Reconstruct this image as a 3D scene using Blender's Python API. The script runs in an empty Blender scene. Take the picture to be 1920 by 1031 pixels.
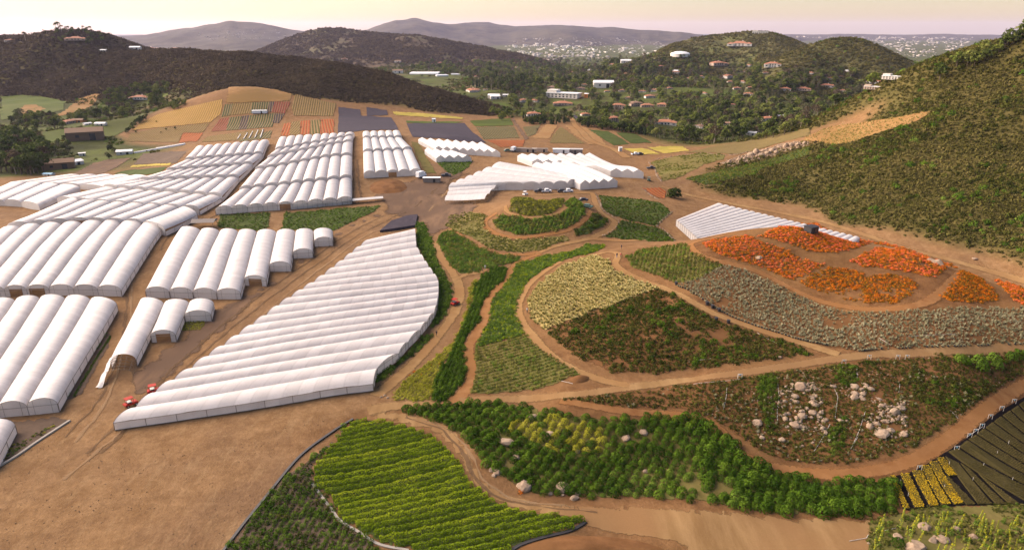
import bpy, bmesh, math, random
import numpy as np
from mathutils import Vector, Matrix
from mathutils.geometry import delaunay_2d_cdt

random.seed(7)
RNG = np.random.default_rng(11)
SC = bpy.context.scene
COL = SC.collection
R = math.radians

# ------------------------------------------------------------------ camera
F_PX, CX, CY = 1280.0, 960.0, 515.5          # focal length and centre in photo pixels (1920 x 1031)
PITCH = math.atan((CY - 56.0) / F_PX)
CAM = np.array([0.0, 0.0, 80.0])
cam = bpy.data.cameras.new('camera')
cam.sensor_fit = 'HORIZONTAL'
cam.sensor_width = 36.0
cam.lens = 36.0 * F_PX / 1920.0
cam.clip_start = 1.0
cam.clip_end = 120000.0
cam_ob = bpy.data.objects.new('camera', cam)
cam_ob.location = CAM
cam_ob.rotation_euler = (R(90) - PITCH, 0, 0)
COL.objects.link(cam_ob)
SC.camera = cam_ob

# ------------------------------------------------------------------ sky
SUN_EL, SUN_AZ = R(24), R(-66)               # azimuth from the view direction, negative = left
world = bpy.data.worlds.new('World')
SC.world = world
world.use_nodes = True
wn = world.node_tree
wn.nodes.clear()
sky = wn.nodes.new('ShaderNodeTexSky')
sky.sky_type = 'NISHITA'
sky.sun_disc = False
sky.sun_elevation = SUN_EL
sky.sun_rotation = SUN_AZ
sky.altitude = 200
sky.air_density = 1.4
sky.dust_density = 0.4
sky.ozone_density = 2.0
bg = wn.nodes.new('ShaderNodeBackground')
bg.inputs['Strength'].default_value = 0.05
wo = wn.nodes.new('ShaderNodeOutputWorld')
tint = wn.nodes.new('ShaderNodeMix'); tint.data_type = 'RGBA'; tint.blend_type = 'MULTIPLY'; tint.inputs[0].default_value = 1.0
tint.inputs[7].default_value = (.985, .935, 1.05, 1)
wn.links.new(sky.outputs[0], tint.inputs[6]); wn.links.new(tint.outputs[2], bg.inputs[0])
wn.links.new(bg.outputs[0], wo.inputs[0])

# ------------------------------------------------------------------ sun
sun = bpy.data.lights.new('sun', 'SUN')
sun.energy = 5.0
sun.angle = R(80)
sun.color = (1.0, 0.81, 0.65)
sun_ob = bpy.data.objects.new('sun', sun)
sd = Vector((math.sin(SUN_AZ) * math.cos(SUN_EL), math.cos(SUN_AZ) * math.cos(SUN_EL), math.sin(SUN_EL)))
sun_ob.rotation_euler = sd.to_track_quat('Z', 'Y').to_euler()
sun_ob.location = (-300, 200, 400)
COL.objects.link(sun_ob)

# ------------------------------------------------------------------ exposure
SC.view_settings.view_transform = 'Standard'
SC.view_settings.look = 'None'
SC.view_settings.exposure = 1.62
SC.view_settings.gamma = 1.0
SC.view_settings.use_curve_mapping = False
SC.render.engine = 'CYCLES'
SC.cycles.use_denoising = True
SC.cycles.max_bounces = 6
SC.cycles.diffuse_bounces = 2
SC.cycles.glossy_bounces = 2
SC.cycles.transmission_bounces = 4
SC.cycles.transparent_max_bounces = 6
SC.cycles.volume_bounces = 0
SC.cycles.use_adaptive_sampling = True
# ------------------------------------------------------------------ helpers: pixels, noise, terrain height
_sP, _cP = math.sin(PITCH), math.cos(PITCH)

def ray(u, v):
    u = np.asarray(u, float); v = np.asarray(v, float)
    a = (u - CX) / F_PX; t = (CY - v) / F_PX
    d = np.stack([a, _cP + t * _sP, -_sP + t * _cP], -1)
    return d

def at_z(u, v, z):
    d = ray(u, v); k = (z - CAM[2]) / d[..., 2]
    return d * k[..., None] + CAM if d.ndim > 1 else d * k + CAM

def at_y(u, v, y):
    d = ray(u, v)
    return d * (y / d[1]) + CAM

_PT = np.random.default_rng(5).random((256, 256))

def vnoise(x, y, s=0):
    x = np.asarray(x, float) + s * 37.7; y = np.asarray(y, float) + s * 91.3
    xi = np.floor(x).astype(int); yi = np.floor(y).astype(int)
    fx = x - xi; fy = y - yi
    fx = fx * fx * (3 - 2 * fx); fy = fy * fy * (3 - 2 * fy)
    a = _PT[xi & 255, yi & 255]; b = _PT[(xi + 1) & 255, yi & 255]
    c = _PT[xi & 255, (yi + 1) & 255]; d = _PT[(xi + 1) & 255, (yi + 1) & 255]
    return (a * (1 - fx) + b * fx) * (1 - fy) + (c * (1 - fx) + d * fx) * fy - 0.5

def fbm(x, y, s=0, o=4):
    r = 0; a = 1.0
    for k in range(o):
        r = r + a * vnoise(x * 2 ** k, y * 2 ** k, s + k); a *= 0.5
    return r

# control points: (u, v, 'z'|'y', value, chaparral, valley, red)
CP = []
def cz(z, chap, val, red, *pts):
    for u, v in pts:
        p = at_z(u, v, z); CP.append((p[0], p[1], z, chap, val, red))
def cy(chap, val, red, *pts):
    for u, v, y in pts:
        p = at_y(u, v, y); CP.append((p[0], p[1], p[2], chap, val, red))
def cw(chap, val, red, *pts):
    for x, y, z in pts: CP.append((x, y, z, chap, val, red))

cw(0, 0, 0, (-120, 45, 0), (-60, 45, 0), (-200, 90, 0), (-40, 70, -0.5))
cw(0, 0, .6, (0, 45, -3), (60, 45, -4), (120, 45, -4), (180, 90, -3), (60, 75, -4))
# yard and the white tunnels
cz(0, 0, 0, 0, (0, 1031), (300, 1031), (0, 850), (200, 810), (450, 850), (650, 770), (700, 730), (0, 780), (120, 770), (390, 590), (270, 555), (450, 560), (-200, 800), (-200, 600), (820, 640), (600, 640), (700, 560), (450, 720))
cz(-.6, 0, 0, 0, (600, 890), (470, 1010), (540, 930))
cz(.5, 0, 0, 0, (220, 550), (0, 550), (-150, 500), (820, 530), (100, 560))
cz(2.6, 0, 0, 0, (285, 455), (180, 452), (80, 455), (0, 460))
cz(2.2, 0, 0, 0, (310, 420), (150, 415), (0, 425))
cz(1.4, 0, 0, 0, (620, 470), (450, 440), (780, 420), (780, 410), (560, 430))
cz(2.6, 0, 0, 0, (370, 398), (240, 392), (110, 385), (410, 400), (540, 395), (665, 385), (720, 392), (840, 385))
cz(3.4, 0, 0, 0, (400, 375), (300, 355), (850, 335), (760, 345), (690, 345), (930, 360), (1000, 357), (1090, 362), (1160, 355))
cz(1.5, 0, 0, 0, (0, 395), (60, 392), (150, 360), (-100, 400))
cz(.5, 0, 0, 0, (0, 350), (100, 345), (200, 335), (-120, 350))
cz(5, 0, 0, 0, (450, 335), (560, 345), (650, 340), (680, 330), (800, 320), (880, 300), (940, 293), (1000, 300), (1100, 330), (1200, 330))
cz(6.5, 0, 0, 0, (475, 310), (600, 300), (660, 295), (780, 290), (330, 315), (880, 275))
cz(9, 0, 0, 0, (505, 268), (530, 262), (665, 255), (750, 250), (370, 280), (790, 258), (850, 255))
# sloping fields up to the ridge
cy(0, 0, .4, (435, 167, 700), (360, 190, 690), (550, 183, 690), (630, 197, 680), (400, 215, 640), (420, 250, 560), (540, 225, 620), (640, 225, 610))
cy(0, 0, .2, (270, 232, 640), (250, 250, 590), (300, 262, 560), (740, 209, 690), (700, 225, 630), (900, 219, 700), (820, 222, 660), (870, 240, 590), (960, 232, 640), (960, 260, 530), (900, 262, 520))
# dark ridge crest, behind, face
crest = [(-200, 110, 1200), (0, 83, 1150), (45, 74, 1140), (80, 66, 1130), (130, 63, 1125), (175, 70, 1120), (215, 82, 1120), (240, 92, 1115), (340, 93, 1050), (450, 100, 950), (550, 110, 900), (640, 122, 870), (720, 140, 840), (800, 163, 800), (860, 182, 760), (905, 208, 735)]
cy(1, 0, 0, *crest)
for u, v, y in crest[1::2]:
    p = at_y(u, v, y); CP.append((p[0] * 1.18, p[1] * 1.18, p[2] - 22, .6, .5, 0)); CP.append((p[0] * 1.5, p[1] * 1.5, -14, 0, 1, 0))
cy(1, 0, 0, (0, 140, 1010), (100, 135, 1010), (200, 135, 980), (300, 125, 960), (400, 135, 830), (500, 145, 790), (600, 160, 760), (700, 175, 745), (800, 195, 725), (330, 150, 860), (440, 160, 730), (560, 178, 705), (-150, 150, 1050))
cy(.8, .3, 0, (0, 178, 900), (130, 184, 880), (200, 168, 900), (260, 160, 890), (-150, 190, 900))
cz(0, 0, 1, 0, (60, 195), (180, 200), (280, 190), (200, 230), (300, 205))
cz(-4, 0, 1, 0, (0, 230), (100, 240), (0, 280), (180, 260), (-150, 260), (-150, 330))
cz(-3, 0, .8, 0, (60, 310), (150, 300), (0, 325), (230, 285))
cz(1, 0, .3, 0, (300, 300), (260, 320), (200, 325), (330, 285))
# valley in the middle
cz(0, 0, 0, .3, (1030, 240), (1100, 250), (1180, 290), (1230, 300), (1280, 290), (1120, 280), (1220, 330))
cz(-3, 0, .8, 0, (1000, 215), (1150, 225), (1250, 250), (1330, 265), (940, 200))
cz(-8, 0, 1, 0, (1280, 200), (1100, 170), (950, 165), (1000, 150), (1200, 150), (1350, 190), (1450, 190), (1420, 220))
cz(-16, 0, 1, 0, (1000, 125), (800, 140), (900, 125), (1200, 128), (1350, 140), (1500, 150))
for az in np.linspace(-60, 60, 11):
    a = R(az)
    for r_, z_ in ((1700, -20), (2300, -34), (3500, -55), (6000, -66), (12000, -70), (25000, -70), (40000, -70)):
        CP.append((r_ * math.sin(a), r_ * math.cos(a), z_, 0, 1, 0))
# big slope on the right
cy(1, 0, .1, (1920, 400, 250), (1920, 300, 300), (1920, 200, 345), (1920, 110, 390), (1920, 72, 405), (1800, 420, 252), (1700, 400, 272), (1700, 300, 330), (1720, 210, 385), (1740, 122, 428), (1600, 400, 287), (1600, 350, 320), (1600, 270, 385), (1630, 172, 458), (1560, 208, 475), (1500, 238, 485), (1500, 300, 400), (1500, 350, 340), (1420, 330, 375), (1400, 355, 345), (1830, 100, 420), (1780, 107, 425), (2100, 40, 420), (2100, 250, 300), (2100, 400, 230), (2000, 500, 205))
cy(.2, 0, .3, (1450, 270, 455), (1380, 295, 420), (1600, 225, 440), (1520, 250, 440), (1300, 320, 380), (1290, 295, 440))
for u, v, y in ((1920, 72, 405), (1740, 122, 428), (1630, 172, 458), (1500, 238, 485), (2100, 40, 420)):
    p = at_y(u, v, y); CP.append((p[0] * 1.25, p[1] * 1.25, p[2] - 26, .5, .8, 0)); CP.append((p[0] * 1.7, p[1] * 1.7, -8, 0, 1, 0))
cz(1, 0, 0, .2, (1280, 370), (1400, 380), (1520, 409), (1265, 420), (1300, 452))
cz(2.4, 0, 0, .2, (1620, 440), (1700, 466), (1800, 492), (1920, 526), (2050, 560))
# orange hill
cy(0, 0, 1, (1510, 430, 220), (1400, 442, 216), (1310, 462, 214), (1600, 462, 214), (1700, 477, 205), (1800, 512, 195), (1920, 550, 186), (2050, 590, 175), (1560, 570, 180), (1700, 582, 172), (1870, 572, 178), (1450, 500, 201), (1650, 520, 192))
cz(3.5, 0, 0, .8, (1580, 662), (1920, 652), (1740, 664), (2050, 650))
cz(7, 0, 0, .8, (1300, 560), (1220, 530))
cz(8.5, 0, 0, .7, (1160, 478), (1230, 470))
cz(5.5, 0, 0, .8, (1100, 520), (1250, 620), (1180, 585))
cz(3, 0, 0, .8, (1000, 560), (1400, 680), (1480, 670))
cz(1.5, 0, 0, .7, (980, 610), (1150, 722), (1050, 680), (1290, 708))
cz(0, 0, 0, .5, (880, 748), (860, 640), (900, 560), (780, 735))
cz(2.2, 0, 0, .5, (980, 500), (940, 510))
cz(4, 0, 0, .4, (1090, 462), (1130, 440))
# stepped mound
cy(0, .1, .4, (1000, 380, 278), (955, 384, 278), (1045, 384, 278), (920, 424, 268), (1000, 441, 254), (1095, 408, 268), (1085, 380, 290), (930, 390, 285))
cz(2.2, 0, .1, .4, (845, 430), (830, 460), (880, 500), (970, 478), (930, 475))
cz(2.8, 0, 0, .2, (1200, 420), (1130, 378), (1250, 448), (1190, 370), (1250, 385))
# banks in the foreground, right
cz(1.5, 0, 0, .9, (1050, 752), (1180, 745))
cz(2.6, 0, 0, .9, (1320, 722), (1640, 690), (1480, 705), (1800, 680))
cz(.3, 0, 0, .9, (1320, 775), (1220, 775))
cz(-2.4, 0, 0, .9, (1400, 850))
cz(-1.2, 0, 0, .9, (1360, 812))
cz(-4, 0, 0, .9, (1550, 892), (1480, 878), (1680, 880))
cz(-2.2, 0, 0, .9, (1820, 790), (1870, 750), (1920, 715))
cz(0, 0, 0, .9, (1540, 770), (1650, 770), (1740, 740))
cz(0, 0, 0, .5, (760, 766), (900, 762), (1000, 760))
cz(-.6, 0, 0, .5, (850, 800), (900, 850), (650, 790))
cz(-1.6, 0, 0, .5, (1000, 850), (930, 915), (700, 990), (800, 900), (650, 930))
cz(-2.4, 0, 0, .5, (1100, 860), (980, 950), (900, 1010), (1050, 970))
cz(-3.4, 0, 0, .7, (1250, 880), (1300, 955), (1150, 1000), (1080, 952))
cz(-4.2, 0, 0, .8, (1500, 965), (1660, 970), (1800, 955), (1920, 945), (1400, 1031), (1700, 1031), (1920, 1031))
cz(-3.8, 0, 0, .6, (1900, 830), (1800, 860))

CPA = np.array(CP)
def _dom(x, y):
    r = np.hypot(x, y)
    return np.arctan2(x, y) * 1.0, np.log(r)
_ca, _cl = _dom(CPA[:, 0], CPA[:, 1])
# drop near-duplicates
_keep = []
for i in range(len(CPA)):
    if all((_ca[i] - _ca[j]) ** 2 + (_cl[i] - _cl[j]) ** 2 > 0.012 ** 2 for j in _keep): _keep.append(i)
CPA = CPA[_keep]; _ca = _ca[_keep]; _cl = _cl[_keep]
def _phi(d2): return 0.5 * d2 * np.log(d2 + 1e-12)
_n = len(CPA)
_K = _phi((_ca[:, None] - _ca) ** 2 + (_cl[:, None] - _cl) ** 2) + np.eye(_n) * 2e-5
_P = np.stack([np.ones(_n), _ca, _cl], 1)
_A = np.block([[_K, _P], [_P.T, np.zeros((3, 3))]])
_W = np.linalg.solve(_A, np.vstack([CPA[:, 2:6], np.zeros((3, 4))]))

def tps(az, lr, cols):
    out = np.empty(az.shape + (cols,)); fa = az.ravel(); fl = lr.ravel(); o = out.reshape(-1, cols)
    for i in range(0, len(fa), 20000):
        a = fa[i:i + 20000, None]; l = fl[i:i + 20000, None]
        k = _phi((a - _ca) ** 2 + (l - _cl) ** 2)
        o[i:i + 20000] = k @ _W[:_n, :cols] + np.hstack([np.ones_like(a), a, l]) @ _W[_n:, :cols]
    return out

AZ0, AZ1, NAZ = R(-58), R(58), 620
L0, L1, NL1 = math.log(36.0), math.log(1800.0), 520
L2, NL2 = math.log(26000.0), 80
GAZ = np.linspace(AZ0, AZ1, NAZ)
GLR = np.concatenate([np.linspace(L0, L1, NL1), np.linspace(L1, L2, NL2 + 1)[1:]])
_ga, _gl = np.meshgrid(GAZ, GLR)                         # rows: distance
_t = tps(_ga, _gl, 4)
GX = np.sin(_ga) * np.exp(_gl); GY = np.cos(_ga) * np.exp(_gl)
GZ = _t[..., 0]
GCH = np.clip(_t[..., 1], 0, 1); GVA = np.clip(_t[..., 2], 0, 1); GRE = np.clip(_t[..., 3], 0, 1)
_gr = np.exp(_gl)
GZ = GZ + GCH * (fbm(GX / 55, GY / 55, 1, 3) * 5.0 + fbm(GX / 16, GY / 16, 2, 2) * 1.3)
GZ = GZ + GVA * fbm(GX / 120, GY / 120, 3, 3) * 4.0 * np.clip((_gr - 350) / 400, 0, 1)
GZ = GZ + (fbm(GX / 9, GY / 9, 4, 3) * 0.22 + fbm(GX / 28, GY / 28, 5, 2) * 0.35) * np.clip(1.6 - _gr / 500, 0.2, 1)

def lookup(G, x, y):
    x = np.asarray(x, float); y = np.asarray(y, float)
    a = (np.arctan2(x, y) - AZ0) / (AZ1 - AZ0) * (NAZ - 1)
    l = np.log(np.maximum(np.hypot(x, y), 1e-3))
    i1 = (l - L0) / (L1 - L0) * (NL1 - 1)
    i2 = (NL1 - 1) + (l - L1) / (L2 - L1) * NL2
    b = np.where(l <= L1, i1, i2)
    a = np.clip(a, 0, NAZ - 1.001); b = np.clip(b, 0, len(GLR) - 1.001)
    ia = a.astype(int); ib = b.astype(int); fa = a - ia; fb = b - ib
    return (G[ib, ia] * (1 - fa) + G[ib, ia + 1] * fa) * (1 - fb) + (G[ib + 1, ia] * (1 - fa) + G[ib + 1, ia + 1] * fa) * fb

def H(x, y): return lookup(GZ, x, y)

# ------------------------------------------------------------------ far hills: crest traced at its own distance, bell-shaped cross-section
HILLS = {}
class Hill:
    def __init__(s, name, crest, wf, wb, base, spur, seed, label):
        P = np.array([at_y(u, v, y) for u, v, y in crest])
        s.name = name; s.label = label
        k0 = P[:, 0] / P[:, 1]; s.k = np.linspace(k0[0], k0[-1], 500); w_ = np.hanning(19); w_ /= w_.sum()
        sm_ = lambda a: np.convolve(np.pad(np.interp(s.k, k0, a), 9, 'edge'), w_, 'valid')
        s.yc = sm_(P[:, 1]); s.zc = sm_(P[:, 2]); s.zc = s.zc + (s.zc - s.zc.min()) / (np.ptp(s.zc) + 1) * 3.0 * fbm(s.k * 90, s.k * 0, seed, 3) * (P[:, 1].mean() / 3000); s.wf = wf; s.wb = wb; s.base = base; s.spur = spur; s.seed = seed
        HILLS[name] = s
    def z(s, x, y):
        k = x / y
        yc = np.interp(k, s.k, s.yc); zc = np.interp(k, s.k, s.zc)
        sm = (s.k[-1] - s.k[0]) * .004
        n = fbm(x / s.wf * 2.4, y / s.wf * 1.1, s.seed, 4)
        t = (y - yc)
        w = np.where(t < 0, s.wf, s.wb) * (1 + 0.5 * vnoise(x / s.wf * 1.9, y * 0 + 3, s.seed + 9))
        q = np.clip(np.abs(t) / w, 0, 1)
        g = (1 - q) ** 2 * (1 + 2 * q)
        g = 0.55 * g + 0.45 * (1 - q)
        mid = np.clip(4 * q * (1 - q), 0, 1)
        z = s.base + (zc - s.base) * g + mid * n * s.spur
        return np.where((k < s.k[0]) | (k > s.k[-1]) | (q >= 1), -500.0, z)

Hill('dark_hill', [(430, 118, 2600), (480, 98, 2700), (520, 80, 2750), (560, 64, 2800), (600, 54, 2800), (640, 53, 2800), (680, 58, 2780), (720, 63, 2760), (780, 70, 2720), (850, 79, 2650), (910, 89, 2600), (960, 100, 2550), (1000, 108, 2500), (1050, 122, 2400)], 900, 900, -36, 70, 3, 'dark brushy hill behind the valley houses')
Hill('villa_hill', [(1130, 135, 1500), (1180, 118, 1600), (1220, 104, 1700), (1260, 84, 1750), (1300, 72, 1780), (1340, 66, 1790), (1380, 62, 1800), (1420, 59, 1800), (1450, 62, 1790), (1480, 72, 1770), (1520, 88, 1720), (1570, 104, 1650), (1620, 122, 1550), (1660, 140, 1450)], 480, 500, -20, 30, 7, 'green hill with a white villa on its top')
Hill('round_hill', [(1400, 140, 1150), (1440, 118, 1180), (1480, 100, 1200), (1520, 84, 1220), (1560, 73, 1240), (1590, 70, 1250), (1620, 76, 1240), (1660, 92, 1220), (1700, 112, 1200), (1740, 130, 1180), (1800, 160, 1150)], 300, 330, -14, 22, 12, 'round brushy hill in front of the distant plain')
Hill('left_mountain', [(-200, 96, 8000), (60, 84, 8000), (240, 71, 7600), (290, 63, 7500), (330, 55, 7500), (365, 52, 7400), (385, 46, 7400), (410, 45, 7400), (428, 38, 7400), (445, 42, 7400), (465, 41, 7400), (500, 46, 7400), (530, 53, 7400), (560, 58, 7500), (620, 62, 7500), (720, 75, 7500), (800, 92, 7500)], 2300, 1800, -66, 170, 21, 'hazy mountain on the left of the horizon')
Hill('long_mountain', [(560, 80, 9200), (640, 60, 9200), (690, 57, 9000), (715, 47, 9000), (740, 40, 9000), (780, 37, 9000), (800, 41, 9000), (825, 44, 9000), (840, 48, 9000), (870, 48, 9000), (905, 50, 9000), (955, 53, 9000), (985, 49, 9000), (1030, 47, 9000), (1070, 48, 9000), (1110, 52, 9000), (1155, 51, 9000), (1190, 56, 9000), (1240, 58, 9000), (1290, 62, 9000), (1320, 67, 9200), (1420, 74, 9400), (1500, 90, 9400)], 2600, 2200, -68, 190, 33, 'long hazy mountain range on the horizon')
Hill('low_ridge', [(1300, 70, 13000), (1420, 64.5, 13000), (1480, 65, 13000), (1540, 65.5, 13000), (1580, 63.8, 13000), (1640, 65, 13000), (1700, 66, 13000), (1760, 64, 13000), (1830, 65.5, 13000), (2000, 66, 13000), (2300, 70, 13000)], 2500, 2000, -70, 8, 41, 'low hazy ridge on the plain beyond the hills')

def HA(x, y):
    z = H(x, y)
    for h in HILLS.values(): z = np.maximum(z, h.z(x, np.maximum(y, 1.0)))
    return z

_RS = np.exp(np.concatenate([np.linspace(math.log(60), math.log(1800), 900), np.linspace(math.log(1800), math.log(30000), 260)[1:]]))
_RS = np.exp(np.concatenate([np.linspace(math.log(60), math.log(1100), 450), np.linspace(math.log(1100), math.log(30000), 420)[1:]])); _NNEAR = 450
def hit(u, v, dz=0.0):
    """first point where the ray through photo pixel (u, v) meets the ground raised by dz"""
    u = np.atleast_1d(np.asarray(u, float)); v = np.atleast_1d(np.asarray(v, float)); dz = np.broadcast_to(np.asarray(dz, float), u.shape)
    d = ray(u, v); d = d / np.hypot(d[:, 0], d[:, 1])[:, None]
    out = np.empty((len(u), 3))
    for near in (True, False):
        sel = np.nonzero((v > 190) == near)[0]
        RS = _RS[:_NNEAR] if near else _RS
        HF = H if near else HA
        for i in range(0, len(sel), 400):
            ii = sel[i:i + 400]; D = d[ii]; Z = dz[ii, None]
            X = D[:, 0:1] * RS; Y = D[:, 1:2] * RS; ZZ = CAM[2] + D[:, 2:3] * RS
            f = ZZ - (HF(X, Y) + Z)
            below = f < 0
            j = np.where(below.any(1), below.argmax(1), len(RS) - 1); j = np.maximum(j, 1)
            k = np.arange(len(D))
            f0 = f[k, j - 1]; f1 = f[k, j]
            w = np.clip(f0 / np.where(np.abs(f0 - f1) < 1e-9, 1, f0 - f1), 0, 1)
            r = RS[j - 1] + (RS[j] - RS[j - 1]) * w
            x = D[:, 0] * r; y = D[:, 1] * r
            out[ii] = np.stack([x, y, HF(x, y)], 1)
    return out
# ------------------------------------------------------------------ materials
def s2l(*c):
    return tuple(((x / 255) / 12.92 if x / 255 <= .04045 else ((x / 255 + .055) / 1.055) ** 2.4) for x in c)

class NT:
    def __init__(s, name):
        s.m = bpy.data.materials.new(name); s.m.use_nodes = True
        s.t = s.m.node_tree; s.t.nodes.clear()
        s.out = s.n('ShaderNodeOutputMaterial')
    def n(s, kind, **kw):
        nd = s.t.nodes.new(kind)
        for k, v in kw.items(): setattr(nd, k, v)
        return nd
    def l(s, a, b): s.t.links.new(a, b)
    def pos(s):
        return s.n('ShaderNodeNewGeometry').outputs['Position']
    def mapped(s, src, scale, rot=(0, 0, 0)):
        mp = s.n('ShaderNodeMapping'); mp.inputs['Scale'].default_value = scale if isinstance(scale, tuple) else (scale,) * 3
        mp.inputs['Rotation'].default_value = rot
        s.l(src, mp.inputs['Vector']); return mp.outputs[0]
    def noise(s, src, scale, detail=4, rough=.6, dist=0):
        nz = s.n('ShaderNodeTexNoise'); nz.inputs['Scale'].default_value = scale; nz.inputs['Detail'].default_value = detail
        nz.inputs['Roughness'].default_value = rough; nz.inputs['Distortion'].default_value = dist
        if src is not None: s.l(src, nz.inputs['Vector'])
        return nz.outputs['Fac']
    def ramp(s, fac, stops):
        r = s.n('ShaderNodeValToRGB'); e = r.color_ramp.elements
        while len(e) < len(stops): e.new(0.5)
        for k, (p, c) in enumerate(stops):
            e[k].position = p; e[k].color = (c + (1,)) if isinstance(c, tuple) else (c, c, c, 1)
        s.l(fac, r.inputs[0]); return r.outputs[0]
    def mix(s, fac, a, b, mode='MIX'):
        m = s.n('ShaderNodeMix', data_type='RGBA', blend_type=mode)
        for sock, v in ((m.inputs[0], fac), (m.inputs[6], a), (m.inputs[7], b)):
            if hasattr(v, 'is_output'): s.l(v, sock)
            elif isinstance(v, tuple): sock.default_value = v + (1,)
            else: sock.default_value = v
        return m.outputs[2]
    def math(s, op, a, b=0.0, c=None):
        m = s.n('ShaderNodeMath', operation=op)
        for sock, v in zip(m.inputs, (a, b, c)):
            if v is None: continue
            if hasattr(v, 'is_output'): s.l(v, sock)
            else: sock.default_value = v
        return m.outputs[0]
    def attr(s, name, kind='GEOMETRY'):
        a = s.n('ShaderNodeAttribute'); a.attribute_name = name; a.attribute_type = kind; return a.outputs['Fac']
    def bsdf(s, col, rough=.9, bump=None, bstr=.3, bdist=.2, spec=.25, metal=0):
        b = s.n('ShaderNodeBsdfPrincipled')
        if hasattr(col, 'is_output'): s.l(col, b.inputs['Base Color'])
        else: b.inputs['Base Color'].default_value = col + (1,)
        b.inputs['Roughness'].default_value = rough; b.inputs['Specular IOR Level'].default_value = spec; b.inputs['Metallic'].default_value = metal
        if bump is not None:
            bp = s.n('ShaderNodeBump'); bp.inputs['Strength'].default_value = bstr; bp.inputs['Distance'].default_value = bdist
            s.l(bump, bp.inputs['Height']); s.l(bp.outputs[0], b.inputs['Normal'])
        return b.outputs[0]
    def done(s, shader):
        s.l(shader, s.out.inputs[0]); return s.m

MAT = {}
SOILARGS = {}
def soft_edge(t, shader, amount=1.0):
    e = t.attr('edge'); n = t.noise(t.pos(), 1.1, 5, .7)
    f = t.ramp(t.math('ADD', e, t.math('MULTIPLY', t.math('SUBTRACT', n, .5), 1.3)), [(.22, 0.0), (.62, amount)])
    tr = t.n('ShaderNodeBsdfTransparent'); mx = t.n('ShaderNodeMixShader'); t.l(f, mx.inputs[0]); t.l(tr.outputs[0], mx.inputs[1]); t.l(shader, mx.inputs[2])
    return mx.outputs[0]
def soft(key, amount=1.0):
    k = key + '_soft'
    if key not in SOILARGS: return MAT[key]
    if k not in MAT: mat_soil(k, *SOILARGS[key][0], **SOILARGS[key][1], soft_amount=amount)
    return MAT[k]
def mat_soil(key, *a, **kw):
    amt = kw.pop('soft_amount', None)
    if amt is None: SOILARGS[key] = (a, kw)
    return _mat_soil(key, amt, *a, **kw)
def _mat_soil(key, amt, c1, c2, c3=None, scale=.25, bstr=.35, streak=None):
    t = NT(key); p = t.pos()
    if streak: q = t.mapped(p, (1, streak[1], 1), (0, 0, streak[0]))
    else: q = p
    n1 = t.noise(q, scale, 6, .65); n2 = t.noise(p, scale * .17, 3, .5); n3 = t.noise(p, scale * 9, 4, .7)
    col = t.mix(t.ramp(n1, [(.35, 0.0), (.65, 1.0)]), c1, c2)
    if c3: col = t.mix(t.ramp(n2, [(.42, 0.0), (.62, 1.0)]), col, c3)
    col = t.mix(.35, col, t.mix(n3, (.35, .35, .35), (1, 1, 1)), 'MULTIPLY')
    sh = t.bsdf(col, .95, n3, bstr, .15, spec=.04)
    if amt is not None: sh = soft_edge(t, sh, amt)
    MAT[key] = t.done(sh); return MAT[key]

def mat_rows(key, ca, cb, ang, period, cc=None, wob=.5, duty=.5):
    """crop rows too far off to tell the plants apart: stripes along direction ang (world), with uneven growth"""
    t = NT(key); p = t.pos()
    q = t.mapped(p, (1, 1, 1), (0, 0, -ang))
    sep = t.n('ShaderNodeSeparateXYZ'); t.l(q, sep.inputs[0])
    nz = t.noise(p, .35, 3)
    y = t.math('ADD', sep.outputs[1], t.math('MULTIPLY', nz, wob))
    f = t.math('FRACT', t.math('DIVIDE', y, period))
    tri = t.math('ABSOLUTE', t.math('SUBTRACT', f, .5))
    n1 = t.noise(p, .12, 4, .6); n2 = t.noise(p, 1.6, 4, .7)
    k = t.math('ADD', tri, t.math('MULTIPLY', t.math('SUBTRACT', n2, .5), .3))
    m = t.ramp(k, [(duty * .5 - .08, 0.0), (duty * .5 + .08, 1.0)])
    a = t.mix(t.ramp(n1, [(.35, 0.0), (.65, 1.0)]), ca, cc or tuple(x * .7 for x in ca))
    a = t.mix(.5, a, t.mix(n2, (.3, .3, .3), (1.15, 1.15, 1.15)), 'MULTIPLY')
    col = t.mix(m, a, cb)
    MAT[key] = t.done(t.bsdf(col, .95, t.math('SUBTRACT', 1.0, m), .5, .4, spec=.03)); return MAT[key]

def mat_leaf(key, c1, c2, c3=None, scale=.08, trans=.2, flower=None):
    t = NT(key); p = t.pos()
    oi = t.n('ShaderNodeObjectInfo').outputs['Random']
    n1 = t.noise(p, scale, 4, .6); n2 = t.noise(p, 2.3, 2, .6)
    f = t.math('ADD', t.math('MULTIPLY', oi, .45), t.math('MULTIPLY', t.math('SUBTRACT', n1, .22), 1.0))
    col = t.ramp(f, [(.25, c1), (.55, c2), (.85, c3 or c2)])
    col = t.mix(.5, col, t.mix(n2, (.55, .55, .55), (1.25, 1.25, 1.25)), 'MULTIPLY')
    b = t.bsdf(col, .8, spec=.02)
    tr = t.n('ShaderNodeBsdfTranslucent'); t.l(col, tr.inputs[0])
    mx = t.n('ShaderNodeMixShader'); mx.inputs[0].default_value = trans
    t.l(b, mx.inputs[1]); t.l(tr.outputs[0], mx.inputs[2])
    MAT[key] = t.done(mx.outputs[0]); return MAT[key]

def mat_plain(key, c, rough=.6, var=.15, scale=1.0, spec=.3, metal=0, bump=0):
    t = NT(key)
    tc = t.n('ShaderNodeTexCoord').outputs['Object']
    n = t.noise(tc, scale, 5, .65)
    col = t.mix(n, tuple(x * (1 - var) for x in c), tuple(min(1, x * (1 + var)) for x in c))
    MAT[key] = t.done(t.bsdf(col, rough, n if bump else None, bump, .05, spec, metal)); return MAT[key]

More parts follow.
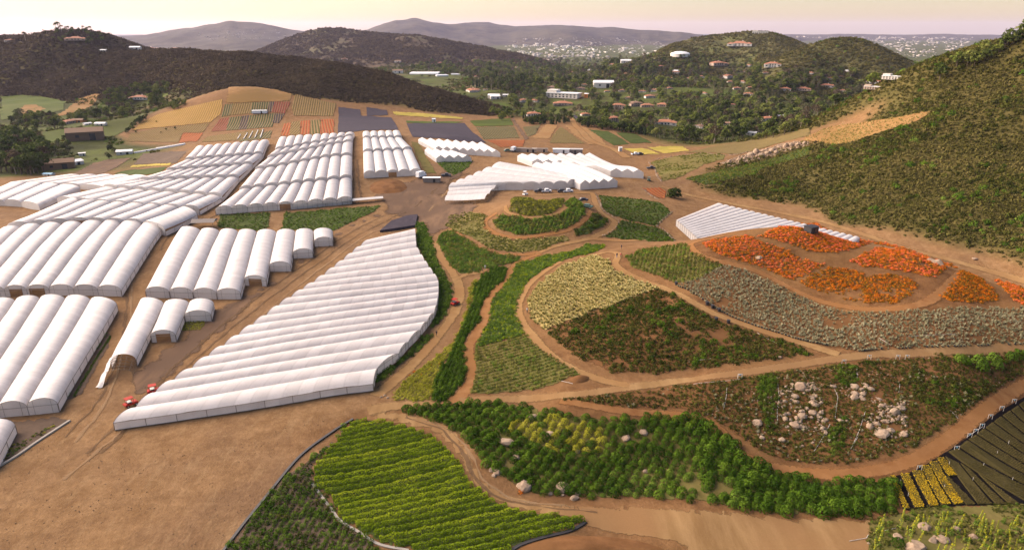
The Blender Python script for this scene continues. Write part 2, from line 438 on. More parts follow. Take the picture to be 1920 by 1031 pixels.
# ground sheet
def mat_ground():
    t = NT('ground'); p = t.pos()
    ch = t.attr('chap'); va = t.attr('valley'); re = t.attr('red')
    n1 = t.noise(p, .22, 6, .65); n2 = t.noise(p, .035, 4, .55); n3 = t.noise(p, 2.2, 5, .7); n4 = t.noise(p, .011, 5, .6)
    q = t.mapped(p, (1, .22, 1), (0, 0, R(38))); ns = t.noise(q, .5, 6, .65)
    tan = t.mix(t.ramp(n1, [(.38, 0.0), (.64, 1.0)]), (.215, .122, .056), (.30, .18, .088))
    tan = t.mix(t.ramp(n2, [(.45, 0.0), (.62, .55)]), tan, (.18, .108, .062))
    tan = t.mix(t.ramp(ns, [(.52, 0.0), (.7, .45)]), tan, (.35, .23, .12))
    red = t.mix(t.ramp(n1, [(.36, 0.0), (.62, 1.0)]), (.135, .064, .026), (.215, .108, .045))
    red = t.mix(t.ramp(n2, [(.45, 0.0), (.6, .7)]), red, (.26, .14, .055))
    col = t.mix(re, tan, red)
    chp = t.mix(t.ramp(n1, [(.4, 0.0), (.6, 1.0)]), (.08, .07, .022), (.125, .10, .034))
    col = t.mix(t.ramp(ch, [(.25, 0.0), (.6, 1.0)]), col, chp)
    vg = t.ramp(n4, [(.34, (.05, .058, .02)), (.46, (.085, .095, .028)), (.52, (.13, .155, .04)), (.57, (.08, .085, .03)), (.66, (.19, .14, .07))])
    vg = t.mix(.45, vg, t.mix(n3, (.3, .3, .3), (1.1, 1.1, 1.1)), 'MULTIPLY')
    col = t.mix(t.ramp(va, [(.3, 0.0), (.6, 1.0)]), col, vg)
    n5 = t.noise(p, .8, 6, .75); col = t.mix(t.ramp(n5, [(.42, .5), (.62, 0.0)]), col, t.mix(1.0, col, (.62, .6, .58), 'MULTIPLY'))
    col = t.mix(.45, col, t.mix(n3, (.3, .3, .3), (1.2, 1.2, 1.2)), 'MULTIPLY')
    MAT['ground'] = t.done(t.bsdf(col, .96, n3, .7, .3, spec=.03))
mat_ground()

def mat_hill(key, cols, scale, bdist):
    t = NT(key); p = t.pos()
    n1 = t.noise(p, scale, 7, .68); n2 = t.noise(p, scale * .16, 4, .6)
    col = t.ramp(n1, [(.36, cols[0]), (.5, cols[1]), (.66, cols[2])])
    col = t.mix(t.ramp(n2, [(.48, 0.0), (.62, .7)]), col, cols[3])
    MAT[key] = t.done(t.bsdf(col, 1.0, n1, .8, bdist, .05))
mat_hill('hill_dark', [(.045, .034, .022), (.085, .062, .037), (.13, .09, .055), (.095, .09, .042)], .03, 6)
mat_hill('hill_green', [(.045, .048, .018), (.09, .082, .032), (.14, .12, .05), (.12, .125, .038)], .05, 4)
mat_hill('hill_far', [(.03, .028, .02), (.06, .052, .032), (.10, .08, .05), (.08, .07, .045)], .006, 30)

# ------------------------------------------------------------------ mesh helpers
def mesh_obj(name, verts, faces, mat, parent=None, smooth=False, attrs=None):
    me = bpy.data.meshes.new(name)
    me.from_pydata([tuple(map(float, q)) for q in verts], [], faces); me.update()
    if smooth: me.polygons.foreach_set('use_smooth', [True] * len(me.polygons))
    if mat is not None:
        for mm in (mat if isinstance(mat, list) else [mat]): me.materials.append(mm)
    ob = bpy.data.objects.new(name, me); COL.objects.link(ob)
    if parent is not None: ob.parent = parent
    return ob

def grid_obj(name, X, Y, Z, mat, attrs=None):
    nr, nc = X.shape
    me = bpy.data.meshes.new(name)
    co = np.stack([X, Y, Z], -1).reshape(-1, 3).astype(np.float32)
    idx = np.arange(nr * nc).reshape(nr, nc)
    q = np.stack([idx[:-1, :-1], idx[:-1, 1:], idx[1:, 1:], idx[1:, :-1]], -1).reshape(-1, 4)
    me.vertices.add(len(co)); me.vertices.foreach_set('co', co.ravel())
    me.loops.add(q.size); me.loops.foreach_set('vertex_index', q.ravel().astype(np.int32))
    me.polygons.add(len(q)); me.polygons.foreach_set('loop_start', (np.arange(len(q)) * 4).astype(np.int32))
    me.polygons.foreach_set('use_smooth', np.ones(len(q), bool))
    me.update(calc_edges=True); me.validate()
    for k, a in (attrs or {}).items():
        at = me.attributes.new(k, 'FLOAT', 'POINT'); at.data.foreach_set('value', a.ravel().astype(np.float32))
    me.materials.append(mat)
    ob = bpy.data.objects.new(name, me); COL.objects.link(ob); return ob

def tag(o, label=None, cat=None, group=None, kind=None):
    if label: o['label'] = label
    if cat: o['category'] = cat
    if group: o['group'] = group
    if kind: o['kind'] = kind
    return o

def thing(name, label, cat, loc=(0, 0, 0), rz=0.0, group=None):
    o = bpy.data.objects.new(name, None); COL.objects.link(o)
    o.location = loc; o.rotation_euler = (0, 0, rz); o.empty_display_size = .3
    return tag(o, label, cat, group)

def copy_tree(o, parent=None):
    c = o.copy(); COL.objects.link(c)
    if parent is not None: c.parent = parent
    for ch in [x for x in o.children]: copy_tree(ch, c)
    return c

class MB:
    def __init__(s): s.v = []; s.f = []
    def add(s, vs, fs):
        n = len(s.v); s.v += [tuple(q) for q in vs]; s.f += [tuple(i + n for i in f) for f in fs]
    def box(s, c, d, rz=0, taper=1.0):
        x, y, z = d[0] / 2, d[1] / 2, d[2] / 2; cs, sn = math.cos(rz), math.sin(rz); vs = []
        for k, zz in ((1, -z), (taper, z)):
            for a, b in ((-x, -y), (x, -y), (x, y), (-x, y)):
                a *= k; b *= k
                vs.append((c[0] + a * cs - b * sn, c[1] + a * sn + b * cs, c[2] + zz))
        s.add(vs, [(3, 2, 1, 0), (4, 5, 6, 7), (0, 1, 5, 4), (1, 2, 6, 5), (2, 3, 7, 6), (3, 0, 4, 7)])
    def tube(s, p0, p1, r0, r1=None, n=6, cap=True):
        r1 = r0 if r1 is None else r1
        a = Vector(p0); b = Vector(p1); d = (b - a)
        if d.length < 1e-6: return
        q = d.to_track_quat('Z', 'Y'); vs = []
        for c, r in ((a, r0), (b, r1)):
            for k in range(n):
                w = 2 * math.pi * k / n; vs.append(c + q @ Vector((r * math.cos(w), r * math.sin(w), 0)))
        fs = [(k, (k + 1) % n, n + (k + 1) % n, n + k) for k in range(n)]
        if cap: fs += [tuple(range(n - 1, -1, -1)), tuple(range(n, 2 * n))]
        s.add(vs, fs)
    def path(s, pts, r, n=5):
        for a, b in zip(pts[:-1], pts[1:]): s.tube(a, b, r, r, n)
    def lathe(s, prof, c=(0, 0, 0), n=12):
        vs = []
        for r, z in prof:
            for k in range(n):
                w = 2 * math.pi * k / n; vs.append((c[0] + r * math.cos(w), c[1] + r * math.sin(w), c[2] + z))
        fs = []
        for i in range(len(prof) - 1):
            for k in range(n):
                fs.append((i * n + k, i * n + (k + 1) % n, (i + 1) * n + (k + 1) % n, (i + 1) * n + k))
        s.add(vs, fs)
    def mesh(s, name, mat, smooth=False):
        me = bpy.data.meshes.new(name); me.from_pydata(s.v, [], s.f); me.update()
        if smooth: me.polygons.foreach_set('use_smooth', [True] * len(me.polygons))
        if mat: me.materials.append(mat)
        return me
    def build(s, name, mat, parent=None, smooth=False):
        ob = bpy.data.objects.new(name, s.mesh(name, mat, smooth)); COL.objects.link(ob)
        if parent is not None: ob.parent = parent
        return ob
# ------------------------------------------------------------------ the ground sheet and the far hills
g = grid_obj('ground', GX, GY, GZ, MAT['ground'], {'chap': GCH, 'valley': GVA, 'red': GRE})
tag(g, 'brown earth of the valley floor and slopes', 'ground', kind='structure')
for nm, h in HILLS.items():
    ks = np.linspace(h.k[0], h.k[-1], 260); ts = np.concatenate([np.linspace(-1.55, 0, 60), np.linspace(0, 1.3, 25)[1:]])
    KK, TT = np.meshgrid(ks, ts)
    yc = np.interp(KK, h.k, h.yc); Y = yc + np.where(TT < 0, TT * h.wf, TT * h.wb); X = KK * Y
    Z = h.z(X, Y); Z = np.where(Z < -400, h.base - 25, Z); Z = np.maximum(Z, h.base - 25)
    m = {'dark_hill': 'hill_dark', 'villa_hill': 'hill_green', 'round_hill': 'hill_green'}.get(nm, 'hill_far')
    ob = grid_obj(nm, X, Y, Z, MAT[m]); tag(ob, h.label, 'hill' if 'mountain' not in nm else 'mountain', kind='structure')

# haze: one closed box of thin pale air round everything
hb = MB(); hb.box((0, 13300, 115), (56000, 27400, 430))
hm = bpy.data.materials.new('haze'); hm.use_nodes = True
hm.node_tree.nodes.clear()
ho = hm.node_tree.nodes.new('ShaderNodeOutputMaterial'); pv = hm.node_tree.nodes.new('ShaderNodeVolumePrincipled')
pv.inputs['Color'].default_value = (.70, .68, 1.0, 1); pv.inputs['Density'].default_value = 2.5e-5; pv.inputs['Anisotropy'].default_value = .2
hm.node_tree.links.new(pv.outputs[0], ho.inputs['Volume'])
tag(hb.build('haze', hm), 'thin pale haze in the air over the valley', 'haze', kind='stuff')
# ------------------------------------------------------------------ fields, roads and paths: sheets draped on the ground
ZOOM = {'a': (0, 0, 2.997), 'b': (640, 0, 2.997), 'c': (1280, 0, 2.997), 'd': (0, 240, 3.9646), 'e': (400, 200, 3.9646), 'f': (800, 200, 3.9646), 'g': (1200, 340, 2.667),
        'h': (0, 440, 2.945), 'i': (180, 380, 2.291), 'j': (680, 360, 2.577), 'k': (0, 680, 2.9375), 'l': (420, 740, 2.743), 'm': (860, 640, 2.864), 'n': (1360, 630, 2.571),
        'o': (960, 440, 3.2), 'p': (1480, 820, 4.364), 'q': (1300, 640, 4.6875), 'r': (0, 30, 4.483), 's': (880, 80, 4.8), 't': (1220, 50, 4.8), 'u': (800, 330, 5.333), 'v': (640, 60, 6.0), 'w': (1150, 210, 5.189)}
def px(z, pts):
    x0, y0, k = ZOOM[z]
    return [(x0 + a / k, y0 + b / k) for a, b in pts]

def spline(pts, closed, n=6):
    P = np.array(pts, float); m = len(P); out = []
    for i in range(m if closed else m - 1):
        if closed: p0, p1, p2, p3 = P[i - 1], P[i], P[(i + 1) % m], P[(i + 2) % m]
        else: p0, p1, p2, p3 = P[max(i - 1, 0)], P[i], P[i + 1], P[min(i + 2, m - 1)]
        for t in np.linspace(0, 1, n, endpoint=False):
            out.append(.5 * ((2 * p1) + (-p0 + p2) * t + (2 * p0 - 5 * p1 + 4 * p2 - p3) * t * t + (-p0 + 3 * p1 - 3 * p2 + p3) * t ** 3))
    if not closed: out.append(P[-1])
    return np.array(out)

def densify(P, step, closed=True):
    out = []
    m = len(P)
    for i in range(m if closed else m - 1):
        a, b = P[i], P[(i + 1) % m]; k = max(1, int(np.linalg.norm(b - a) / step))
        for t in range(k): out.append(a + (b - a) * t / k)
    if not closed: out.append(P[-1])
    return np.array(out)

def inside(poly, x, y):
    c = np.zeros(np.shape(x), bool); n = len(poly); j = n - 1
    for i in range(n):
        xi, yi = poly[i]; xj, yj = poly[j]
        m = (yi > y) != (yj > y)
        with np.errstate(divide='ignore', invalid='ignore'):
            c ^= m & (x < (xj - xi) * (y - yi) / (yj - yi + 1e-12) + xi)
        j = i
    return c

ZN = [0]
def drape(name, W, mat, off, label=None, cat=None, kind='structure'):
    """sheet over world polygon W (N,2), following the ground"""
    da, dl = _dom(W[:, 0], W[:, 1])
    s = np.clip((dl.max() - dl.min() + da.max() - da.min()) / 70, .004, .02)
    ga, gl = np.meshgrid(np.arange(da.min() + s / 2, da.max(), s), np.arange(dl.min() + s / 2, dl.max(), s))
    ga = ga.ravel(); gl = gl.ravel()
    P = np.stack([da, dl], 1); ins = inside(P, ga, gl)
    ga, gl = ga[ins], gl[ins]
    vs = [Vector((a, b)) for a, b in zip(np.r_[da, ga], np.r_[dl, gl])]; nb = len(da)
    co, _, fa, _, _, _ = delaunay_2d_cdt(vs, [], [list(range(nb))], 1, 1e-7)
    A = np.array([(c.x, c.y) for c in co]); r = np.exp(A[:, 1]); x = np.sin(A[:, 0]) * r; y = np.cos(A[:, 0]) * r
    z = H(x, y) + off + np.clip((r - 100) * .00035, 0, .5)
    fs = [f if (A[f[1]][0] - A[f[0]][0]) * (A[f[2]][1] - A[f[0]][1]) - (A[f[1]][1] - A[f[0]][1]) * (A[f[2]][0] - A[f[0]][0]) > 0 else f[::-1] for f in fa]
    ob = mesh_obj(name, np.stack([x, y, z], 1), [tuple(f) for f in fs], mat, smooth=True)
    ed = np.ones(len(A)); ed[:nb] = 0; at = ob.data.attributes.new('edge', 'FLOAT', 'POINT'); at.data.foreach_set('value', ed.astype(np.float32))
    return tag(ob, label, cat, kind=kind)

ZONE = {}
def zone(key, name, poly, mat, label, cat='field', smooth=False, jit=1.0, off=None):
    ZN[0] += 1
    P = spline(poly, True) if smooth else np.array(poly, float)
    P = densify(P, 5.0)
    sc = np.clip((P[:, 1] - 60) / 500, .15, 1.3)
    P = P + np.stack([fbm(P[:, 0] / 9, P[:, 1] / 9, 61 + ZN[0], 2), fbm(P[:, 0] / 9, P[:, 1] / 9, 81 + ZN[0], 2)], 1) * (jit * 4 * sc)[:, None]
    W = hit(P[:, 0], P[:, 1])[:, :2]
    ZONE[key] = W
    if mat: drape(name, W, soft(mat) if mat not in ('blackcloth', 'shadecloth') else MAT[mat], .05 + .004 * (ZN[0] % 12) if off is None else off, label, cat)
    return W

def strip(key, name, pts, width, mat, label, cat='path', wob=.35):
    ZN[0] += 1
    P = spline([p[:2] for p in pts], False, 8)
    W = hit(P[:, 0], P[:, 1])[:, :2]
    W = densify(W, 2.0, False)
    k = np.ones(5) / 5
    if len(W) > 12:
        W2 = W.copy(); 
        for c in (0, 1): W2[2:-2, c] = np.convolve(W[:, c], k, 'valid')
        W = W2
    T = np.gradient(W, axis=0); T /= np.hypot(T[:, 0], T[:, 1])[:, None] + 1e-9
    N = np.stack([-T[:, 1], T[:, 0]], 1)
    w = np.interp(np.linspace(0, 1, len(W)), np.linspace(0, 1, len(np.atleast_1d(width))), np.atleast_1d(width)) / 2 if np.ndim(width) else np.full(len(W), width / 2)
    a = W + N * (w + wob * fbm(W[:, 0] / 3, W[:, 1] / 3, ZN[0], 3))[:, None]
    b = W - N * (w + wob * fbm(W[:, 0] / 3, W[:, 1] / 3, ZN[0] + 40, 3))[:, None]
    poly = np.vstack([a, b[::-1]]); ZONE[key] = poly
    da, dl = _dom(W[:, 0], W[:, 1])
    # ribbon mesh: five points across
    vs = []; n = len(W)
    for f in (0, .25, .5, .75, 1): 
        q = a + (b - a) * f; r = np.hypot(q[:, 0], q[:, 1])
        vs.append(np.c_[q, H(q[:, 0], q[:, 1]) + .07 + .003 * (ZN[0] % 9) + np.clip((r - 100) * .00035, 0, .5)])
    V = np.vstack(vs); fs = []
    for k_ in range(4):
        for i in range(n - 1): fs.append((k_ * n + i, (k_ + 1) * n + i, (k_ + 1) * n + i + 1, k_ * n + i + 1))
    ob = mesh_obj(name, V, fs, soft(mat, .6 if mat.startswith('rut') else 1.0), smooth=True); at = ob.data.attributes.new('edge', 'FLOAT', 'POINT'); at.data.foreach_set('value', np.repeat(np.array([0, .75, 1, .75, 0], np.float32), n))
    return tag(ob, label, cat, kind='structure')

mat_soil('path', (0.230, 0.130, 0.054), (0.312, 0.193, 0.084), (0.258, 0.142, 0.058), .35)
mat_soil('road', (0.206, 0.120, 0.050), (0.308, 0.193, 0.089), (0.230, 0.130, 0.058), .3, streak=(R(15), .2))
mat_soil('redpath', (0.202, 0.092, 0.034), (0.276, 0.142, 0.058), (0.230, 0.110, 0.040), .35)
mat_soil('redsoil', (.125, .058, .023), (.205, .10, .042), (.15, .075, .03), .25)
mat_soil('darksoil', (.085, .06, .045), (.15, .105, .075), (.12, .085, .06), .4)
mat_soil('greydirt', (0.098, 0.064, 0.043), (0.189, 0.116, 0.070), (0.123, 0.078, 0.051), .3, streak=(R(52), .25))
mat_soil('shadecloth', (.045, .038, .05), (.075, .062, .075), (.055, .048, .06), .6, .1)
mat_soil('blackcloth', (.005, .0045, .005), (.010, .008, .009), None, .8, .1)
mat_soil('olivesoil', (.10, .085, .025), (.18, .14, .05), (.13, .12, .035), .3)
mat_soil('greensoil', (.04, .06, .015), (.09, .11, .03), (.06, .075, .02), .3)
mat_soil('yellowfield', (.34, .26, .05), (.46, .34, .09), (.30, .25, .05), .5)
mat_soil('goldgrass', (0.221, 0.119, 0.045), (0.303, 0.176, 0.070), (0.205, 0.123, 0.041), .2)
mat_soil('straw', (.34, .25, .09), (.44, .34, .14), (.36, .27, .10), .5)
mat_soil('meadow', (.055, .08, .015), (.095, .12, .022), (.075, .08, .02), .03)
mat_soil('orchard', (.045, .05, .02), (.09, .085, .035), (.14, .10, .05), .08)

def world_dir(z, a, b):
    P = px(z, [a, b]); W = hit([P[0][0], P[1][0]], [P[0][1], P[1][1]])
    return math.atan2(W[1, 1] - W[0, 1], W[1, 0] - W[0, 0])

# roads and paths
zone('yardroad', 'road', [(735, 770), (800, 782), (845, 800), (872, 830), (893, 870), (905, 897), (935, 918), (980, 935), (1040, 945), (1120, 948), (1300, 953), (1480, 969), (1650, 978), (1660, 1000), (1640, 1050), (1350, 1050), (1250, 1012), (1150, 1002), (1100, 985), (1060, 968), (980, 958), (925, 938), (890, 908), (866, 870), (843, 835), (808, 810), (758, 797), (700, 783), (690, 768)], 'road', 'dirt road curving round the bright green field', 'road', smooth=True)
strip('mainroad', 'road', [(690, 770), (740, 761), (900, 750), (1060, 742), (1150, 730), (1300, 711), (1450, 691), (1585, 670), (1700, 662), (1920, 652), (2010, 648)], (5, 4.2, 4.2, 4.2, 4.2), 'road', 'straight dirt road crossing below the flower hill', 'road')
strip('valleypath', 'path', px('j', [(355, 240), (365, 300), (430, 385), (465, 450), (465, 520), (435, 600), (375, 680), (285, 790), (190, 880), (60, 985)]), (4.5, 4, 5, 4.2, 4.2, 5), 'path', 'dirt path curling beside the large white greenhouse')
strip('valleypathb', 'path', px('j', [(440, 425), (500, 400), (570, 388), (600, 370)]), 3, 'path', 'short spur of the dirt path below the mound')
strip('midpath', 'path', px('j', [(860, 300), (770, 330), (715, 385), (690, 430), (640, 475), (605, 520), (592, 580), (580, 640), (540, 700), (512, 750), (512, 810), (535, 860), (525, 920), (480, 980), (430, 1020)]), (4, 4, 4, 4.4, 4.6), 'redpath', 'reddish footpath winding between green hedge strips')
strip('looppath', 'path', px('j', [(960, 335), (880, 385), (810, 440), (765, 510), (752, 570), (775, 640), (830, 710), (900, 785), (980, 840), (1080, 885), (1200, 920), (1290, 935)]), (3, 3.4, 4, 4, 3.6), 'path', 'dirt path looping round the pale yellow flower bed')
strip('hillpath', 'path', px('o', [(480, 130), (580, 105), (640, 120), (620, 180), (700, 240), (820, 290), (1000, 360), (1200, 470), (1450, 560), (1700, 640), (1960, 720)]), (3.2, 3.5, 3.5, 3.5, 4), 'path', 'dirt path climbing the hill where people walk')
strip('orangepath', 'path', px('g', [(420, 275), (300, 300), (250, 325), (330, 385), (520, 430), (640, 475), (760, 540), (900, 600), (1050, 632), (1200, 642), (1350, 628), (1440, 600), (1500, 560), (1560, 500), (1600, 455)]), (2.2, 3, 3, 3, 3.6, 4.2, 4, 3), 'redpath', 'earth path running round the orange flower beds')
strip('toproad', 'road', [(1240, 350), (1300, 368), (1400, 388), (1530, 413), (1620, 441), (1700, 467), (1800, 493), (1920, 526), (2000, 548)], (5, 4.5, 4, 4, 4, 4, 4), 'road', 'pale dirt road along the toe of the brushy slope', 'road')
strip('mounddirt', 'path', px('u', [(1010, 205), (1560, 170), (1660, 190), (1680, 260), (1730, 350), (1830, 420), (1880, 470), (1830, 540), (1700, 600), (1660, 620)]), (3, 4, 4, 3.5), 'path', 'dirt track edged with pale stones beside the mound')
strip('stepb', 'path', px('u', [(700, 370), (600, 440), (590, 510), (680, 575), (830, 615), (1000, 615), (1180, 590), (1380, 555), (1500, 500), (1600, 420), (1640, 350)]), (3, 3, 3, 2.6), 'redpath', 'earth path round the lower step of the mound')
strip('stepa', 'path', px('u', [(790, 300), (800, 350), (900, 400), (1050, 420), (1200, 405), (1320, 370), (1400, 315)]), 2.2, 'path', 'earth path round the upper step of the mound')
strip('moundfoot', 'path', px('u', [(240, 530), (420, 640), (560, 730), (700, 775), (880, 790), (1020, 785), (1120, 760)]), (1.6, 2.4, 3.4, 3.6), 'redpath', 'bare earth strip along the foot of the mound')
strip('saddlepath', 'path', px('u', [(1100, 780), (1300, 700), (1500, 660), (1640, 630), (1800, 640), (1990, 650), (2200, 640)]), (3, 3, 4, 4), 'path', 'dirt path over the saddle between mound and hill')
strip('bankpath', 'path', [(1050, 752), (1180, 772), (1290, 782), (1345, 805), (1370, 840), (1420, 868), (1500, 886), (1600, 888), (1700, 868), (1780, 822), (1850, 765), (1920, 722), (1990, 690)], (2.5, 4, 4.4, 4.4, 4.4, 4.4, 4), 'redpath', 'reddish track curving under the boulder bank')
zone('yard2', 'yard', [(700, 365), (800, 330), (880, 320), (850, 345), (838, 372), (900, 385), (850, 420), (800, 450), (790, 420), (720, 405), (640, 440), (560, 500), (470, 575), (390, 640), (330, 700), (260, 740), (250, 700), (330, 640), (400, 580), (480, 545), (560, 490), (640, 430), (720, 390)], 'greydirt', 'trampled grey earth between the tunnel rows', 'yard', smooth=True, jit=2)
# middle-left beds
zone('shed_bed', 'field', px('e', [(40, 800), (430, 790), (410, 900), (370, 930), (40, 900)]), 'greensoil', 'weedy green bed below the stepped tunnels')
zone('long_bed', 'field', px('e', [(530, 790), (1250, 735), (1180, 790), (960, 890), (900, 925), (500, 915)]), 'greensoil', 'green plant bed with white labels below the tunnel block')
# sloping fields
dA = world_dir('a', (1240, 740), (1500, 575)); dB = world_dir('a', (800, 720), (880, 650))
mat_rows('gold_rows', (.32, .20, .055), (.22, .135, .045), world_dir('r', (1350, 930), (1480, 770)), 2.1, (.38, .23, .07))
mat_rows('red_rows', (.24, .055, .04), (.16, .09, .045), world_dir('a', (1215, 730), (1270, 650)), 2.1)
mat_rows('green_rows', (.06, .08, .03), (.17, .12, .06), world_dir('a', (1290, 720), (1320, 650)), 2.1)
mat_rows('dark_rows', (.055, .045, .05), (.14, .10, .06), world_dir('a', (1380, 700), (1395, 650)), 2.1)
mat_rows('brown_rows', (.15, .11, .04), (.20, .13, .055), world_dir('a', (1700, 620), (1710, 570)), 2.1)
mat_rows('olive_rows', (.10, .10, .03), (.20, .13, .06), world_dir('e', (650, 180), (655, 100)), 2.2)
mat_rows('orange_rows', (.34, .085, .03), (.22, .10, .04), world_dir('e', (530, 200), (560, 110)), 2.2)
zone('goldf', 'field', px('a', [(745, 735), (800, 685), (900, 640), (1030, 610), (1250, 560), (1245, 640), (1180, 690), (1030, 705), (880, 720)]), 'gold_rows', 'golden striped field on the left slope')
zone('brownf', 'field', px('a', [(735, 750), (900, 722), (1175, 695), (1140, 745), (1030, 745), (1000, 805), (710, 795)]), 'brown_rows', 'brown field with small dark shrubs under the golden field')
zone('redsl', 'field', px('a', [(1030, 750), (1140, 748), (1110, 795), (1005, 803)]), 'orange_rows', 'narrow rust coloured plot beside the farm lane')
zone('topf', 'field', px('a', [(1280, 490), (1450, 490), (1560, 508), (1645, 530), (1630, 570), (1270, 583)]), 'goldgrass', 'bare orange-brown field on the hill brow')
zone('topf2', 'field', px('a', [(1660, 530), (1770, 560), (1890, 585), (1870, 655), (1650, 650), (1640, 600)]), 'brown_rows', 'brown field on the brow beside the dark net beds')
stripe_set = [((1265, 590), (1310, 585), (1290, 650), (1240, 660), 'green_rows'), ((1310, 585), (1420, 578), (1400, 640), (1290, 650), 'brown_rows'), ((1420, 578), (1515, 575), (1500, 632), (1400, 640), 'green_rows'), ((1515, 575), (1545, 573), (1525, 630), (1500, 632), 'dark_rows'), ((1545, 573), (1635, 575), (1600, 640), (1525, 632), 'red_rows'),
              ((1235, 670), (1290, 662), (1270, 735), (1185, 742), 'red_rows'), ((1290, 662), (1360, 655), (1340, 730), (1270, 735), 'green_rows'), ((1360, 655), (1400, 650), (1385, 727), (1340, 730), 'dark_rows'), ((1400, 650), (1545, 640), (1530, 715), (1385, 727), 'green_rows'), ((1545, 640), (1600, 642), (1565, 695), (1530, 690), 'dark_rows')]
for i, (a, b, c, d, m) in enumerate(stripe_set):
    zone('plot%d' % i, 'field', px('a', [a, b, c, d]), m, {'red_rows': 'plot of red flower rows', 'green_rows': 'plot of green flower rows', 'dark_rows': 'plot of dark purple rows', 'brown_rows': 'plot of pale brown rows'}[m] + ' on the striped slope', jit=.3)
zone('plotb', 'field', px('e', [(180, 245), (440, 180), (420, 235), (200, 262)]), 'green_rows', 'dark green plot behind the stepped tunnels')
zone('plotc', 'field', px('a', [(1165, 770), (1480, 725), (1440, 770), (1330, 790), (1130, 800)]), 'brown_rows', 'thin brown plot above the stepped tunnels')
zone('or1', 'field', px('e', [(520, 130), (575, 120), (568, 215), (500, 222)]), 'orange_rows', 'rust red plot left of the olive plot')
zone('or2', 'field', px('e', [(575, 120), (650, 110), (645, 212), (568, 215)]), 'brown_rows', 'brown plot between rust red plots')
zone('or3', 'field', px('e', [(650, 110), (722, 102), (718, 208), (645, 212)]), 'orange_rows', 'rust red plot beside the green strip')
zone('or4', 'field', px('e', [(722, 102), (798, 98), (793, 204), (718, 208)]), 'olive_rows', 'olive green plot between rust red plots')
zone('or5', 'field', px('e', [(798, 98), (900, 95), (895, 198), (793, 204)]), 'orange_rows', 'rust red plot beside the dark net beds')
zone('net1', 'field', px('b', [(-15, 645), (280, 662), (310, 705), (320, 730), (130, 735), (-20, 750)]), 'shadecloth', 'wide bed covered in dark purple ground cloth')
zone('net0', 'field', px('b', [(-15, 603), (105, 618), (110, 655), (-15, 643)]), 'shadecloth', 'small dark cloth bed above the wide dark bed')
zone('net0b', 'field', px('b', [(140, 605), (255, 620), (262, 648), (145, 655)]), 'shadecloth', 'small dark cloth bed beside the yellow strip')
zone('net2', 'field', px('b', [(365, 695), (690, 695), (740, 745), (815, 805), (700, 800), (560, 780), (400, 770)]), 'shadecloth', 'dark cloth bed sloping down to the peaked greenhouses')
zone('ylw', 'field', px('b', [(285, 628), (450, 638), (690, 662), (680, 672), (440, 658), (300, 650)]), 'yellowfield', 'thin yellow flower strip under the dark ridge')
zone('grn', 'field', px('b', [(360, 680), (500, 684), (690, 685), (640, 695), (365, 694)]), 'meadow', 'thin green strip along the dark cloth bed')
zone('lime', 'field', px('b', [(720, 680), (830, 672), (950, 664), (970, 708), (750, 712)]), 'meadow', 'bright lime green field near the tree line')
zone('cbeds', 'field', px('b', [(755, 715), (970, 712), (1000, 775), (800, 785)]), 'green_rows', 'bed of dark green and pale nursery rows')
zone('redf', 'field', px('b', [(815, 790), (1030, 790), (1020, 825), (900, 830), (860, 810)]), 'orange_rows', 'bright red flower plot near the parked cars')
zone('grn2', 'field', px('b', [(1020, 715), (1120, 705), (1090, 755), (1045, 770)]), 'green_rows', 'small green bed by the tree line')
zone('tri', 'field', px('b', [(1230, 712), (1300, 760), (1370, 810), (1170, 805), (1190, 760)]), 'olive_rows', 'wedge of green beds between bare earth fields')
zone('tanf', 'field', px('b', [(1150, 700), (1220, 705), (1170, 780), (1060, 780), (1110, 740)]), 'path', 'bare tan field left of the green wedge')
zone('tanf2', 'field', px('b', [(1255, 708), (1370, 715), (1440, 755), (1490, 815), (1390, 815), (1310, 765)]), 'path', 'bare tan field right of the green wedge')
zone('gf3', 'field', px('b', [(1385, 728), (1500, 740), (1560, 770), (1620, 812), (1530, 818), (1450, 770)]), 'greensoil', 'dark green field below the hedge')
zone('gf4', 'field', px('b', [(1540, 745), (1650, 752), (1745, 805), (1620, 808)]), 'greensoil', 'blue green field at the end of the hedge')
zone('yf1', 'field', px('b', [(1575, 838), (1690, 832), (1800, 865), (1680, 872)]), 'yellowfield', 'yellow flower field beside the farm track')
zone('yf2', 'field', px('b', [(1715, 828), (1915, 822), (1960, 850), (1810, 865)]), 'yellowfield', 'yellow flower field farther along the track')
zone('peakbed', 'field', px('e', [(1660, 410), (1930, 405), (1900, 450), (1790, 520), (1720, 480)]), 'greensoil', 'green bed below the small peaked greenhouse')
zone('sidestrip', 'field', px('e', [(1470, 260), (1530, 270), (1600, 400), (1660, 500), (1580, 500), (1500, 350)]), 'olivesoil', 'olive strip between the tunnels and the peaked greenhouse')
zone('lowbeds', 'field', px('d', [(500, 365), (700, 260), (800, 235), (980, 225), (870, 290), (720, 365)]), 'greydirt', 'bare grey beds beside the left tunnels')
zone('lowbeds2', 'field', px('d', [(1060, 190), (1400, 170), (1310, 265), (990, 275)]), 'darksoil', 'dark plant bed above the left tunnels')
zone('lowbeds3', 'field', px('d', [(980, 282), (1280, 262), (1265, 280), (965, 298)]), 'yellowfield', 'thin yellow strip above the left tunnels')
zone('lowbeds4', 'field', px('d', [(840, 345), (960, 312), (1250, 290), (1180, 345), (900, 355)]), 'greensoil', 'green bed behind the left tunnels')
zone('meadow1', 'field', px('a', [(240, 740), (500, 715), (620, 680), (820, 640), (740, 720), (640, 770), (440, 770), (300, 800), (240, 790)]), 'meadow', 'bright green meadow in the left valley')
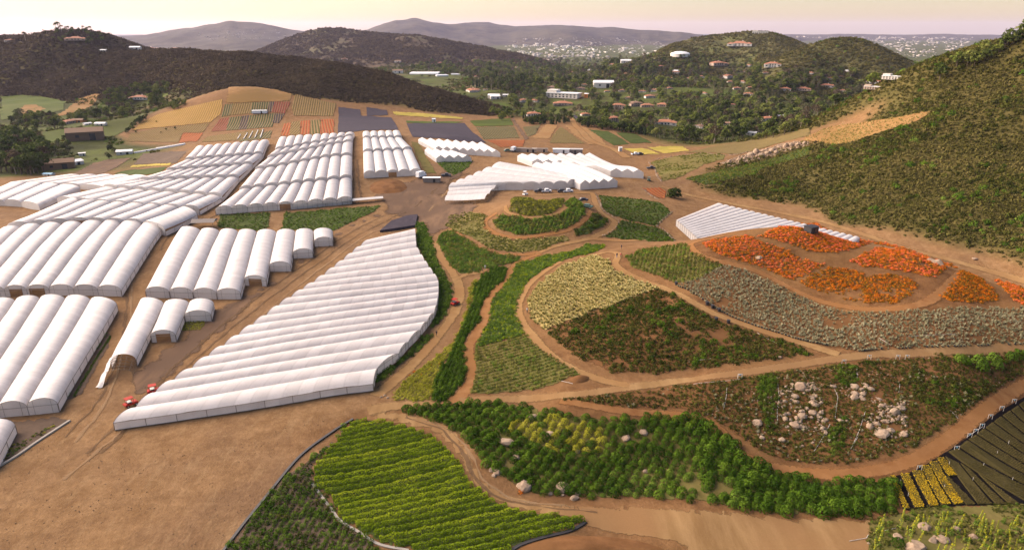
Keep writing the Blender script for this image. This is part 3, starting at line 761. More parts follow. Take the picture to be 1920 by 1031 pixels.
zone('meadow2', 'field', px('r', [(0, 680), (200, 665), (420, 690), (560, 720), (540, 790), (330, 840), (150, 860), (0, 880)]), 'meadow', 'green pasture under the dark ridge')
zone('bare1', 'field', px('r', [(160, 790), (200, 755), (290, 745), (390, 785), (330, 810), (300, 850), (180, 860)]), 'goldgrass', 'bare orange patch in the pasture')
zone('gold2', 'field', px('r', [(540, 800), (660, 700), (800, 655), (850, 660), (790, 750), (640, 820), (420, 860)]), 'goldgrass', 'dry golden slope with a track')
zone('meadow3', 'field', px('s', [(1700, 405), (1920, 420), (1920, 495), (1700, 470)]), 'meadow', 'green paddock between valley trees')
zone('meadow3b', 'field', px('t', [(40, 565), (250, 550), (600, 570), (1100, 590), (1120, 635), (800, 630), (400, 640), (60, 610)]), 'meadow', 'long green paddock before the villa hill')
zone('meadow4', 'field', px('s', [(130, 530), (330, 545), (400, 590), (300, 640), (160, 610)]), 'meadow', 'green slope beside the tree line')
zone('meadow5', 'field', px('s', [(710, 590), (880, 590), (880, 650), (720, 650)]), 'meadow', 'small green lawn beside valley trees')
zone('meadow6', 'field', px('v', [(890, 545), (1050, 540), (1260, 595), (1200, 610), (950, 580)]), 'meadow', 'green field beyond the dark ridge')
zone('quarry', 'field', px('s', [(180, 125), (380, 105), (520, 130), (730, 145), (700, 170), (480, 175), (220, 185)]), 'goldgrass', 'bare graded earth at the foot of the dark hill')
zone('asph', 'road', px('s', [(915, 655), (955, 655), (1035, 715), (985, 705)]), 'shadecloth', 'short asphalt road at the end of the farm track', 'road', jit=.2)
strip('farmtrack', 'path', px('s', [(880, 660), (930, 700), (950, 745), (1010, 800), (1100, 890), (1300, 960), (1420, 1040)]), (6, 7, 9, 9), 'path', 'broad dirt track running down to the greenhouses')
zone('track2', 'path', px('s', [(370, 690), (400, 685), (470, 780), (540, 870), (500, 880)]), 'greydirt', 'grey track between nursery beds', 'path', jit=.3)
# toe of the right slope
zone('toe1', 'field', px('w', [(360, 490), (560, 440), (860, 400), (1100, 420), (1080, 460), (900, 510), (650, 640), (480, 680), (420, 590)]), 'olivesoil', 'terraced green plots at the toe of the slope')
zone('toe2', 'field', px('w', [(700, 400), (1000, 335), (1400, 270), (1900, 160), (1920, 230), (1700, 280), (1400, 370), (1200, 415), (900, 395)]), 'olive_rows', 'green striped plots on the lower slope')
zone('toe3', 'field', px('w', [(690, 650), (950, 590), (1300, 520), (1600, 440), (1920, 330), (1920, 420), (1500, 540), (1250, 640), (900, 715)]), 'greensoil', 'deep green ground cover under the stone wall')
zone('toe4', 'field', px('c', [(680, 780), (830, 715), (1000, 690), (1200, 660), (1390, 625), (1300, 690), (1130, 740), (900, 810), (740, 800)]), 'goldgrass', 'dry golden terrace on the slope', smooth=True)
zone('toe5', 'field', px('w', [(280, 745), (440, 735), (510, 770), (500, 840), (430, 830), (340, 780)]), 'orange_rows', 'small red flower plot by the lone round tree')
zone('dk1', 'field', px('f', [(1275, 660), (1500, 680), (1740, 715), (1820, 790), (1700, 890), (1450, 835), (1330, 785)]), 'greensoil', 'dark green field right of the mound')
zone('dk2', 'field', px('f', [(1440, 845), (1700, 895), (1800, 950), (1840, 1000), (1600, 1000), (1310, 965), (1400, 920)]), 'greensoil', 'lower dark green field right of the mound')
# mound beds
zone('m_top', 'field', px('u', [(850, 235), (920, 215), (1050, 235), (1120, 250), (1350, 235), (1360, 270), (1330, 330), (1200, 385), (1050, 400), (900, 375), (825, 340), (850, 300)]), 'olivesoil', 'grassy cap of the stepped mound', smooth=True)
zone('m_mid', 'field', px('u', [(660, 460), (740, 385), (900, 415), (1050, 435), (1200, 420), (1340, 385), (1420, 330), (1380, 260), (1480, 225), (1580, 310), (1580, 390), (1490, 480), (1300, 555), (1000, 590), (800, 565), (690, 510)]), 'greensoil', 'bushy middle step of the mound')
zone('m_low', 'field', px('u', [(230, 400), (330, 375), (480, 360), (620, 400), (570, 450), (590, 540), (700, 600), (850, 640), (1100, 625), (1390, 600), (1440, 640), (1300, 680), (1160, 740), (950, 765), (700, 750), (560, 690), (420, 600), (260, 540), (180, 500)]), 'olivesoil', 'dry olive apron of the mound')
zone('m_foot', 'field', px('u', [(150, 560), (260, 545), (420, 640), (600, 740), (760, 790), (950, 800), (930, 850), (800, 890), (600, 930), (450, 985), (330, 975), (220, 900), (180, 780), (100, 660)]), 'greensoil', 'planted foot of the mound')
zone('m_side', 'field', px('u', [(1470, 550), (1580, 470), (1680, 370), (1760, 400), (1820, 450), (1740, 520), (1600, 590), (1500, 600)]), 'greensoil', 'dark shrub bed right of the mound')
# hedge strips beside the sawtooth greenhouse
zone('h1', 'field', px('i', [(1378, 85), (1410, 85), (1440, 160), (1470, 270), (1520, 340), (1528, 410), (1500, 490), (1440, 545), (1470, 400), (1472, 340), (1410, 250), (1378, 170)]), 'greensoil', 'weedy green margin right of the large greenhouse')
zone('h2', 'field', px('i', [(1195, 785), (1200, 740), (1320, 670), (1400, 580), (1455, 565), (1400, 630), (1290, 710)]), 'greensoil', 'green margin at the corner of the large greenhouse')
# hill beds
zone('yg', 'field', px('j', [(540, 425), (515, 470), (500, 560), (475, 640), (430, 730), (310, 830), (200, 910), (150, 985), (200, 1005), (330, 1000), (360, 880), (410, 800), (440, 740), (490, 640), (520, 540), (560, 440)]), 'olivesoil', 'yellow green strip left of the dark hedge strip', smooth=True)
zone('dkstrip', 'field', px('j', [(560, 420), (640, 370), (700, 375), (680, 430), (610, 490), (570, 560), (555, 640), (500, 710), (488, 800), (500, 870), (470, 940), (400, 1003), (335, 1000), (362, 880), (415, 800), (450, 720), (495, 630), (525, 530)]), 'greensoil', 'dark green hedge strip between the paths', smooth=True)
zone('gslope', 'field', px('j', [(1175, 258), (1090, 250), (1010, 285), (900, 305), (740, 345), (720, 400), (690, 440), (650, 490), (620, 530), (610, 620), (570, 690), (545, 755), (790, 690), (745, 600), (745, 540), (800, 430), (880, 370), (970, 330), (1130, 290)]), 'greensoil', 'bright green planted slope beside the loop path')
zone('oslope', 'field', px('j', [(545, 755), (790, 690), (850, 745), (900, 790), (960, 830), (1050, 875), (920, 935), (760, 965), (600, 975), (515, 970), (545, 880)]), 'olivesoil', 'olive green planted rows below the bright slope')
zone('pale', 'field', px('o', [(110, 500), (90, 400), (150, 300), (300, 190), (480, 130), (570, 150), (620, 230), (720, 265), (880, 320), (770, 360), (590, 430), (400, 495), (200, 575)]), 'straw', 'pale yellow flower bed on the hill flank')
zone('darkweed', 'field', px('o', [(200, 580), (400, 500), (600, 430), (860, 330), (990, 365), (1100, 450), (1250, 530), (1500, 600), (1700, 660), (1800, 715), (1600, 740), (1200, 790), (900, 830), (600, 830), (400, 740), (300, 660)]), 'redsoil', 'dark weedy patch on red soil')
zone('olivehill', 'field', px('o', [(680, 130), (780, 90), (1060, 55), (1070, 105), (1280, 190), (1100, 270), (990, 295), (860, 240), (720, 200)]), 'olivesoil', 'olive green bed near the hill saddle')
zone('sage', 'field', px('g', [(210, 520), (430, 420), (540, 450), (650, 500), (760, 560), (900, 620), (1050, 655), (1200, 662), (1400, 645), (1650, 630), (1920, 640), (1920, 815), (1500, 825), (1030, 845), (960, 830), (700, 750), (450, 660), (260, 560)]), 'redsoil', 'grey green sage bed round the flower hill')
zone('boulderbank', 'field', [(1050, 748), (1200, 733), (1350, 715), (1500, 693), (1600, 681), (1740, 670), (1920, 662), (1920, 700), (1850, 740), (1780, 795), (1700, 845), (1600, 868), (1500, 868), (1430, 850), (1380, 815), (1340, 785), (1280, 768), (1150, 762)], 'redsoil', 'red bank with boulders and weeds below the road')
# foreground beds
FIELD = px('l', [(680, 120), (850, 140), (1000, 180), (1090, 230), (1160, 290), (1210, 350), (1240, 420), (1290, 470), (1370, 530), (1480, 580), (1560, 600), (1700, 615), (1830, 625), (1855, 645), (1780, 690), (1600, 740), (1480, 790), (1400, 850), (1000, 850), (960, 790), (800, 760), (700, 700), (585, 640), (580, 580), (520, 500), (470, 460), (455, 420), (480, 340), (560, 260), (620, 170)])
zone('bright', 'field', FIELD, 'greensoil', 'dark soil under the bright green rows')
zone('leftbed', 'field', px('l', [(620, 150), (560, 230), (440, 330), (300, 430), (220, 520), (130, 640), (60, 740), (20, 800), (300, 900), (900, 900), (700, 705), (580, 650), (575, 580), (470, 460), (450, 400), (480, 330), (560, 255), (630, 165)]), 'darksoil', 'dark planted bed left of the bright rows')
SHRUB = px('m', [(-340, 355), (-100, 345), (50, 330), (220, 325), (350, 345), (500, 370), (620, 390), (760, 410), (900, 420), (1080, 400), (1230, 390), (1320, 440), (1430, 500), (1490, 570), (1560, 640), (1680, 690), (1833, 735), (2000, 760), (2270, 745), (2340, 760), (2380, 860), (2320, 920), (2100, 935), (1833, 930), (1600, 910), (1400, 870), (1200, 850), (900, 830), (720, 840), (660, 830), (420, 820), (280, 760), (130, 660), (80, 570), (0, 500), (-100, 430), (-250, 385)])
zone('shrubs', 'field', SHRUB, 'olivesoil', 'weedy earth under the rounded green shrubs')
zone('beds', 'field', px('p', [(815, 330), (870, 315), (1000, 280), (1130, 215), (1200, 165), (1330, 90), (1480, -40), (1700, -200), (1920, -330), (2200, -500), (2300, 600), (1900, 560), (1440, 555), (1000, 600), (930, 590)]), 'blackcloth', 'black ground cloth under the nursery beds', jit=.2)
zone('rockgarden', 'field', [(1630, 975), (1720, 952), (1850, 945), (1960, 940), (2000, 1060), (1620, 1060)], 'olivesoil', 'weedy rock garden with tall yellow spikes')
zone('netbed', 'field', px('k', [(80, 325), (300, 300), (380, 320), (250, 410), (100, 500), (-60, 600), (-60, 500)]), 'darksoil', 'dark netted bed beside the left corner tunnel')
# wheel ruts worn into the yard and lanes
mat_soil('rutdark', (.125, .075, .042), (.19, .118, .064), None, .6); mat_soil('rutpale', (.29, .18, .095), (.36, .235, .13), None, .6)
RUT = [([(700, 745), (640, 800), (560, 870), (470, 960), (400, 1040)], 'rutpale', 1.6), ([(690, 742), (620, 800), (530, 870), (430, 960), (340, 1045)], 'rutpale', 1.0), ([(680, 740), (560, 800), (420, 850), (250, 900), (60, 980)], 'rutpale', 1.4), ([(640, 755), (500, 805), (350, 840), (200, 880), (20, 940)], 'rutdark', 1.2), ([(720, 405), (650, 440), (580, 490), (500, 545), (430, 600), (370, 650), (310, 705), (240, 780), (160, 850)], 'rutdark', 1.0), ([(735, 410), (665, 445), (595, 495), (515, 552), (445, 607), (385, 657), (322, 712), (255, 785), (190, 850)], 'rutdark', .9), ([(760, 415), (690, 440), (620, 490), (545, 548), (470, 610), (400, 668), (330, 725), (220, 815), (120, 900)], 'rutpale', .9), ([(255, 480), (240, 530), (235, 600), (215, 680), (180, 760), (120, 820)], 'rutdark', .9), ([(263, 480), (248, 530), (245, 600), (225, 680), (195, 760), (140, 830)], 'rutpale', .8), ([(880, 325), (840, 340), (800, 370), (770, 395), (735, 408)], 'rutdark', 1.4), ([(900, 325), (850, 350), (810, 390), (790, 420), (800, 455)], 'rutpale', 1.2), ([(670, 300), (672, 340), (678, 375)], 'rutdark', 1.8), ([(500, 300), (465, 345), (430, 385), (395, 410)], 'rutdark', 1.6), ([(300, 470), (320, 440), (380, 410)], 'rutdark', 1.2), ([(1150, 975), (1300, 972), (1450, 985), (1600, 1005)], 'rutdark', .9), ([(1100, 990), (1250, 985), (1400, 1000), (1560, 1030)], 'rutdark', .8), ([(760, 783), (830, 808), (868, 850), (890, 895), (930, 930), (1000, 948), (1120, 962)], 'rutdark', .6), ([(775, 785), (840, 805), (878, 845), (900, 890), (945, 928), (1010, 942), (1120, 955)], 'rutpale', .6)]
for i, (pts, m, w) in enumerate(RUT[4:14] + RUT[16:]): strip('rut%d' % i, 'wheel_rut', pts, w, m, 'worn wheel rut in the dirt', 'rut', wob=.9)
# ------------------------------------------------------------------ white plastic tunnels and greenhouses
def mat_cover(key, c, lo, trans=.42):
    t = NT(key); p = t.pos()
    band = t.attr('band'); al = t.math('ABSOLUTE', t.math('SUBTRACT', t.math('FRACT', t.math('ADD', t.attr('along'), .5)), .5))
    hoop = t.ramp(al, [(.03, 1.0), (.11, 0.0)])  # thin darker lines: hoop shadows through the plastic, painted into the cover colour
    n1 = t.noise(p, .25, 4, .6); n2 = t.noise(p, 1.4, 5, .7)
    col = t.mix(band, tuple(x * lo for x in c), c)
    col = t.mix(t.ramp(n2, [(.54, 0.0), (.76, .38)]), col, (.56, .50, .44))
    col = t.mix(.32, col, t.mix(t.ramp(n1, [(.3, 0.0), (.65, 1.0)]), (.66, .63, .61), (1, 1, 1)), 'MULTIPLY')
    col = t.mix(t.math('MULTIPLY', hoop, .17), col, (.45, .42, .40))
    b = t.bsdf(col, .5, n2, .12, .05, spec=.3)
    tr = t.n('ShaderNodeBsdfTranslucent'); t.l(col, tr.inputs[0])
    mx = t.n('ShaderNodeMixShader'); mx.inputs[0].default_value = trans
    t.l(b, mx.inputs[1]); t.l(tr.outputs[0], mx.inputs[2])
    MAT[key] = t.done(mx.outputs[0])
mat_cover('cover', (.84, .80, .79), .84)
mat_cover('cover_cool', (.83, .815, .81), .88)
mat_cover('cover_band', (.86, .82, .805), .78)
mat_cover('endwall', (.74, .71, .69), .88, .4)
mat_plain('pipe', (.22, .20, .185), .5, .2)
mat_plain('timber', (.17, .125, .085), .85, .3, 3.0)
mat_plain('whitepipe', (.52, .49, .45), .5, .1)

def arch(kind, n):
    out = []
    for k in range(n + 1):
        f = k / n
        if kind == 'low': out.append((f, (4 * f * (1 - f)) ** .8))
        elif kind == 'gable':
            out.append((f, (1 - abs(2 * f - 1)) ** .88))
        else:
            a = math.pi * f; out.append((.5 - .5 * math.cos(a), math.sin(a) ** .92))
    return out

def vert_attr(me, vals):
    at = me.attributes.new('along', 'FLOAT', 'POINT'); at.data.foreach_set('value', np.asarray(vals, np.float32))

def face_attr(me, vals):
    at = me.attributes.new('band', 'FLOAT', 'FACE'); at.data.foreach_set('value', np.asarray(vals, np.float32))
    if 'along' not in me.attributes: vert_attr(me, np.full(len(me.vertices), .5))

def bay(block, Lf, Lb, Rf, Rb, hw, rise, kind='hoop', mat='cover', ends=(1, 1), door=None, step=2.1, sag=.05, nseg=None, base=.0, name='tunnel_roof', rng=None, lift=(0, 0), flat=None):
    """one span: roof between the two gutter lines, with its end walls and hoops"""
    Lf, Lb, Rf, Rb = [np.array(q[:2], float) for q in (Lf, Lb, Rf, Rb)]
    rng = rng or RNG
    length = np.hypot(*((Lb + Rb) / 2 - (Lf + Rf) / 2)); nh = max(2, int(round(length / step)))
    dist = np.hypot(*((Lf + Rf) / 2))
    ns = nseg or (10 if dist < 300 else 8); prof = arch(kind, ns)
    ts = np.linspace(0, 1, nh * 2 + 1)
    Lp = Lf + (Lb - Lf) * ts[:, None]; Rp = Rf + (Rb - Rf) * ts[:, None]
    zl = H(Lp[:, 0], Lp[:, 1]); zr = H(Rp[:, 0], Rp[:, 1])
    k = np.ones(5) / 5
    if len(ts) > 8:
        zl = np.convolve(np.pad(zl, 2, 'edge'), k, 'valid'); zr = np.convolve(np.pad(zr, 2, 'edge'), k, 'valid')
    if flat is not None: zl = np.full(len(ts), flat); zr = zl.copy()
    dl_ = lift[0] + (lift[1] - lift[0]) * ts; zl = zl + dl_; zr = zr + dl_
    V = []
    for i in range(len(ts)):
        drop = 1 - (sag if i % 2 else 0)
        for f, g_ in prof:
            q = Lp[i] + (Rp[i] - Lp[i]) * f; z = (zl[i] * (1 - f) + zr[i] * f) + hw + rise * g_ * drop
            V.append((q[0], q[1], z))
    Fc = []; band = []; m = ns + 1; tone = .5 + .5 * rng.random()
    for i in range(len(ts) - 1):
        if i % 2 == 0: bv = np.clip(tone * .4 + .3 * ((i // 2) % 2) + rng.random() * .4, 0, 1)
        for j in range(ns):
            Fc.append((i * m + j, i * m + j + 1, (i + 1) * m + j + 1, (i + 1) * m + j)); band.append(bv)
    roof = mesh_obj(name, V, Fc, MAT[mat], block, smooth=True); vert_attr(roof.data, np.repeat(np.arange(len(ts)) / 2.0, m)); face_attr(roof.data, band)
    for e in (0, 1):
        if not ends[e]: continue
        i = 0 if e == 0 else len(ts) - 1
        # end wall stands 12 cm inside the roof edge
        ins = (Lb - Lf) / max(length, 1) * (.12 if e == 0 else -.12)
        ev = []; ef = []
        for j, (f, g_) in enumerate(prof):
            q = Lp[i] + (Rp[i] - Lp[i]) * f + ins; z0 = zl[i] * (1 - f) + zr[i] * f
            bot = -.4 - dl_[i]
            ev += [(q[0], q[1], z0 + bot), (q[0], q[1], z0 + hw + rise * g_ - .03)]
        dr = set(door[e]) if door and door[e] else set()
        for j in range(ns):
            if j in dr: continue
            ef.append((2 * j, 2 * j + 2, 2 * j + 3, 2 * j + 1))
        if dr:
            a, b_ = min(dr), max(dr) + 1; nv = len(ev)
            for j in range(a, b_ + 1):
                f, g_ = prof[j]; q = Lp[i] + (Rp[i] - Lp[i]) * f + ins; z0 = zl[i] * (1 - f) + zr[i] * f
                ev.append((q[0], q[1], z0 + min(2.5, hw + rise * g_ - .3)))
            for j in range(a, b_): ef.append((nv + j - a, nv + j - a + 1, 2 * j + 3, 2 * j + 1))
        w = mesh_obj('end_wall', ev, ef, MAT['endwall'], roof); face_attr(w.data, [rng.random()] * len(ef))
    if dist < 330:
        for e in (0, 1):
            if not ends[e]: continue
            mb = MB(); i = 0 if e == 0 else len(ts) - 1
            out_ = (Lb - Lf) / max(length, 1) * (-.06 if e == 0 else .06)
            P = []
            for f, g_ in prof:
                q = Lp[i] + (Rp[i] - Lp[i]) * f + out_; P.append((q[0], q[1], zl[i] * (1 - f) + zr[i] * f + hw + rise * g_))
            mb.path(P, .045, 4)
            a, b_ = P[0], P[-1]; mb.tube(a, b_, .05, .05, 4)
            for q in (a, b_): mb.tube((q[0], q[1], q[2] - hw - .3), q, .06, .06, 5)
            for f in (.33, .67):
                j = int(round(f * ns)); q = P[j]; z0 = zl[i] * (1 - prof[j][0]) + zr[i] * prof[j][0]
                mb.tube((q[0], q[1], z0 - .3), q, .04, .04, 4)
            mb.build('hoop_frame', MAT['pipe'], roof)
    return roof

def side_wall(block, A, B, hw, mat='cover', gap=0.0, posts=True, rng=None):
    rng = rng or RNG
    A = np.array(A[:2], float); B = np.array(B[:2], float); L = np.hypot(*(B - A)); n = max(2, int(L / 3))
    ts = np.linspace(0, 1, n + 1); P = A + (B - A) * ts[:, None]; z = H(P[:, 0], P[:, 1])
    k = np.ones(3) / 3
    V = []; Fc = []
    for i in range(n + 1): V += [(P[i, 0], P[i, 1], z[i] - .3), (P[i, 0], P[i, 1], z[i] + hw - gap)]
    for i in range(n): Fc.append((2 * i, 2 * i + 2, 2 * i + 3, 2 * i + 1))
    w = mesh_obj('side_wall', V, Fc, MAT[mat], block); face_attr(w.data, rng.random(n) * .6 + .2)
    if posts and np.hypot(*A) < 340:
        d = (B - A) / L; nrm = np.array([d[1], -d[0]]) * .07
        for s in (1, -1):
            mb = MB()
            for i in range(0, n + 1, 2): mb.tube((P[i, 0] + nrm[0] * s, P[i, 1] + nrm[1] * s, z[i] - .3), (P[i, 0] + nrm[0] * s, P[i, 1] + nrm[1] * s, z[i] + hw), .055, .055, 4)
            mb.path([(P[i, 0] + nrm[0] * s, P[i, 1] + nrm[1] * s, z[i] + hw) for i in range(n + 1)], .05, 4)
            mb.path([(P[i, 0] + nrm[0] * s, P[i, 1] + nrm[1] * s, z[i] + .12) for i in range(n + 1)], .08, 4)
            mb.build('side_rail', MAT['timber'], w)
    return w

def even(a, b, n):
    return [(a[0] + (b[0] - a[0]) * i / n, a[1] + (b[1] - a[1]) * i / n) for i in range(n + 1)]

def block(label, front, back, hw=2.1, rise=1.9, kind='hoop', mat='cover', name='greenhouse', doors=None, sides=(1, 1), group=None, ends=(1, 1), step=2.1, sag=.05, gap=0.0, skip=(), lift=(0, 0), flat=None):
    def hits(Q):
        o = hit([p[0] for p in Q], [p[1] for p in Q], hw)
        for i, p in enumerate(Q):
            if len(p) == 3 or flat is not None: o[i] = at_z(p[0], p[1], (p[2] if flat is None else flat) + hw) - np.array([0, 0, hw])
        return o
    fr = hits(front); bk = hits(back)
    c = (fr.mean(0) + bk.mean(0)) / 2
    b = thing(name, label, 'greenhouse', (0, 0, 0), group=group)
    n = len(front) - 1
    for i in range(n):
        if i in skip: continue
        bay(b, fr[i], bk[i], fr[i + 1], bk[i + 1], hw, rise, kind, mat, ends, (doors or {}).get(i), step, sag, lift=lift, flat=flat)
    if sides[0]: side_wall(b, fr[0], bk[0], hw, mat, gap)
    if sides[1]: side_wall(b, fr[n], bk[n], hw, mat, gap)
    return b, fr, bk

G1 = 'tunnel blocks of the lower left yard'
block('block of long white tunnels in the lower left corner, beside the planted strip', [(-177, 786), (-120, 780), (-63, 774), (-6, 768), (51, 763), (108, 757)], [(-18, 570), (29, 566), (75, 562), (123, 562), (170, 564), (219, 571)], group=G1)
fr = [(-125, 545), (-80, 545), (-36, 545), (8.5, 545), (50, 544), (92, 543), (137.5, 543), (183, 543.5), (227, 545)]
bk = [(0, 434), (39, 429), (78, 425), (116, 424), (154, 421.6), (193, 420), (228, 420), (267, 422), (304, 429)]
block('block of long white tunnels arching over a rise, dark doorway at its front', fr, bk, group=G1, doors={3: ((3, 4, 5, 6), None), 4: ((2, 3, 4, 5, 6), None)})
fr = [(14, 429), (54, 425), (90, 422), (129, 419.6), (167, 418.6), (199, 419.6), (234, 420.6), (269, 422), (310, 434)]
bk = [(124, 377.5), (154, 379), (184, 380), (214, 382.5), (246, 384), (276, 387.5), (305, 389), (339, 391), (370, 403)]
block('row of short white tunnels behind the arched long tunnels', fr, bk, group=G1, lift=(.8, 0), doors={3: ((3, 4, 5, 6), None)})
# stepped rows left of the lane
G2 = 'stepped tunnel rows left of the lane'
rows = [((108, 377.5), (374, 396)), ((194, 353.5), (417, 371)), ((262, 341), (448, 335)), ((312, 323), (474, 310)), ((347, 303), (493, 291)), ((368, 277), (505, 264))]
for i, lab in enumerate(('lowest of the five stepped tunnel rows left of the lane', 'second lowest stepped tunnel row left of the lane', 'middle stepped tunnel row left of the lane', 'second highest stepped tunnel row left of the lane', 'highest stepped tunnel row left of the lane, against the farm plots')):
    a, b_ = rows[i], rows[i + 1]
    f_ = even(a[0], a[1], 8); k_ = even(b_[0], b_[1], 8)
    block(lab, f_, [(x - .04 * (x - f_[q_][0]), y - .04 * (y - f_[q_][1])) for q_, (x, y) in enumerate(k_)], 1.9, 1.8, group=G2, step=2.6, lift=(.8, -.3))
block('white tunnel block at the left edge below the dark trees', [(-56, 377), (-24, 378), (8, 379), (40, 381), (73, 387)], [(16, 346), (48, 346), (80, 347), (112, 349), (150, 353)], 1.9, 1.6, group=G1)
block('low white tunnel row below the grey beds', [(16, 345), (48, 345), (80, 346), (112, 347), (150, 349), (195, 353)], [(120, 331), (152, 331), (184, 331), (214, 331), (245, 331.5), (279, 333)], 1.8, 1.5, group=G1)
# stepped block right of the lane
G3 = 'stepped tunnel rows right of the lane'
L = [[(404, 395.5), (435, 393), (464, 391), (493, 388.6), (520, 387), (549, 385.4), (576.5, 383), (605, 380), (631.5, 378), (660, 375)],
     [(449, 359), (473, 355.6), (497, 353), (521, 350.6), (544.5, 348), (567, 345.5), (590, 343), (613, 340.5), (637, 338), (660, 336)],
     [(478, 321), (497, 318.5), (518.5, 315), (539, 311), (560, 307), (579.6, 303.4), (599, 299.6), (619, 296), (639.6, 294.6), (660, 294)],
     [(501, 299.6), (520, 295), (537.5, 291), (557.6, 287), (576.5, 283), (594, 280), (609, 275.7), (625.7, 273), (642, 270.6), (661, 267.6)],
     [(516, 284), (532.5, 281), (549, 278.5), (565, 275), (581.6, 272), (600, 269), (615, 266), (630, 263), (645, 260), (662, 257)],
     [(523.6, 260), (538.7, 258.5), (555, 256.7), (570, 256), (586.6, 255), (603, 254), (618, 253.4), (633, 252.7), (648.4, 251.4), (665, 251)]]
for i, lab in enumerate(('lowest of the five stepped tunnel rows right of the lane, with an open door', 'second lowest stepped tunnel row right of the lane', 'middle stepped tunnel row right of the lane', 'second highest stepped tunnel row right of the lane', 'highest stepped tunnel row right of the lane, against the rust plots')):
    block(lab, L[i], [(x - .04 * (x - L[i][q_][0]), y - .04 * (y - L[i][q_][1])) for q_, (x, y) in enumerate(L[i + 1])], 1.9, 1.9, group=G3, step=2.6, lift=(.8 if i else .2, -.3), doors={4: ((2, 3, 4, 5), None)} if i == 0 else None)
# five-wide block
G4 = 'five-wide tunnel rows beside the dark cloth'
Q = [((682, 327), (790, 322)), ((681, 288), (773, 283)), ((680.5, 262), (754, 261)), ((680, 250), (750, 248))]
for i, lab in enumerate(('front row of the five-wide white tunnels beside the dirt heap', 'middle row of the five-wide white tunnels', 'back row of the five-wide white tunnels by the dark cloth')):
    block(lab, even(*Q[i], 5), even(*Q[i + 1], 5), 2.2, 1.9, group=G4, step=2.6, mat='cover_cool', lift=(1.0 if i else 0, -.3), doors={2: ((2, 3, 4, 5), None)} if i == 0 else None)
# peaked houses
block('long peaked white greenhouse below the dark cloth bed', even((815, 279), (938, 287), 8), even((784, 262), (910, 271.5), 8), 2.6, 1.8, 'gable', 'cover_cool')
block('short peaked white greenhouse in front of the long peaked one', even((818, 297), (884, 296), 4), even((796, 281.5), (852, 287), 4), 2.6, 1.8, 'gable', 'cover_cool')
block('large peaked white greenhouse behind the sloping one, farthest right corner', [(998, 303), (1018, 304), (1038, 305), (1062, 307), (1092, 312), (1145, 321), (1166, 322), (1187, 323), (1207, 324)], [(970 + 18 * i, 293 - .25 * i) for i in range(9)], 3.2, 1.7, 'gable', 'cover_cool')
block('bright peaked white greenhouse overlapping the curved tunnels', even((1088, 345), (1158, 340), 4), even((998, 310), (1066, 306), 4), 3.2, 1.8, 'gable', 'cover_cool')
lft = [(841, 353), (853, 346), (870, 339), (886, 332), (903, 324), (921, 316), (941, 306)]
rgt = [(948, 347), (981, 347), (1011, 346.5), (1038, 346), (1064, 345), (1080, 340), (1050, 327)]
block('curved white tunnel greenhouse with arched ends behind the mound', rgt, lft, 2.6, 1.8, 'hoop', 'cover_cool')
b, fr, bk = block('three low open white tunnels on a timber frame by the dirt yard', [(909, 373), (918, 363), (927, 354), (936, 346)], [(834, 376), (838, 368), (841, 361), (842, 354)], 1.9, 1.1, 'hoop', 'cover_cool', ends=(0, 0), sides=(0, 0))
mb = MB()
for i in range(4):
    for t in np.linspace(-.08, 1.0, 8):
        q = fr[i] + (bk[i] - fr[i]) * t; z = float(H(q[0], q[1]))
        mb.tube((q[0], q[1], z - .3), (q[0], q[1], z + 1.9 if t > -.05 else z + 2.6), .09, .09, 4)
    q0 = fr[i] + (bk[i] - fr[i]) * -.08; mb.tube((q0[0], q0[1], q0[2] + 2.4), (fr[i][0], fr[i][1], fr[i][2] + 1.9), .06, .06, 4)
for t in (-.08, -.03): mb.path([tuple(fr[i] + (bk[i] - fr[i]) * t + np.array([0, 0, 2.2])) for i in range(4)], .07, 4)
mb.build('timber_frame', MAT['timber'], b)
# right greenhouse behind the orange hill
n = 22
rt = even((1344, 382), (1612, 447), n)
lf = even((1268, 413), (1307, 447), 10) + [(u, v, 1.6) for u, v in even((1330, 452), (1598, 459), 11)]
block('white greenhouse of many spans half hidden behind the orange hill', lf, rt, 2.2, .55, 'low', 'cover_cool', step=2.4, sides=(0, 0), flat=1.4)
# the big sawtooth greenhouse
lz = [(75, 945), (170, 880), (255, 815), (335, 762), (412, 712), (482, 660), (550, 615), (612, 570), (675, 525), (732, 485), (785, 443), (838, 408), (888, 375), (936, 345), (980, 313), (1022, 280), (1062, 250), (1100, 218), (1135, 190), (1175, 160)]
rz = [(1190, 778), (1208, 712), (1300, 648), (1340, 600), (1393, 548), (1422, 512), (1452, 476), (1464, 441), (1469, 412), (1471, 387), (1471, 362), (1469, 337), (1449, 307), (1429, 280), (1411, 252), (1393, 224), (1376, 194), (1374, 168), (1372, 141), (1370, 113)]
block('huge white greenhouse of stepped spans in the middle of the yard', px('i', lz), px('i', rz), 1.9, .95, 'low', 'cover_band', step=3.4, sag=.03)
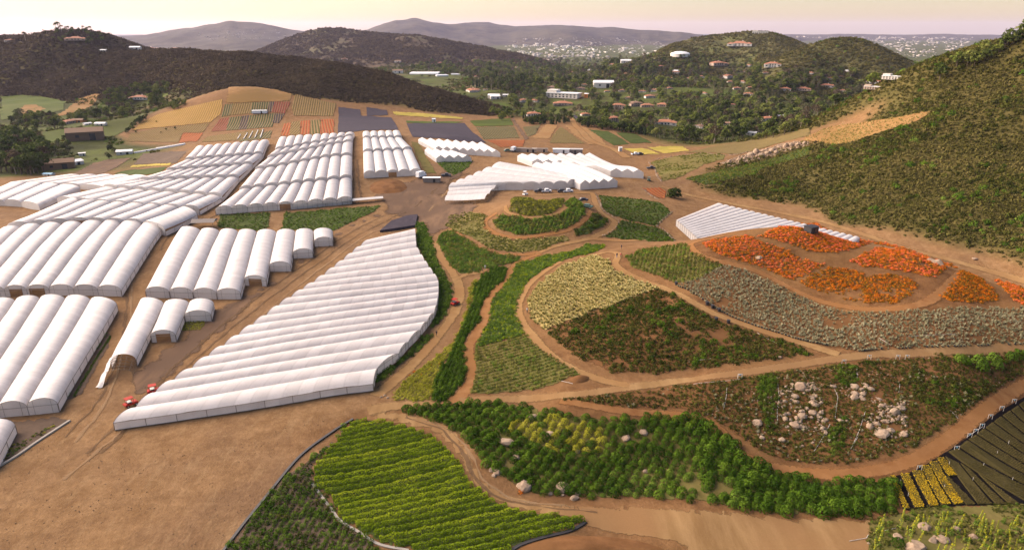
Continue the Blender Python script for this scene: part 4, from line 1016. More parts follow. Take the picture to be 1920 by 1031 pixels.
# the staggered row
F = [((272.7, 547), (317.5, 548)), ((317.5, 548), (361.6, 549.3)), ((361.6, 549.3), (405.8, 550.4)), ((405.8, 550.4), (451, 550.4)), ((457.7, 525), (499, 526.6)), ((505, 499.4), (545, 499.4)), ((549, 475.7), (586.4, 474)), ((589, 453.6), (624, 452))]
K = [(338, 431), (376, 434.5), (412, 436), (447, 437), (482, 438), (518.5, 438), (554, 437), (588, 436), (624, 435)]
LB = ['leftmost and longest white tunnel of the staggered row', 'second white tunnel from the left end of the staggered row', 'third white tunnel from the left end of the staggered row', 'fourth white tunnel from the left end of the staggered row', 'white tunnel with a dark doorway in the staggered row', 'third shortest white tunnel of the staggered row', 'second shortest white tunnel of the staggered row', 'shortest white tunnel at the right end of the staggered row']
for i in range(8):
    block(LB[i], list(F[i]), [K[i], K[i + 1]], 2.0, 1.9, name='tunnel', doors={0: ((3, 4, 5, 6), None)} if i == 4 else None, group='tunnels of the staggered row')
G6 = 'three small tunnels by the lane'
E1 = block('torn white tunnel with bare hoops at its near end', [(207, 677), (255, 674)], [(263, 565), (308, 571)], 2.0, 1.8, name='tunnel', ends=(0, 1), group=G6)
block('middle of three small tunnels by the lane, square doorway in front', [(282.5, 630), (329, 628.5)], [(308, 571), (355, 570)], 2.0, 1.8, name='tunnel', doors={0: ((3, 4, 5, 6), None)}, group=G6)
block('short white tunnel above a small green bed by the lane', [(346, 593), (395.6, 591)], [(355, 570), (401, 569)], 2.0, 1.8, name='tunnel', group=G6)
block('corner of a white tunnel cut off at the lower left edge of the picture', [(-60, 870), (-6, 862)], [(-30, 800), (28, 797)], 2.0, 1.8, name='tunnel')
# bare hoops and a loose sheet at the torn tunnel
b, fr, bk = E1
d = (fr[0] - bk[0]) / np.linalg.norm(fr[0] - bk[0]); mb = MB()
for k in range(1, 6):
    a = fr[0] + d * k * 1.15; c = fr[1] + d * k * 1.15; P = []
    for f, g_ in arch('hoop', 10):
        q = a + (c - a) * f; P.append((q[0], q[1], float(H(q[0], q[1])) + 2.0 - .12 * k + 1.8 * g_ * (1 - .1 * k)))
    mb.path(P, .06, 4)
    for q in (P[0], P[-1]): mb.tube((q[0], q[1], q[2] - 2.3), q, .06, .06, 4)
for f in (.1, .3, .5, .7, .9):
    a = fr[0] + (fr[1] - fr[0]) * f; c = a + d * 5.8
    g_ = math.sin(math.pi * f); mb.tube((a[0], a[1], a[2] + 2 + 1.7 * g_), (c[0], c[1], a[2] + 1.4 + .8 * g_), .06, .06, 4)
mb.build('bare_hoops', MAT['timber'], b)
V = []; Fc = []
for i in range(9):
    for j in range(6):
        q = fr[0] + d * (i * 1.35) + (fr[1] - fr[0]) * (-.08 + .05 * j - .02 * i)
        z = float(H(q[0], q[1])) + max(.15, 2.0 - .23 * i + .34 * j * (1 - i / 9) + .25 * math.sin(i * 1.7 + j))
        V.append((q[0], q[1], z))
for i in range(8):
    for j in range(5): Fc.append((i * 6 + j, i * 6 + j + 1, i * 6 + j + 7, i * 6 + j + 6))
w = mesh_obj('loose_sheet', V, Fc, MAT['cover_cool'], b, smooth=True); face_attr(w.data, [1.0] * len(Fc))
# ------------------------------------------------------------------ plants: leaf-faced clumps
def leaf_quads(C, Nn, size, rng, aspect=.62, curl=.25):
    """one bent leaf (two quads folded on the midrib -> 4 triangles) per centre C with facing normal Nn"""
    n = len(C); r = rng.normal(size=(n, 3)); t = np.cross(Nn, r); t /= np.linalg.norm(t, axis=1)[:, None] + 1e-9
    b = np.cross(Nn, t); s = (size * (0.7 + .6 * rng.random(n)))[:, None]
    p0 = C - t * s; p1 = C + t * s; q0 = C + b * s * aspect + Nn * s * curl; q1 = C - b * s * aspect + Nn * s * curl
    V = np.stack([p0, q0, p1, q1], 1).reshape(-1, 3)
    F = np.arange(4 * n).reshape(n, 4)
    return V, F

def arr_mesh(name, V, F, mats, midx=None):
    me = bpy.data.meshes.new(name); V = np.asarray(V, np.float32); F = np.asarray(F, np.int32); k = F.shape[1]
    me.vertices.add(len(V)); me.vertices.foreach_set('co', V.ravel())
    me.loops.add(F.size); me.loops.foreach_set('vertex_index', F.ravel())
    me.polygons.add(len(F)); me.polygons.foreach_set('loop_start', (np.arange(len(F)) * k).astype(np.int32))
    for m in mats: me.materials.append(m)
    if midx is not None: me.polygons.foreach_set('material_index', np.asarray(midx, np.int32))
    me.update(calc_edges=True); return me

def clump_pts(n, rx, rz, rng, lo=.55, lump=.35, nj=.45):
    d = rng.normal(size=(n, 3)); d /= np.linalg.norm(d, axis=1)[:, None]
    d[:, 2] = np.abs(d[:, 2]) * 1.0 - .15 * rng.random(n)
    k = lo + (1 - lo) * rng.random(n) ** .6
    k = k * (1 + lump * np.sin(3 * np.arctan2(d[:, 1], d[:, 0]) + rng.random() * 6) * .5 + lump * .4 * np.sin(5 * d[:, 0] + 4 * d[:, 2]))
    C = d * np.array([rx, rx, rz]) * k[:, None]; C[:, 2] += rz * .12
    Nn = d + rng.normal(size=(n, 3)) * nj; Nn /= np.linalg.norm(Nn, axis=1)[:, None]
    return C, Nn

def clump(name, mats, n=70, rx=1.0, rz=.9, size=.2, seed=0, flower=0.0, lump=.35, nj=.45, lo=.55):
    rng = np.random.default_rng(seed); C, Nn = clump_pts(n, rx, rz, rng, lump=lump, nj=nj, lo=lo)
    V, F = leaf_quads(C, Nn, size, rng)
    mi = None
    if flower > 0: mi = (rng.random(n) < flower * (0.35 + C[:, 2] / rz)).astype(int)
    return arr_mesh(name, V, F, mats, mi)

def tuft(name, mats, n=16, h=1.0, spread=.5, w=.07, seed=0, head=0):
    rng = np.random.default_rng(seed); V = []; F = []; mi = []
    for i in range(n):
        a = rng.random() * 6.283; lean = spread * (.3 + .7 * rng.random()); hh = h * (.6 + .5 * rng.random())
        c, s = math.cos(a), math.sin(a); bx, by = .25 * spread * rng.normal(2) if False else (rng.normal() * .18 * spread, rng.normal() * .18 * spread)
        px_, py_ = -s * w, c * w; k = len(V)
        V += [(bx - px_, by - py_, 0), (bx + px_, by + py_, 0), (bx + c * lean * .5 + px_, by + s * lean * .5 + py_, hh * .65), (bx + c * lean * .5 - px_, by + s * lean * .5 - py_, hh * .65)]
        F.append((k, k + 1, k + 2, k + 3)); mi.append(0)
        k = len(V); V += [(bx + c * lean * .5 - px_, by + s * lean * .5 - py_, hh * .65), (bx + c * lean * .5 + px_, by + s * lean * .5 + py_, hh * .65), (bx + c * lean + px_ * .4, by + s * lean + py_ * .4, hh), (bx + c * lean - px_ * .4, by + s * lean - py_ * .4, hh)]
        F.append((k, k + 1, k + 2, k + 3)); mi.append(1 if head else 0)
    return arr_mesh(name, V, F, mats, mi)

_GN = {}
def gn_group(protos):
    key = tuple(p.name for p in protos)
    if key in _GN: return _GN[key]
    ng = bpy.data.node_groups.new('scatter', 'GeometryNodeTree')
    ng.interface.new_socket('Geometry', in_out='INPUT', socket_type='NodeSocketGeometry'); ng.interface.new_socket('Geometry', in_out='OUTPUT', socket_type='NodeSocketGeometry')
    N = ng.nodes.new; gi = N('NodeGroupInput'); go = N('NodeGroupOutput'); ip = N('GeometryNodeInstanceOnPoints'); jn = N('GeometryNodeJoinGeometry')
    for p in reversed(protos):
        oi = N('GeometryNodeObjectInfo'); oi.inputs['Object'].default_value = p; oi.inputs['As Instance'].default_value = True
        ng.links.new(oi.outputs['Geometry'], jn.inputs[0])
    def na(name, typ):
        a = N('GeometryNodeInputNamedAttribute'); a.data_type = typ; a.inputs['Name'].default_value = name; return a.outputs['Attribute']
    ng.links.new(gi.outputs[0], ip.inputs['Points']); ng.links.new(jn.outputs[0], ip.inputs['Instance'])
    ip.inputs['Pick Instance'].default_value = True
    ng.links.new(na('pick', 'INT'), ip.inputs['Instance Index'])
    cv = N('ShaderNodeCombineXYZ'); ng.links.new(na('rz', 'FLOAT'), cv.inputs[2]); ng.links.new(na('tx', 'FLOAT'), cv.inputs[0])
    ng.links.new(cv.outputs[0], ip.inputs['Rotation'])
    ng.links.new(na('sc', 'FLOAT_VECTOR'), ip.inputs['Scale'])
    ng.links.new(ip.outputs[0], go.inputs[0]); _GN[key] = ng; return ng

_PROTO = {}
def proto(me):
    if me.name not in _PROTO:
        o = bpy.data.objects.new(me.name, me); _PROTO[me.name] = o
    return _PROTO[me.name]

def scatter(name, P, S, meshes, label, cat, tilt=.12, rz=None, seed=0, squash=.15, sink=.05):
    """P (N,2) or (N,3) plan points on the ground, S (N,) sizes: one stuff object"""
    P = np.asarray(P, float); n = len(P); rng = np.random.default_rng(seed + 1000)
    if n == 0: return None
    if P.shape[1] == 2: P = np.c_[P, HA(P[:, 0], P[:, 1]) - sink * S]
    me = bpy.data.meshes.new(name); me.vertices.add(n); me.vertices.foreach_set('co', P.astype(np.float32).ravel())
    def put(k, t, v, f='value'):
        a = me.attributes.new(k, t, 'POINT'); a.data.foreach_set(f, v)
    put('pick', 'INT', rng.integers(0, len(meshes), n).astype(np.int32))
    put('rz', 'FLOAT', (rng.random(n) * 6.283 if rz is None else np.asarray(rz) + rng.normal(size=n) * .15).astype(np.float32)); put('tx', 'FLOAT', (rng.normal(size=n) * tilt).astype(np.float32))
    sv = np.stack([S * (1 + squash * rng.normal(size=n)), S * (1 + squash * rng.normal(size=n)), S * (1 + squash * rng.normal(size=n))], 1).clip(.05, 50)
    put('sc', 'FLOAT_VECTOR', sv.astype(np.float32).ravel(), 'vector')
    ob = bpy.data.objects.new(name, me); COL.objects.link(ob)
    md = ob.modifiers.new('scatter', 'NODES'); md.node_group = gn_group([proto(m) for m in meshes])
    return tag(ob, label, cat, kind='stuff')

def fill(W, spacing, seed=0, jit=.45, shrink=0.0):
    """jittered points inside world polygon W"""
    rng = np.random.default_rng(seed); lo = W.min(0); hi = W.max(0)
    gx, gy = np.meshgrid(np.arange(lo[0], hi[0], spacing), np.arange(lo[1], hi[1], spacing)); gx[1::2] += spacing / 2
    P = np.stack([gx.ravel(), gy.ravel()], 1) + (rng.random((gx.size, 2)) - .5) * 2 * jit * spacing
    return P[inside(W, P[:, 0], P[:, 1])]

def rows_in(W, ang, gap, along, seed=0, jr=.08, ja=.3, bend=0.0):
    """points in straight plant rows inside W -> (points, row index)"""
    rng = np.random.default_rng(seed); c = W.mean(0); u = np.array([math.cos(ang), math.sin(ang)]); v = np.array([-u[1], u[0]])
    a = (W - c) @ u; b = (W - c) @ v
    A, B = np.meshgrid(np.arange(a.min(), a.max(), along), np.arange(b.min(), b.max(), gap))
    k = np.repeat(np.arange(A.shape[0])[:, None], A.shape[1], 1).ravel()
    a_ = A.ravel() + (rng.random(A.size) - .5) * 2 * ja * along; b_ = B.ravel() + (rng.random(A.size) - .5) * 2 * jr * gap + bend * (A.ravel() / 30) ** 2
    P = c + a_[:, None] * u + b_[:, None] * v; m = inside(W, P[:, 0], P[:, 1])
    return P[m], k[m]

def noisekeep(P, scale, thr, seed, rng):
    return P[fbm(P[:, 0] / scale, P[:, 1] / scale, seed, 3) + (rng.random(len(P)) - .5) * .35 > thr]

# leaf colours
mat_leaf('lf_bright', (.13, .19, .008), (.22, .29, .012), (.31, .36, .02), .15)
mat_leaf('lf_dark', (.035, .075, .007), (.07, .13, .011), (.12, .19, .018), .12)
mat_leaf('lf_lime', (.25, .25, .02), (.36, .35, .035), (.46, .42, .06), .12)
mat_leaf('lf_weed', (0.042, 0.053, 0.009), (0.077, 0.083, 0.016), (0.126, 0.128, 0.025), .1)
mat_leaf('lf_sage', (.23, .215, .12), (.34, .315, .185), (.43, .39, .25), .1)
mat_leaf('lf_pale', (.42, .34, .11), (.58, .49, .20), (.68, .59, .29), .1)
mat_leaf('lf_olive', (0.098, 0.112, 0.018), (0.168, 0.173, 0.034), (0.252, 0.240, 0.052), .08)
mat_leaf('lf_mid', (.06, .115, .012), (.12, .195, .022), (.175, .255, .036), .1)
mat_leaf('lf_chap', (.06, .058, .014), (.115, .102, .027), (.17, .138, .046), .025, .12)
mat_leaf('lf_chapbrown', (.06, .045, .027), (.10, .075, .042), (.15, .11, .058), .02, .1)
mat_leaf('lf_orange', (.62, .14, .006), (.74, .21, .008), (.70, .16, .02), .12)
mat_leaf('lf_coral', (.85, .16, .06), (.88, .22, .08), (.82, .24, .03), .12)
mat_leaf('lf_olivedark', (0.070, 0.083, 0.014), (0.112, 0.112, 0.018), (0.168, 0.135, 0.023), .1)
mat_leaf('lf_yellow', (.55, .36, .01), (.68, .46, .015), (.60, .45, .03), .3)
mat_leaf('lf_spike', (.30, .29, .02), (.42, .38, .02), (.27, .29, .03), .3)
mat_leaf('lf_stem', (0.168, 0.240, 0.034), (0.238, 0.315, 0.057), (0.182, 0.225, 0.046), .3)
LF = lambda k: MAT['lf_' + k]
def set_of(key, mats, n=3, **kw): return [clump('%s_%d' % (key, i), mats, seed=17 * i + len(key), **kw) for i in range(n)]
BUSH_DARK = set_of('shrub_dark', [LF('dark')], n=3) if False else [clump('shrub_dark%d' % i, [LF('dark')], 120, 1, 1.05, .17, i) for i in range(3)]
BUSH_MID = [clump('shrub_mid%d' % i, [LF('mid')], 90, 1, 1.0, .18, i + 5) for i in range(3)]
BUSH_LIME = [clump('shrub_lime%d' % i, [LF('lime')], 90, 1, 1.0, .18, i + 9) for i in range(3)]
BUSH_BRIGHT = [clump('crop_bright%d' % i, [LF('bright')], 46, 1, 1.0, .26, i + 13) for i in range(3)]
WEED = [clump('weed%d' % i, [LF('weed')], 40, 1, .8, .26, i + 17, lump=.5) for i in range(3)]
SAGE = [tuft('sage%d' % i, [LF('sage'), LF('sage')], 14, 1.2, .8, .12, i + 20) for i in range(3)]
PALE = [tuft('pale%d' % i, [LF('olive'), LF('pale')], 16, 1.3, .75, .12, i + 25, head=1) for i in range(3)]
OLIVE = [clump('olive%d' % i, [LF('olive')], 36, 1, .9, .28, i + 30) for i in range(3)]
CHAP = [clump('chaparral%d' % i, [LF('chap')], 36, 1, .62, .33, i + 35, lump=.5) for i in range(4)]
CHAPB = [clump('brush%d' % i, [LF('chapbrown')], 44, 1, .85, .3, i + 40, lump=.5) for i in range(3)]
ORANGE = [clump('flower_bush%d' % i, [LF('olivedark'), LF('orange')], 110, 1, .75, .145, i + 50, flower=.82, nj=.3) for i in range(3)]
CORAL = [clump('coral_bush%d' % i, [LF('olivedark'), LF('coral')], 110, 1, .75, .145, i + 55, flower=.85, nj=.3) for i in range(2)]
ORLOW = [clump('sparse_flower_bush%d' % i, [LF('olivedark'), LF('orange')], 110, 1, .75, .145, i + 58, flower=.42, nj=.3) for i in range(2)]
YELLOW = [clump('yellow_plant%d' % i, [LF('olivedark'), LF('yellow')], 30, 1, .7, .3, i + 60, flower=.9) for i in range(2)]

Z = ZONE
def row_stuff(key, name, zk, dirz, gap, along, size, meshes, label, cat='crop', thin=None, squash=.15):
    ang = world_dir(*dirz); P, k = rows_in(Z[zk], ang, gap, along, seed=len(label))
    rng = np.random.default_rng(len(label))
    if thin: P = noisekeep(P, thin[0], thin[1], 7, rng)
    return scatter(name, P, size * (.75 + .5 * rng.random(len(P))), meshes, label, cat, seed=len(label), squash=squash)
def fill_stuff(name, zk, spacing, size, meshes, label, cat='plants', thin=None, seed=0):
    P = fill(Z[zk], spacing, seed + len(label)); rng = np.random.default_rng(seed + len(label))
    if thin: P = noisekeep(P, thin[0], thin[1], 3 + seed, rng)
    return scatter(name, P, size * (.65 + .7 * rng.random(len(P))), meshes, label, cat, seed=len(label))

# hill beds
fill_stuff('flower_bed', 'pale', .82, .62, PALE, 'pale yellow feathery plants in the bed above the dark weeds', thin=(7, -.62))
fill_stuff('weeds', 'darkweed', .95, .66, WEED, 'dark green weeds scattered over red soil', thin=(9, -.36))
fill_stuff('dark_weeds', 'darkweed', 2.6, .95, BUSH_DARK[:2], 'darker shrubs among the weeds on red soil', thin=(7, .1), seed=3)
row_stuff(0, 'crop', 'olivehill', ('o', (760, 190), (800, 100)), 1.3, .9, .62, OLIVE + BUSH_MID[:1], 'olive green plants in the bed near the saddle')
fill_stuff('sage', 'sage', .85, .55, SAGE, 'grey green sage plants round the flower hill', thin=(10, -.5))
row_stuff(0, 'hedge_plants', 'dkstrip', ('j', (500, 640), (540, 540)), 1.2, .9, .8, BUSH_DARK, 'dark green plants of the strip between the paths')
row_stuff(0, 'lime_plants', 'yg', ('j', (260, 900), (420, 780)), 1.05, .9, .6, BUSH_LIME, 'yellow green plants of the strip beside the path')
row_stuff(0, 'green_crop', 'gslope', ('j', (620, 700), (760, 650)), 1.1, .8, .55, BUSH_MID + BUSH_BRIGHT[:1], 'bright green plants on the slope beside the loop path')
row_stuff(0, 'olive_crop', 'oslope', ('j', (560, 920), (900, 830)), 1.5, .75, .55, OLIVE + BUSH_MID[:1], 'olive green plants in rows below the bright slope')
fill_stuff('margin_plants', 'h1', 1.1, .75, BUSH_MID, 'weeds in the green margin right of the large greenhouse')
fill_stuff('margin_plants', 'h2', 1.1, .8, BUSH_MID + WEED[:1], 'weeds at the corner of the large greenhouse')
# orange flower patches
OP = [('lowest orange patch on the left of the hill', [(310, 310), (420, 285), (540, 270), (590, 300), (700, 330), (760, 350), (720, 370), (600, 380), (510, 400), (380, 360)]),
      ('long orange patch down the hill front', [(520, 400), (620, 375), (740, 355), (800, 385), (935, 415), (860, 460), (770, 495), (680, 460), (600, 430)]),
      ('orange patch in the middle of the hill front', [(790, 500), (870, 460), (960, 425), (1130, 460), (1090, 510), (960, 570), (860, 535)]),
      ('rounded orange patch at the hill foot', [(970, 570), (1060, 530), (1140, 475), (1250, 465), (1340, 480), (1390, 515), (1370, 560), (1280, 610), (1130, 610), (1030, 590)]),
      ('orange crown of the flower hill', [(590, 275), (680, 235), (780, 210), (880, 210), (950, 250), (1100, 290), (1180, 305), (1080, 335), (960, 362), (860, 350), (760, 320), (680, 295)]),
      ('orange patch on the back shoulder of the hill', [(1045, 400), (1110, 365), (1200, 330), (1300, 345), (1400, 375), (1490, 405), (1525, 440), (1470, 480), (1380, 465), (1250, 440), (1130, 430)]),
      ('triangular orange patch right of the bare path', [(1490, 575), (1560, 505), (1610, 440), (1690, 480), (1760, 530), (1800, 590), (1720, 605), (1560, 600)]),
      ('orange patch at the right edge of the hill', [(1770, 490), (1850, 510), (1940, 540), (1960, 640), (1880, 600), (1830, 550)]),
      ('thin orange ridge at the back of the hill', [(1190, 300), (1300, 325), (1420, 370), (1560, 420), (1600, 440), (1540, 425), (1400, 372), (1280, 338), (1170, 312)])]
for i, (lab, pl) in enumerate(OP):
    W = zone('op%d' % i, 'flower_patch', px('g', pl), None, '')
    P = fill(W, .8, 70 + i); rng = np.random.default_rng(i)
    k = fbm(P[:, 0] / 9, P[:, 1] / 9, 9, 3) + (rng.random(len(P)) - .5) * .4
    P = P[k > -.55]; lowp = i in (2, 3, 6); ms = (ORANGE[:2] + ORLOW + ORLOW[:1] if lowp else ORANGE[:2] + CORAL + ORLOW[:1])
    scatter('orange_flowers', P, .62 * (.7 + .55 * rng.random(len(P))), ms, 'flowers of the ' + lab, 'flowers', seed=i)
# mound
fill_stuff('mound_grass', 'm_top', .85, .6, OLIVE + BUSH_LIME[:1], 'tall grass on the cap of the mound', 'grass')
row_stuff(0, 'mound_shrubs', 'm_mid', ('u', (800, 540), (850, 430)), 1.6, 1.2, .95, BUSH_MID + OLIVE[:2], 'rounded shrubs on the middle step of the mound')
fill_stuff('dry_plants', 'm_low', 1.0, .55, OLIVE + PALE[:1], 'dry olive plants on the apron of the mound', thin=(8, -.3))
row_stuff(0, 'foot_plants', 'm_foot', ('u', (300, 800), (600, 850)), 1.5, 1.1, .75, BUSH_MID + OLIVE[:2], 'plants in rows at the foot of the mound')
fill_stuff('side_shrubs', 'm_side', 1.3, .75, BUSH_DARK[:1] + WEED, 'dark shrubs in the bed right of the mound')
fill_stuff('dark_crop', 'dk1', 1.3, .55, BUSH_DARK[:1] + WEED[:2], 'low dark plants in the field right of the mound')
fill_stuff('dark_crop', 'dk2', 1.2, .55, BUSH_DARK[:1] + WEED[:1], 'low dark plants in the lower field right of the mound')
fill_stuff('bed_plants', 'long_bed', 1.2, .5, BUSH_MID + WEED[:1], 'green plants in the bed below the tunnel block', thin=(6, -.35))
fill_stuff('bed_plants', 'shed_bed', 1.2, .5, BUSH_MID + WEED[:2], 'weeds in the bed below the stepped tunnels', thin=(6, -.15))
fill_stuff('bed_plants', 'peakbed', 1.5, .6, BUSH_MID, 'green plants below the small peaked greenhouse')
fill_stuff('slope_cover', 'toe3', 1.4, .7, OLIVE + BUSH_MID[:1], 'leafy cover under the stone wall')
fill_stuff('slope_cover', 'toe1', 1.9, .6, OLIVE, 'low plants on the terraced plots', thin=(8, -.1))
fill_stuff('dry_grass', 'toe4', 1.5, .5, PALE[:1] + OLIVE[:1], 'dry tufts on the golden terrace', 'grass', thin=(8, -.25))
fill_stuff('orange_strip', 'yg', 3.0, .5, ORANGE[:1], 'orange blooms in the yellow green strip', 'flowers', thin=(9, .2))
# boulder bank
fill_stuff('bank_weeds', 'boulderbank', .8, .46, WEED, 'low weeds on the red boulder bank', thin=(6, -.48))
fill_stuff('bank_grass', 'boulderbank', 1.3, .45, OLIVE[:1] + SAGE[:1], 'dry grass tufts on the red boulder bank', 'grass', thin=(8, .05), seed=5)
for i, (a, lab) in enumerate((([(725, 285), (590, 290), (560, 420), (590, 560), (620, 700), (680, 830), (730, 830), (715, 640), (745, 400)], 'dark green vine strip left of the boulders'), ([(1250, 220), (1420, 200), (1440, 330), (1420, 380), (1300, 390), (1250, 330)], 'square of dark green vines by the road'), ([(1290, 640), (1400, 620), (1330, 820), (1290, 1000), (1180, 1020), (1190, 830)], 'strip of green vines below the boulders'))):
    W = zone('vs%d' % i, 'vines', px('q', a), None, ''); P = fill(W, .75, 90 + i)
    scatter('vines', P, .55 * (.7 + .6 * np.random.default_rng(i).random(len(P))), BUSH_DARK[:1] + WEED[:1] + BUSH_MID[:1], lab, 'vines', seed=90 + i)
W = zone('vs9', 'vines', px('n', [(650, 125), (850, 105), (1100, 80), (1440, 60), (1440, 180), (1300, 240), (1180, 330), (1080, 380), (960, 330), (860, 230), (740, 180)]), None, '')
P = noisekeep(fill(W, .9, 5), 7, -.12, 4, np.random.default_rng(1)); scatter('bank_shrubs', P, .6 * (.6 + .8 * np.random.default_rng(2).random(len(P))), WEED + BUSH_DARK[:1], 'dark weeds on the upper right bank', 'plants', seed=6)
# left dark bed
W = Z['leftbed']
P, k = rows_in(W, world_dir('l', (200, 640), (300, 470)), 1.25, .8, 3); rng = np.random.default_rng(4)
P = noisekeep(P, 9, -.42, 8, rng); P = P[~inside(Z['bright'], P[:, 0], P[:, 1])]
scatter('bed_shrubs', P, .66 * (.65 + .6 * rng.random(len(P))), BUSH_DARK[:2] + WEED[:1] + BUSH_MID[:1], 'dark green plants in the bed left of the bright rows', 'plants', seed=12)
fill_stuff('garden_weeds', 'rockgarden', .8, .45, WEED + OLIVE[:1] + BUSH_MID[:1], 'weeds in the rock garden', thin=(5, -.2))
# ------------------------------------------------------------------ foreground: crop rows, shrubs, beds, boulders
def joined_clumps(P3, S, n, size, rng, rz=1.0, lump=.3):
    Vs = []; Fs = []; o = 0
    for (x, y, z), s in zip(P3, S):
        C, Nn = clump_pts(n, s, s * rz, rng, lump=lump); V, F = leaf_quads(C, Nn, size, rng)
        Vs.append(V + np.array([x, y, z])); Fs.append(F + o); o += len(V)
    return np.vstack(Vs), np.vstack(Fs)

def row_thing(name, P, S, n, size, mats, label, cat, group, rng, rz=1.0):
    P = np.asarray(P); c = P.mean(0); z0 = float(H(c[0], c[1]))
    P3 = np.c_[P - c, H(P[:, 0], P[:, 1]) - z0 - .05]
    V, F = joined_clumps(P3, S, n, size, rng, rz)
    ob = bpy.data.objects.new(name, arr_mesh(name, V, F, mats)); COL.objects.link(ob); ob.location = (c[0], c[1], z0)
    return tag(ob, label, cat, group)

rng = np.random.default_rng(31)
ang = world_dir('l', (640, 590), (1280, 440))
P, k = rows_in(Z['bright'], ang, 1.75, .62, 5, jr=.1, ja=.4, bend=-.5)
for r_ in np.unique(k):
    q = P[k == r_]
    if len(q) < 4: continue
    u_ = np.array([math.cos(ang), math.sin(ang)]); v_ = np.array([-u_[1], u_[0]])
    L_ = (q - q.mean(0)) @ u_; n = int((L_.max() - L_.min() + .6) * 110); c = q[np.argsort(L_)]; Ls = np.sort(L_)
    t_ = Ls[0] - .3 + rng.random(n) * (Ls[-1] - Ls[0] + .6); cx = np.interp(t_, Ls, c[:, 0]) + u_[0] * 0; cyy = np.interp(t_, Ls, c[:, 1])
    hgt = .85 * (1 + .45 * fbm(t_ / 1.1, t_ * 0 + r_ * 3.1, 5, 3)); wid = .74 * (1 + .35 * fbm(t_ / .9, t_ * 0 + r_ * 7.7, 8, 2))
    a_ = (rng.random(n) - .5) * 3.3; kk = .75 + .3 * rng.random(n)
    off = np.sin(a_) * wid * kk; zz = np.maximum(.05, np.cos(a_)) * hgt * kk
    X = cx + v_[0] * off; Y = cyy + v_[1] * off; c0 = q.mean(0); z0 = float(H(c0[0], c0[1]))
    C = np.stack([X - c0[0], Y - c0[1], H(X, Y) - z0 + zz], 1); Nn = np.stack([v_[0] * np.sin(a_), v_[1] * np.sin(a_), np.cos(a_)], 1) + rng.normal(size=(n, 3)) * .35; Nn /= np.linalg.norm(Nn, axis=1)[:, None]
    V, F = leaf_quads(C, Nn, .13, rng); ob = bpy.data.objects.new('crop_row', arr_mesh('crop_row', V, F, [LF('bright')])); COL.objects.link(ob); ob.location = (c0[0], c0[1], z0)
    tag(ob, 'bright green leafy row of the curved foreground field', 'crop row', 'bright green rows of the curved field')

# rounded shrubs
ang = world_dir('m', (785, 830), (865, 700))
P, k = rows_in(Z['shrubs'], ang, 1.85, 1.55, 9, jr=.14, ja=.25); rng = np.random.default_rng(8)
hol = [px('m', h) for h in ([(205, 510), (300, 510), (320, 560), (250, 590)], [(460, 490), (520, 490), (510, 520), (450, 515)], [(1190, 755), (1290, 755), (1280, 800), (1200, 800)], [(1370, 770), (1460, 775), (1450, 830), (1380, 820)], [(870, 505), (940, 510), (940, 545), (870, 540)], [(960, 475), (1020, 480), (1020, 510), (970, 505)])]
for h in hol:
    W = hit([a for a, b in h], [b for a, b in h])[:, :2]; P = P[~inside(W, P[:, 0], P[:, 1])]
lime = hit(*zip(*px('m', [(210, 480), (400, 395), (600, 425), (790, 470), (780, 600), (600, 610), (450, 570)])))[:, :2]
lim2 = hit(*zip(*px('m', [(700, 760), (1100, 640), (1400, 700), (1600, 900), (1200, 850), (760, 835)])))[:, :2]
isl = inside(lime, P[:, 0], P[:, 1]) & (rng.random(len(P)) < .8)
ism = inside(lim2, P[:, 0], P[:, 1]) & (rng.random(len(P)) < .6)
S = 1.14 * (.75 + .45 * rng.random(len(P))); big = (P[:, 0] > 38) & (rng.random(len(P)) < .55); S[big] *= 1.35; S[isl | ism] *= .82
keep = fbm(P[:, 0] / 6, P[:, 1] / 6, 3, 2) + (rng.random(len(P)) - .5) * .3 > -.52
P, S, isl, ism = P[keep], S[keep], isl[keep], ism[keep]
show = np.argsort(-S / np.hypot(P[:, 0], P[:, 1])); near = np.zeros(len(P), bool); near[show[:300]] = True
SH = [clump('shrub_round%d' % i, [LF('dark')], 300, 1, 1.05, .12, i + 70, lump=.14, nj=.28, lo=.78) for i in range(3)]
SL = [clump('shrub_pale%d' % i, [LF('lime')], 280, 1, 1.05, .12, i + 75, lump=.14, nj=.28, lo=.78) for i in range(2)]
SM = [clump('shrub_green%d' % i, [LF('mid')], 280, 1, 1.05, .12, i + 78, lump=.14, nj=.28, lo=.78) for i in range(2)]
for i in np.nonzero(near)[0]:
    kind = SL if isl[i] else SM if ism[i] else SH
    ob = bpy.data.objects.new('shrub', kind[int(rng.integers(len(kind)))]); COL.objects.link(ob)
    ob.location = (P[i, 0], P[i, 1], float(H(P[i, 0], P[i, 1])) - .05); ob.rotation_euler = (0, 0, rng.random() * 6.28); ob.scale = (S[i], S[i], S[i] * (.85 + .3 * rng.random()))
    tag(ob, 'yellow green rounded shrub on the planted slope beside the dirt road' if isl[i] else 'mid green rounded shrub low on the planted slope' if ism[i] else 'dark green rounded shrub on the planted slope beside the dirt road', 'shrub', 'rounded shrubs of the planted slope')
for m, ms, lab in ((isl, SL, 'yellow green shrubs high on the planted slope'), (ism & ~isl, SM, 'mid green shrubs farther up the planted slope'), (~isl & ~ism, SH, 'dark green shrubs farther up the planted slope')):
    j = m & ~near
    if j.any(): scatter('shrubs', P[j], S[j], ms, lab, 'shrubs', seed=40, tilt=.05)

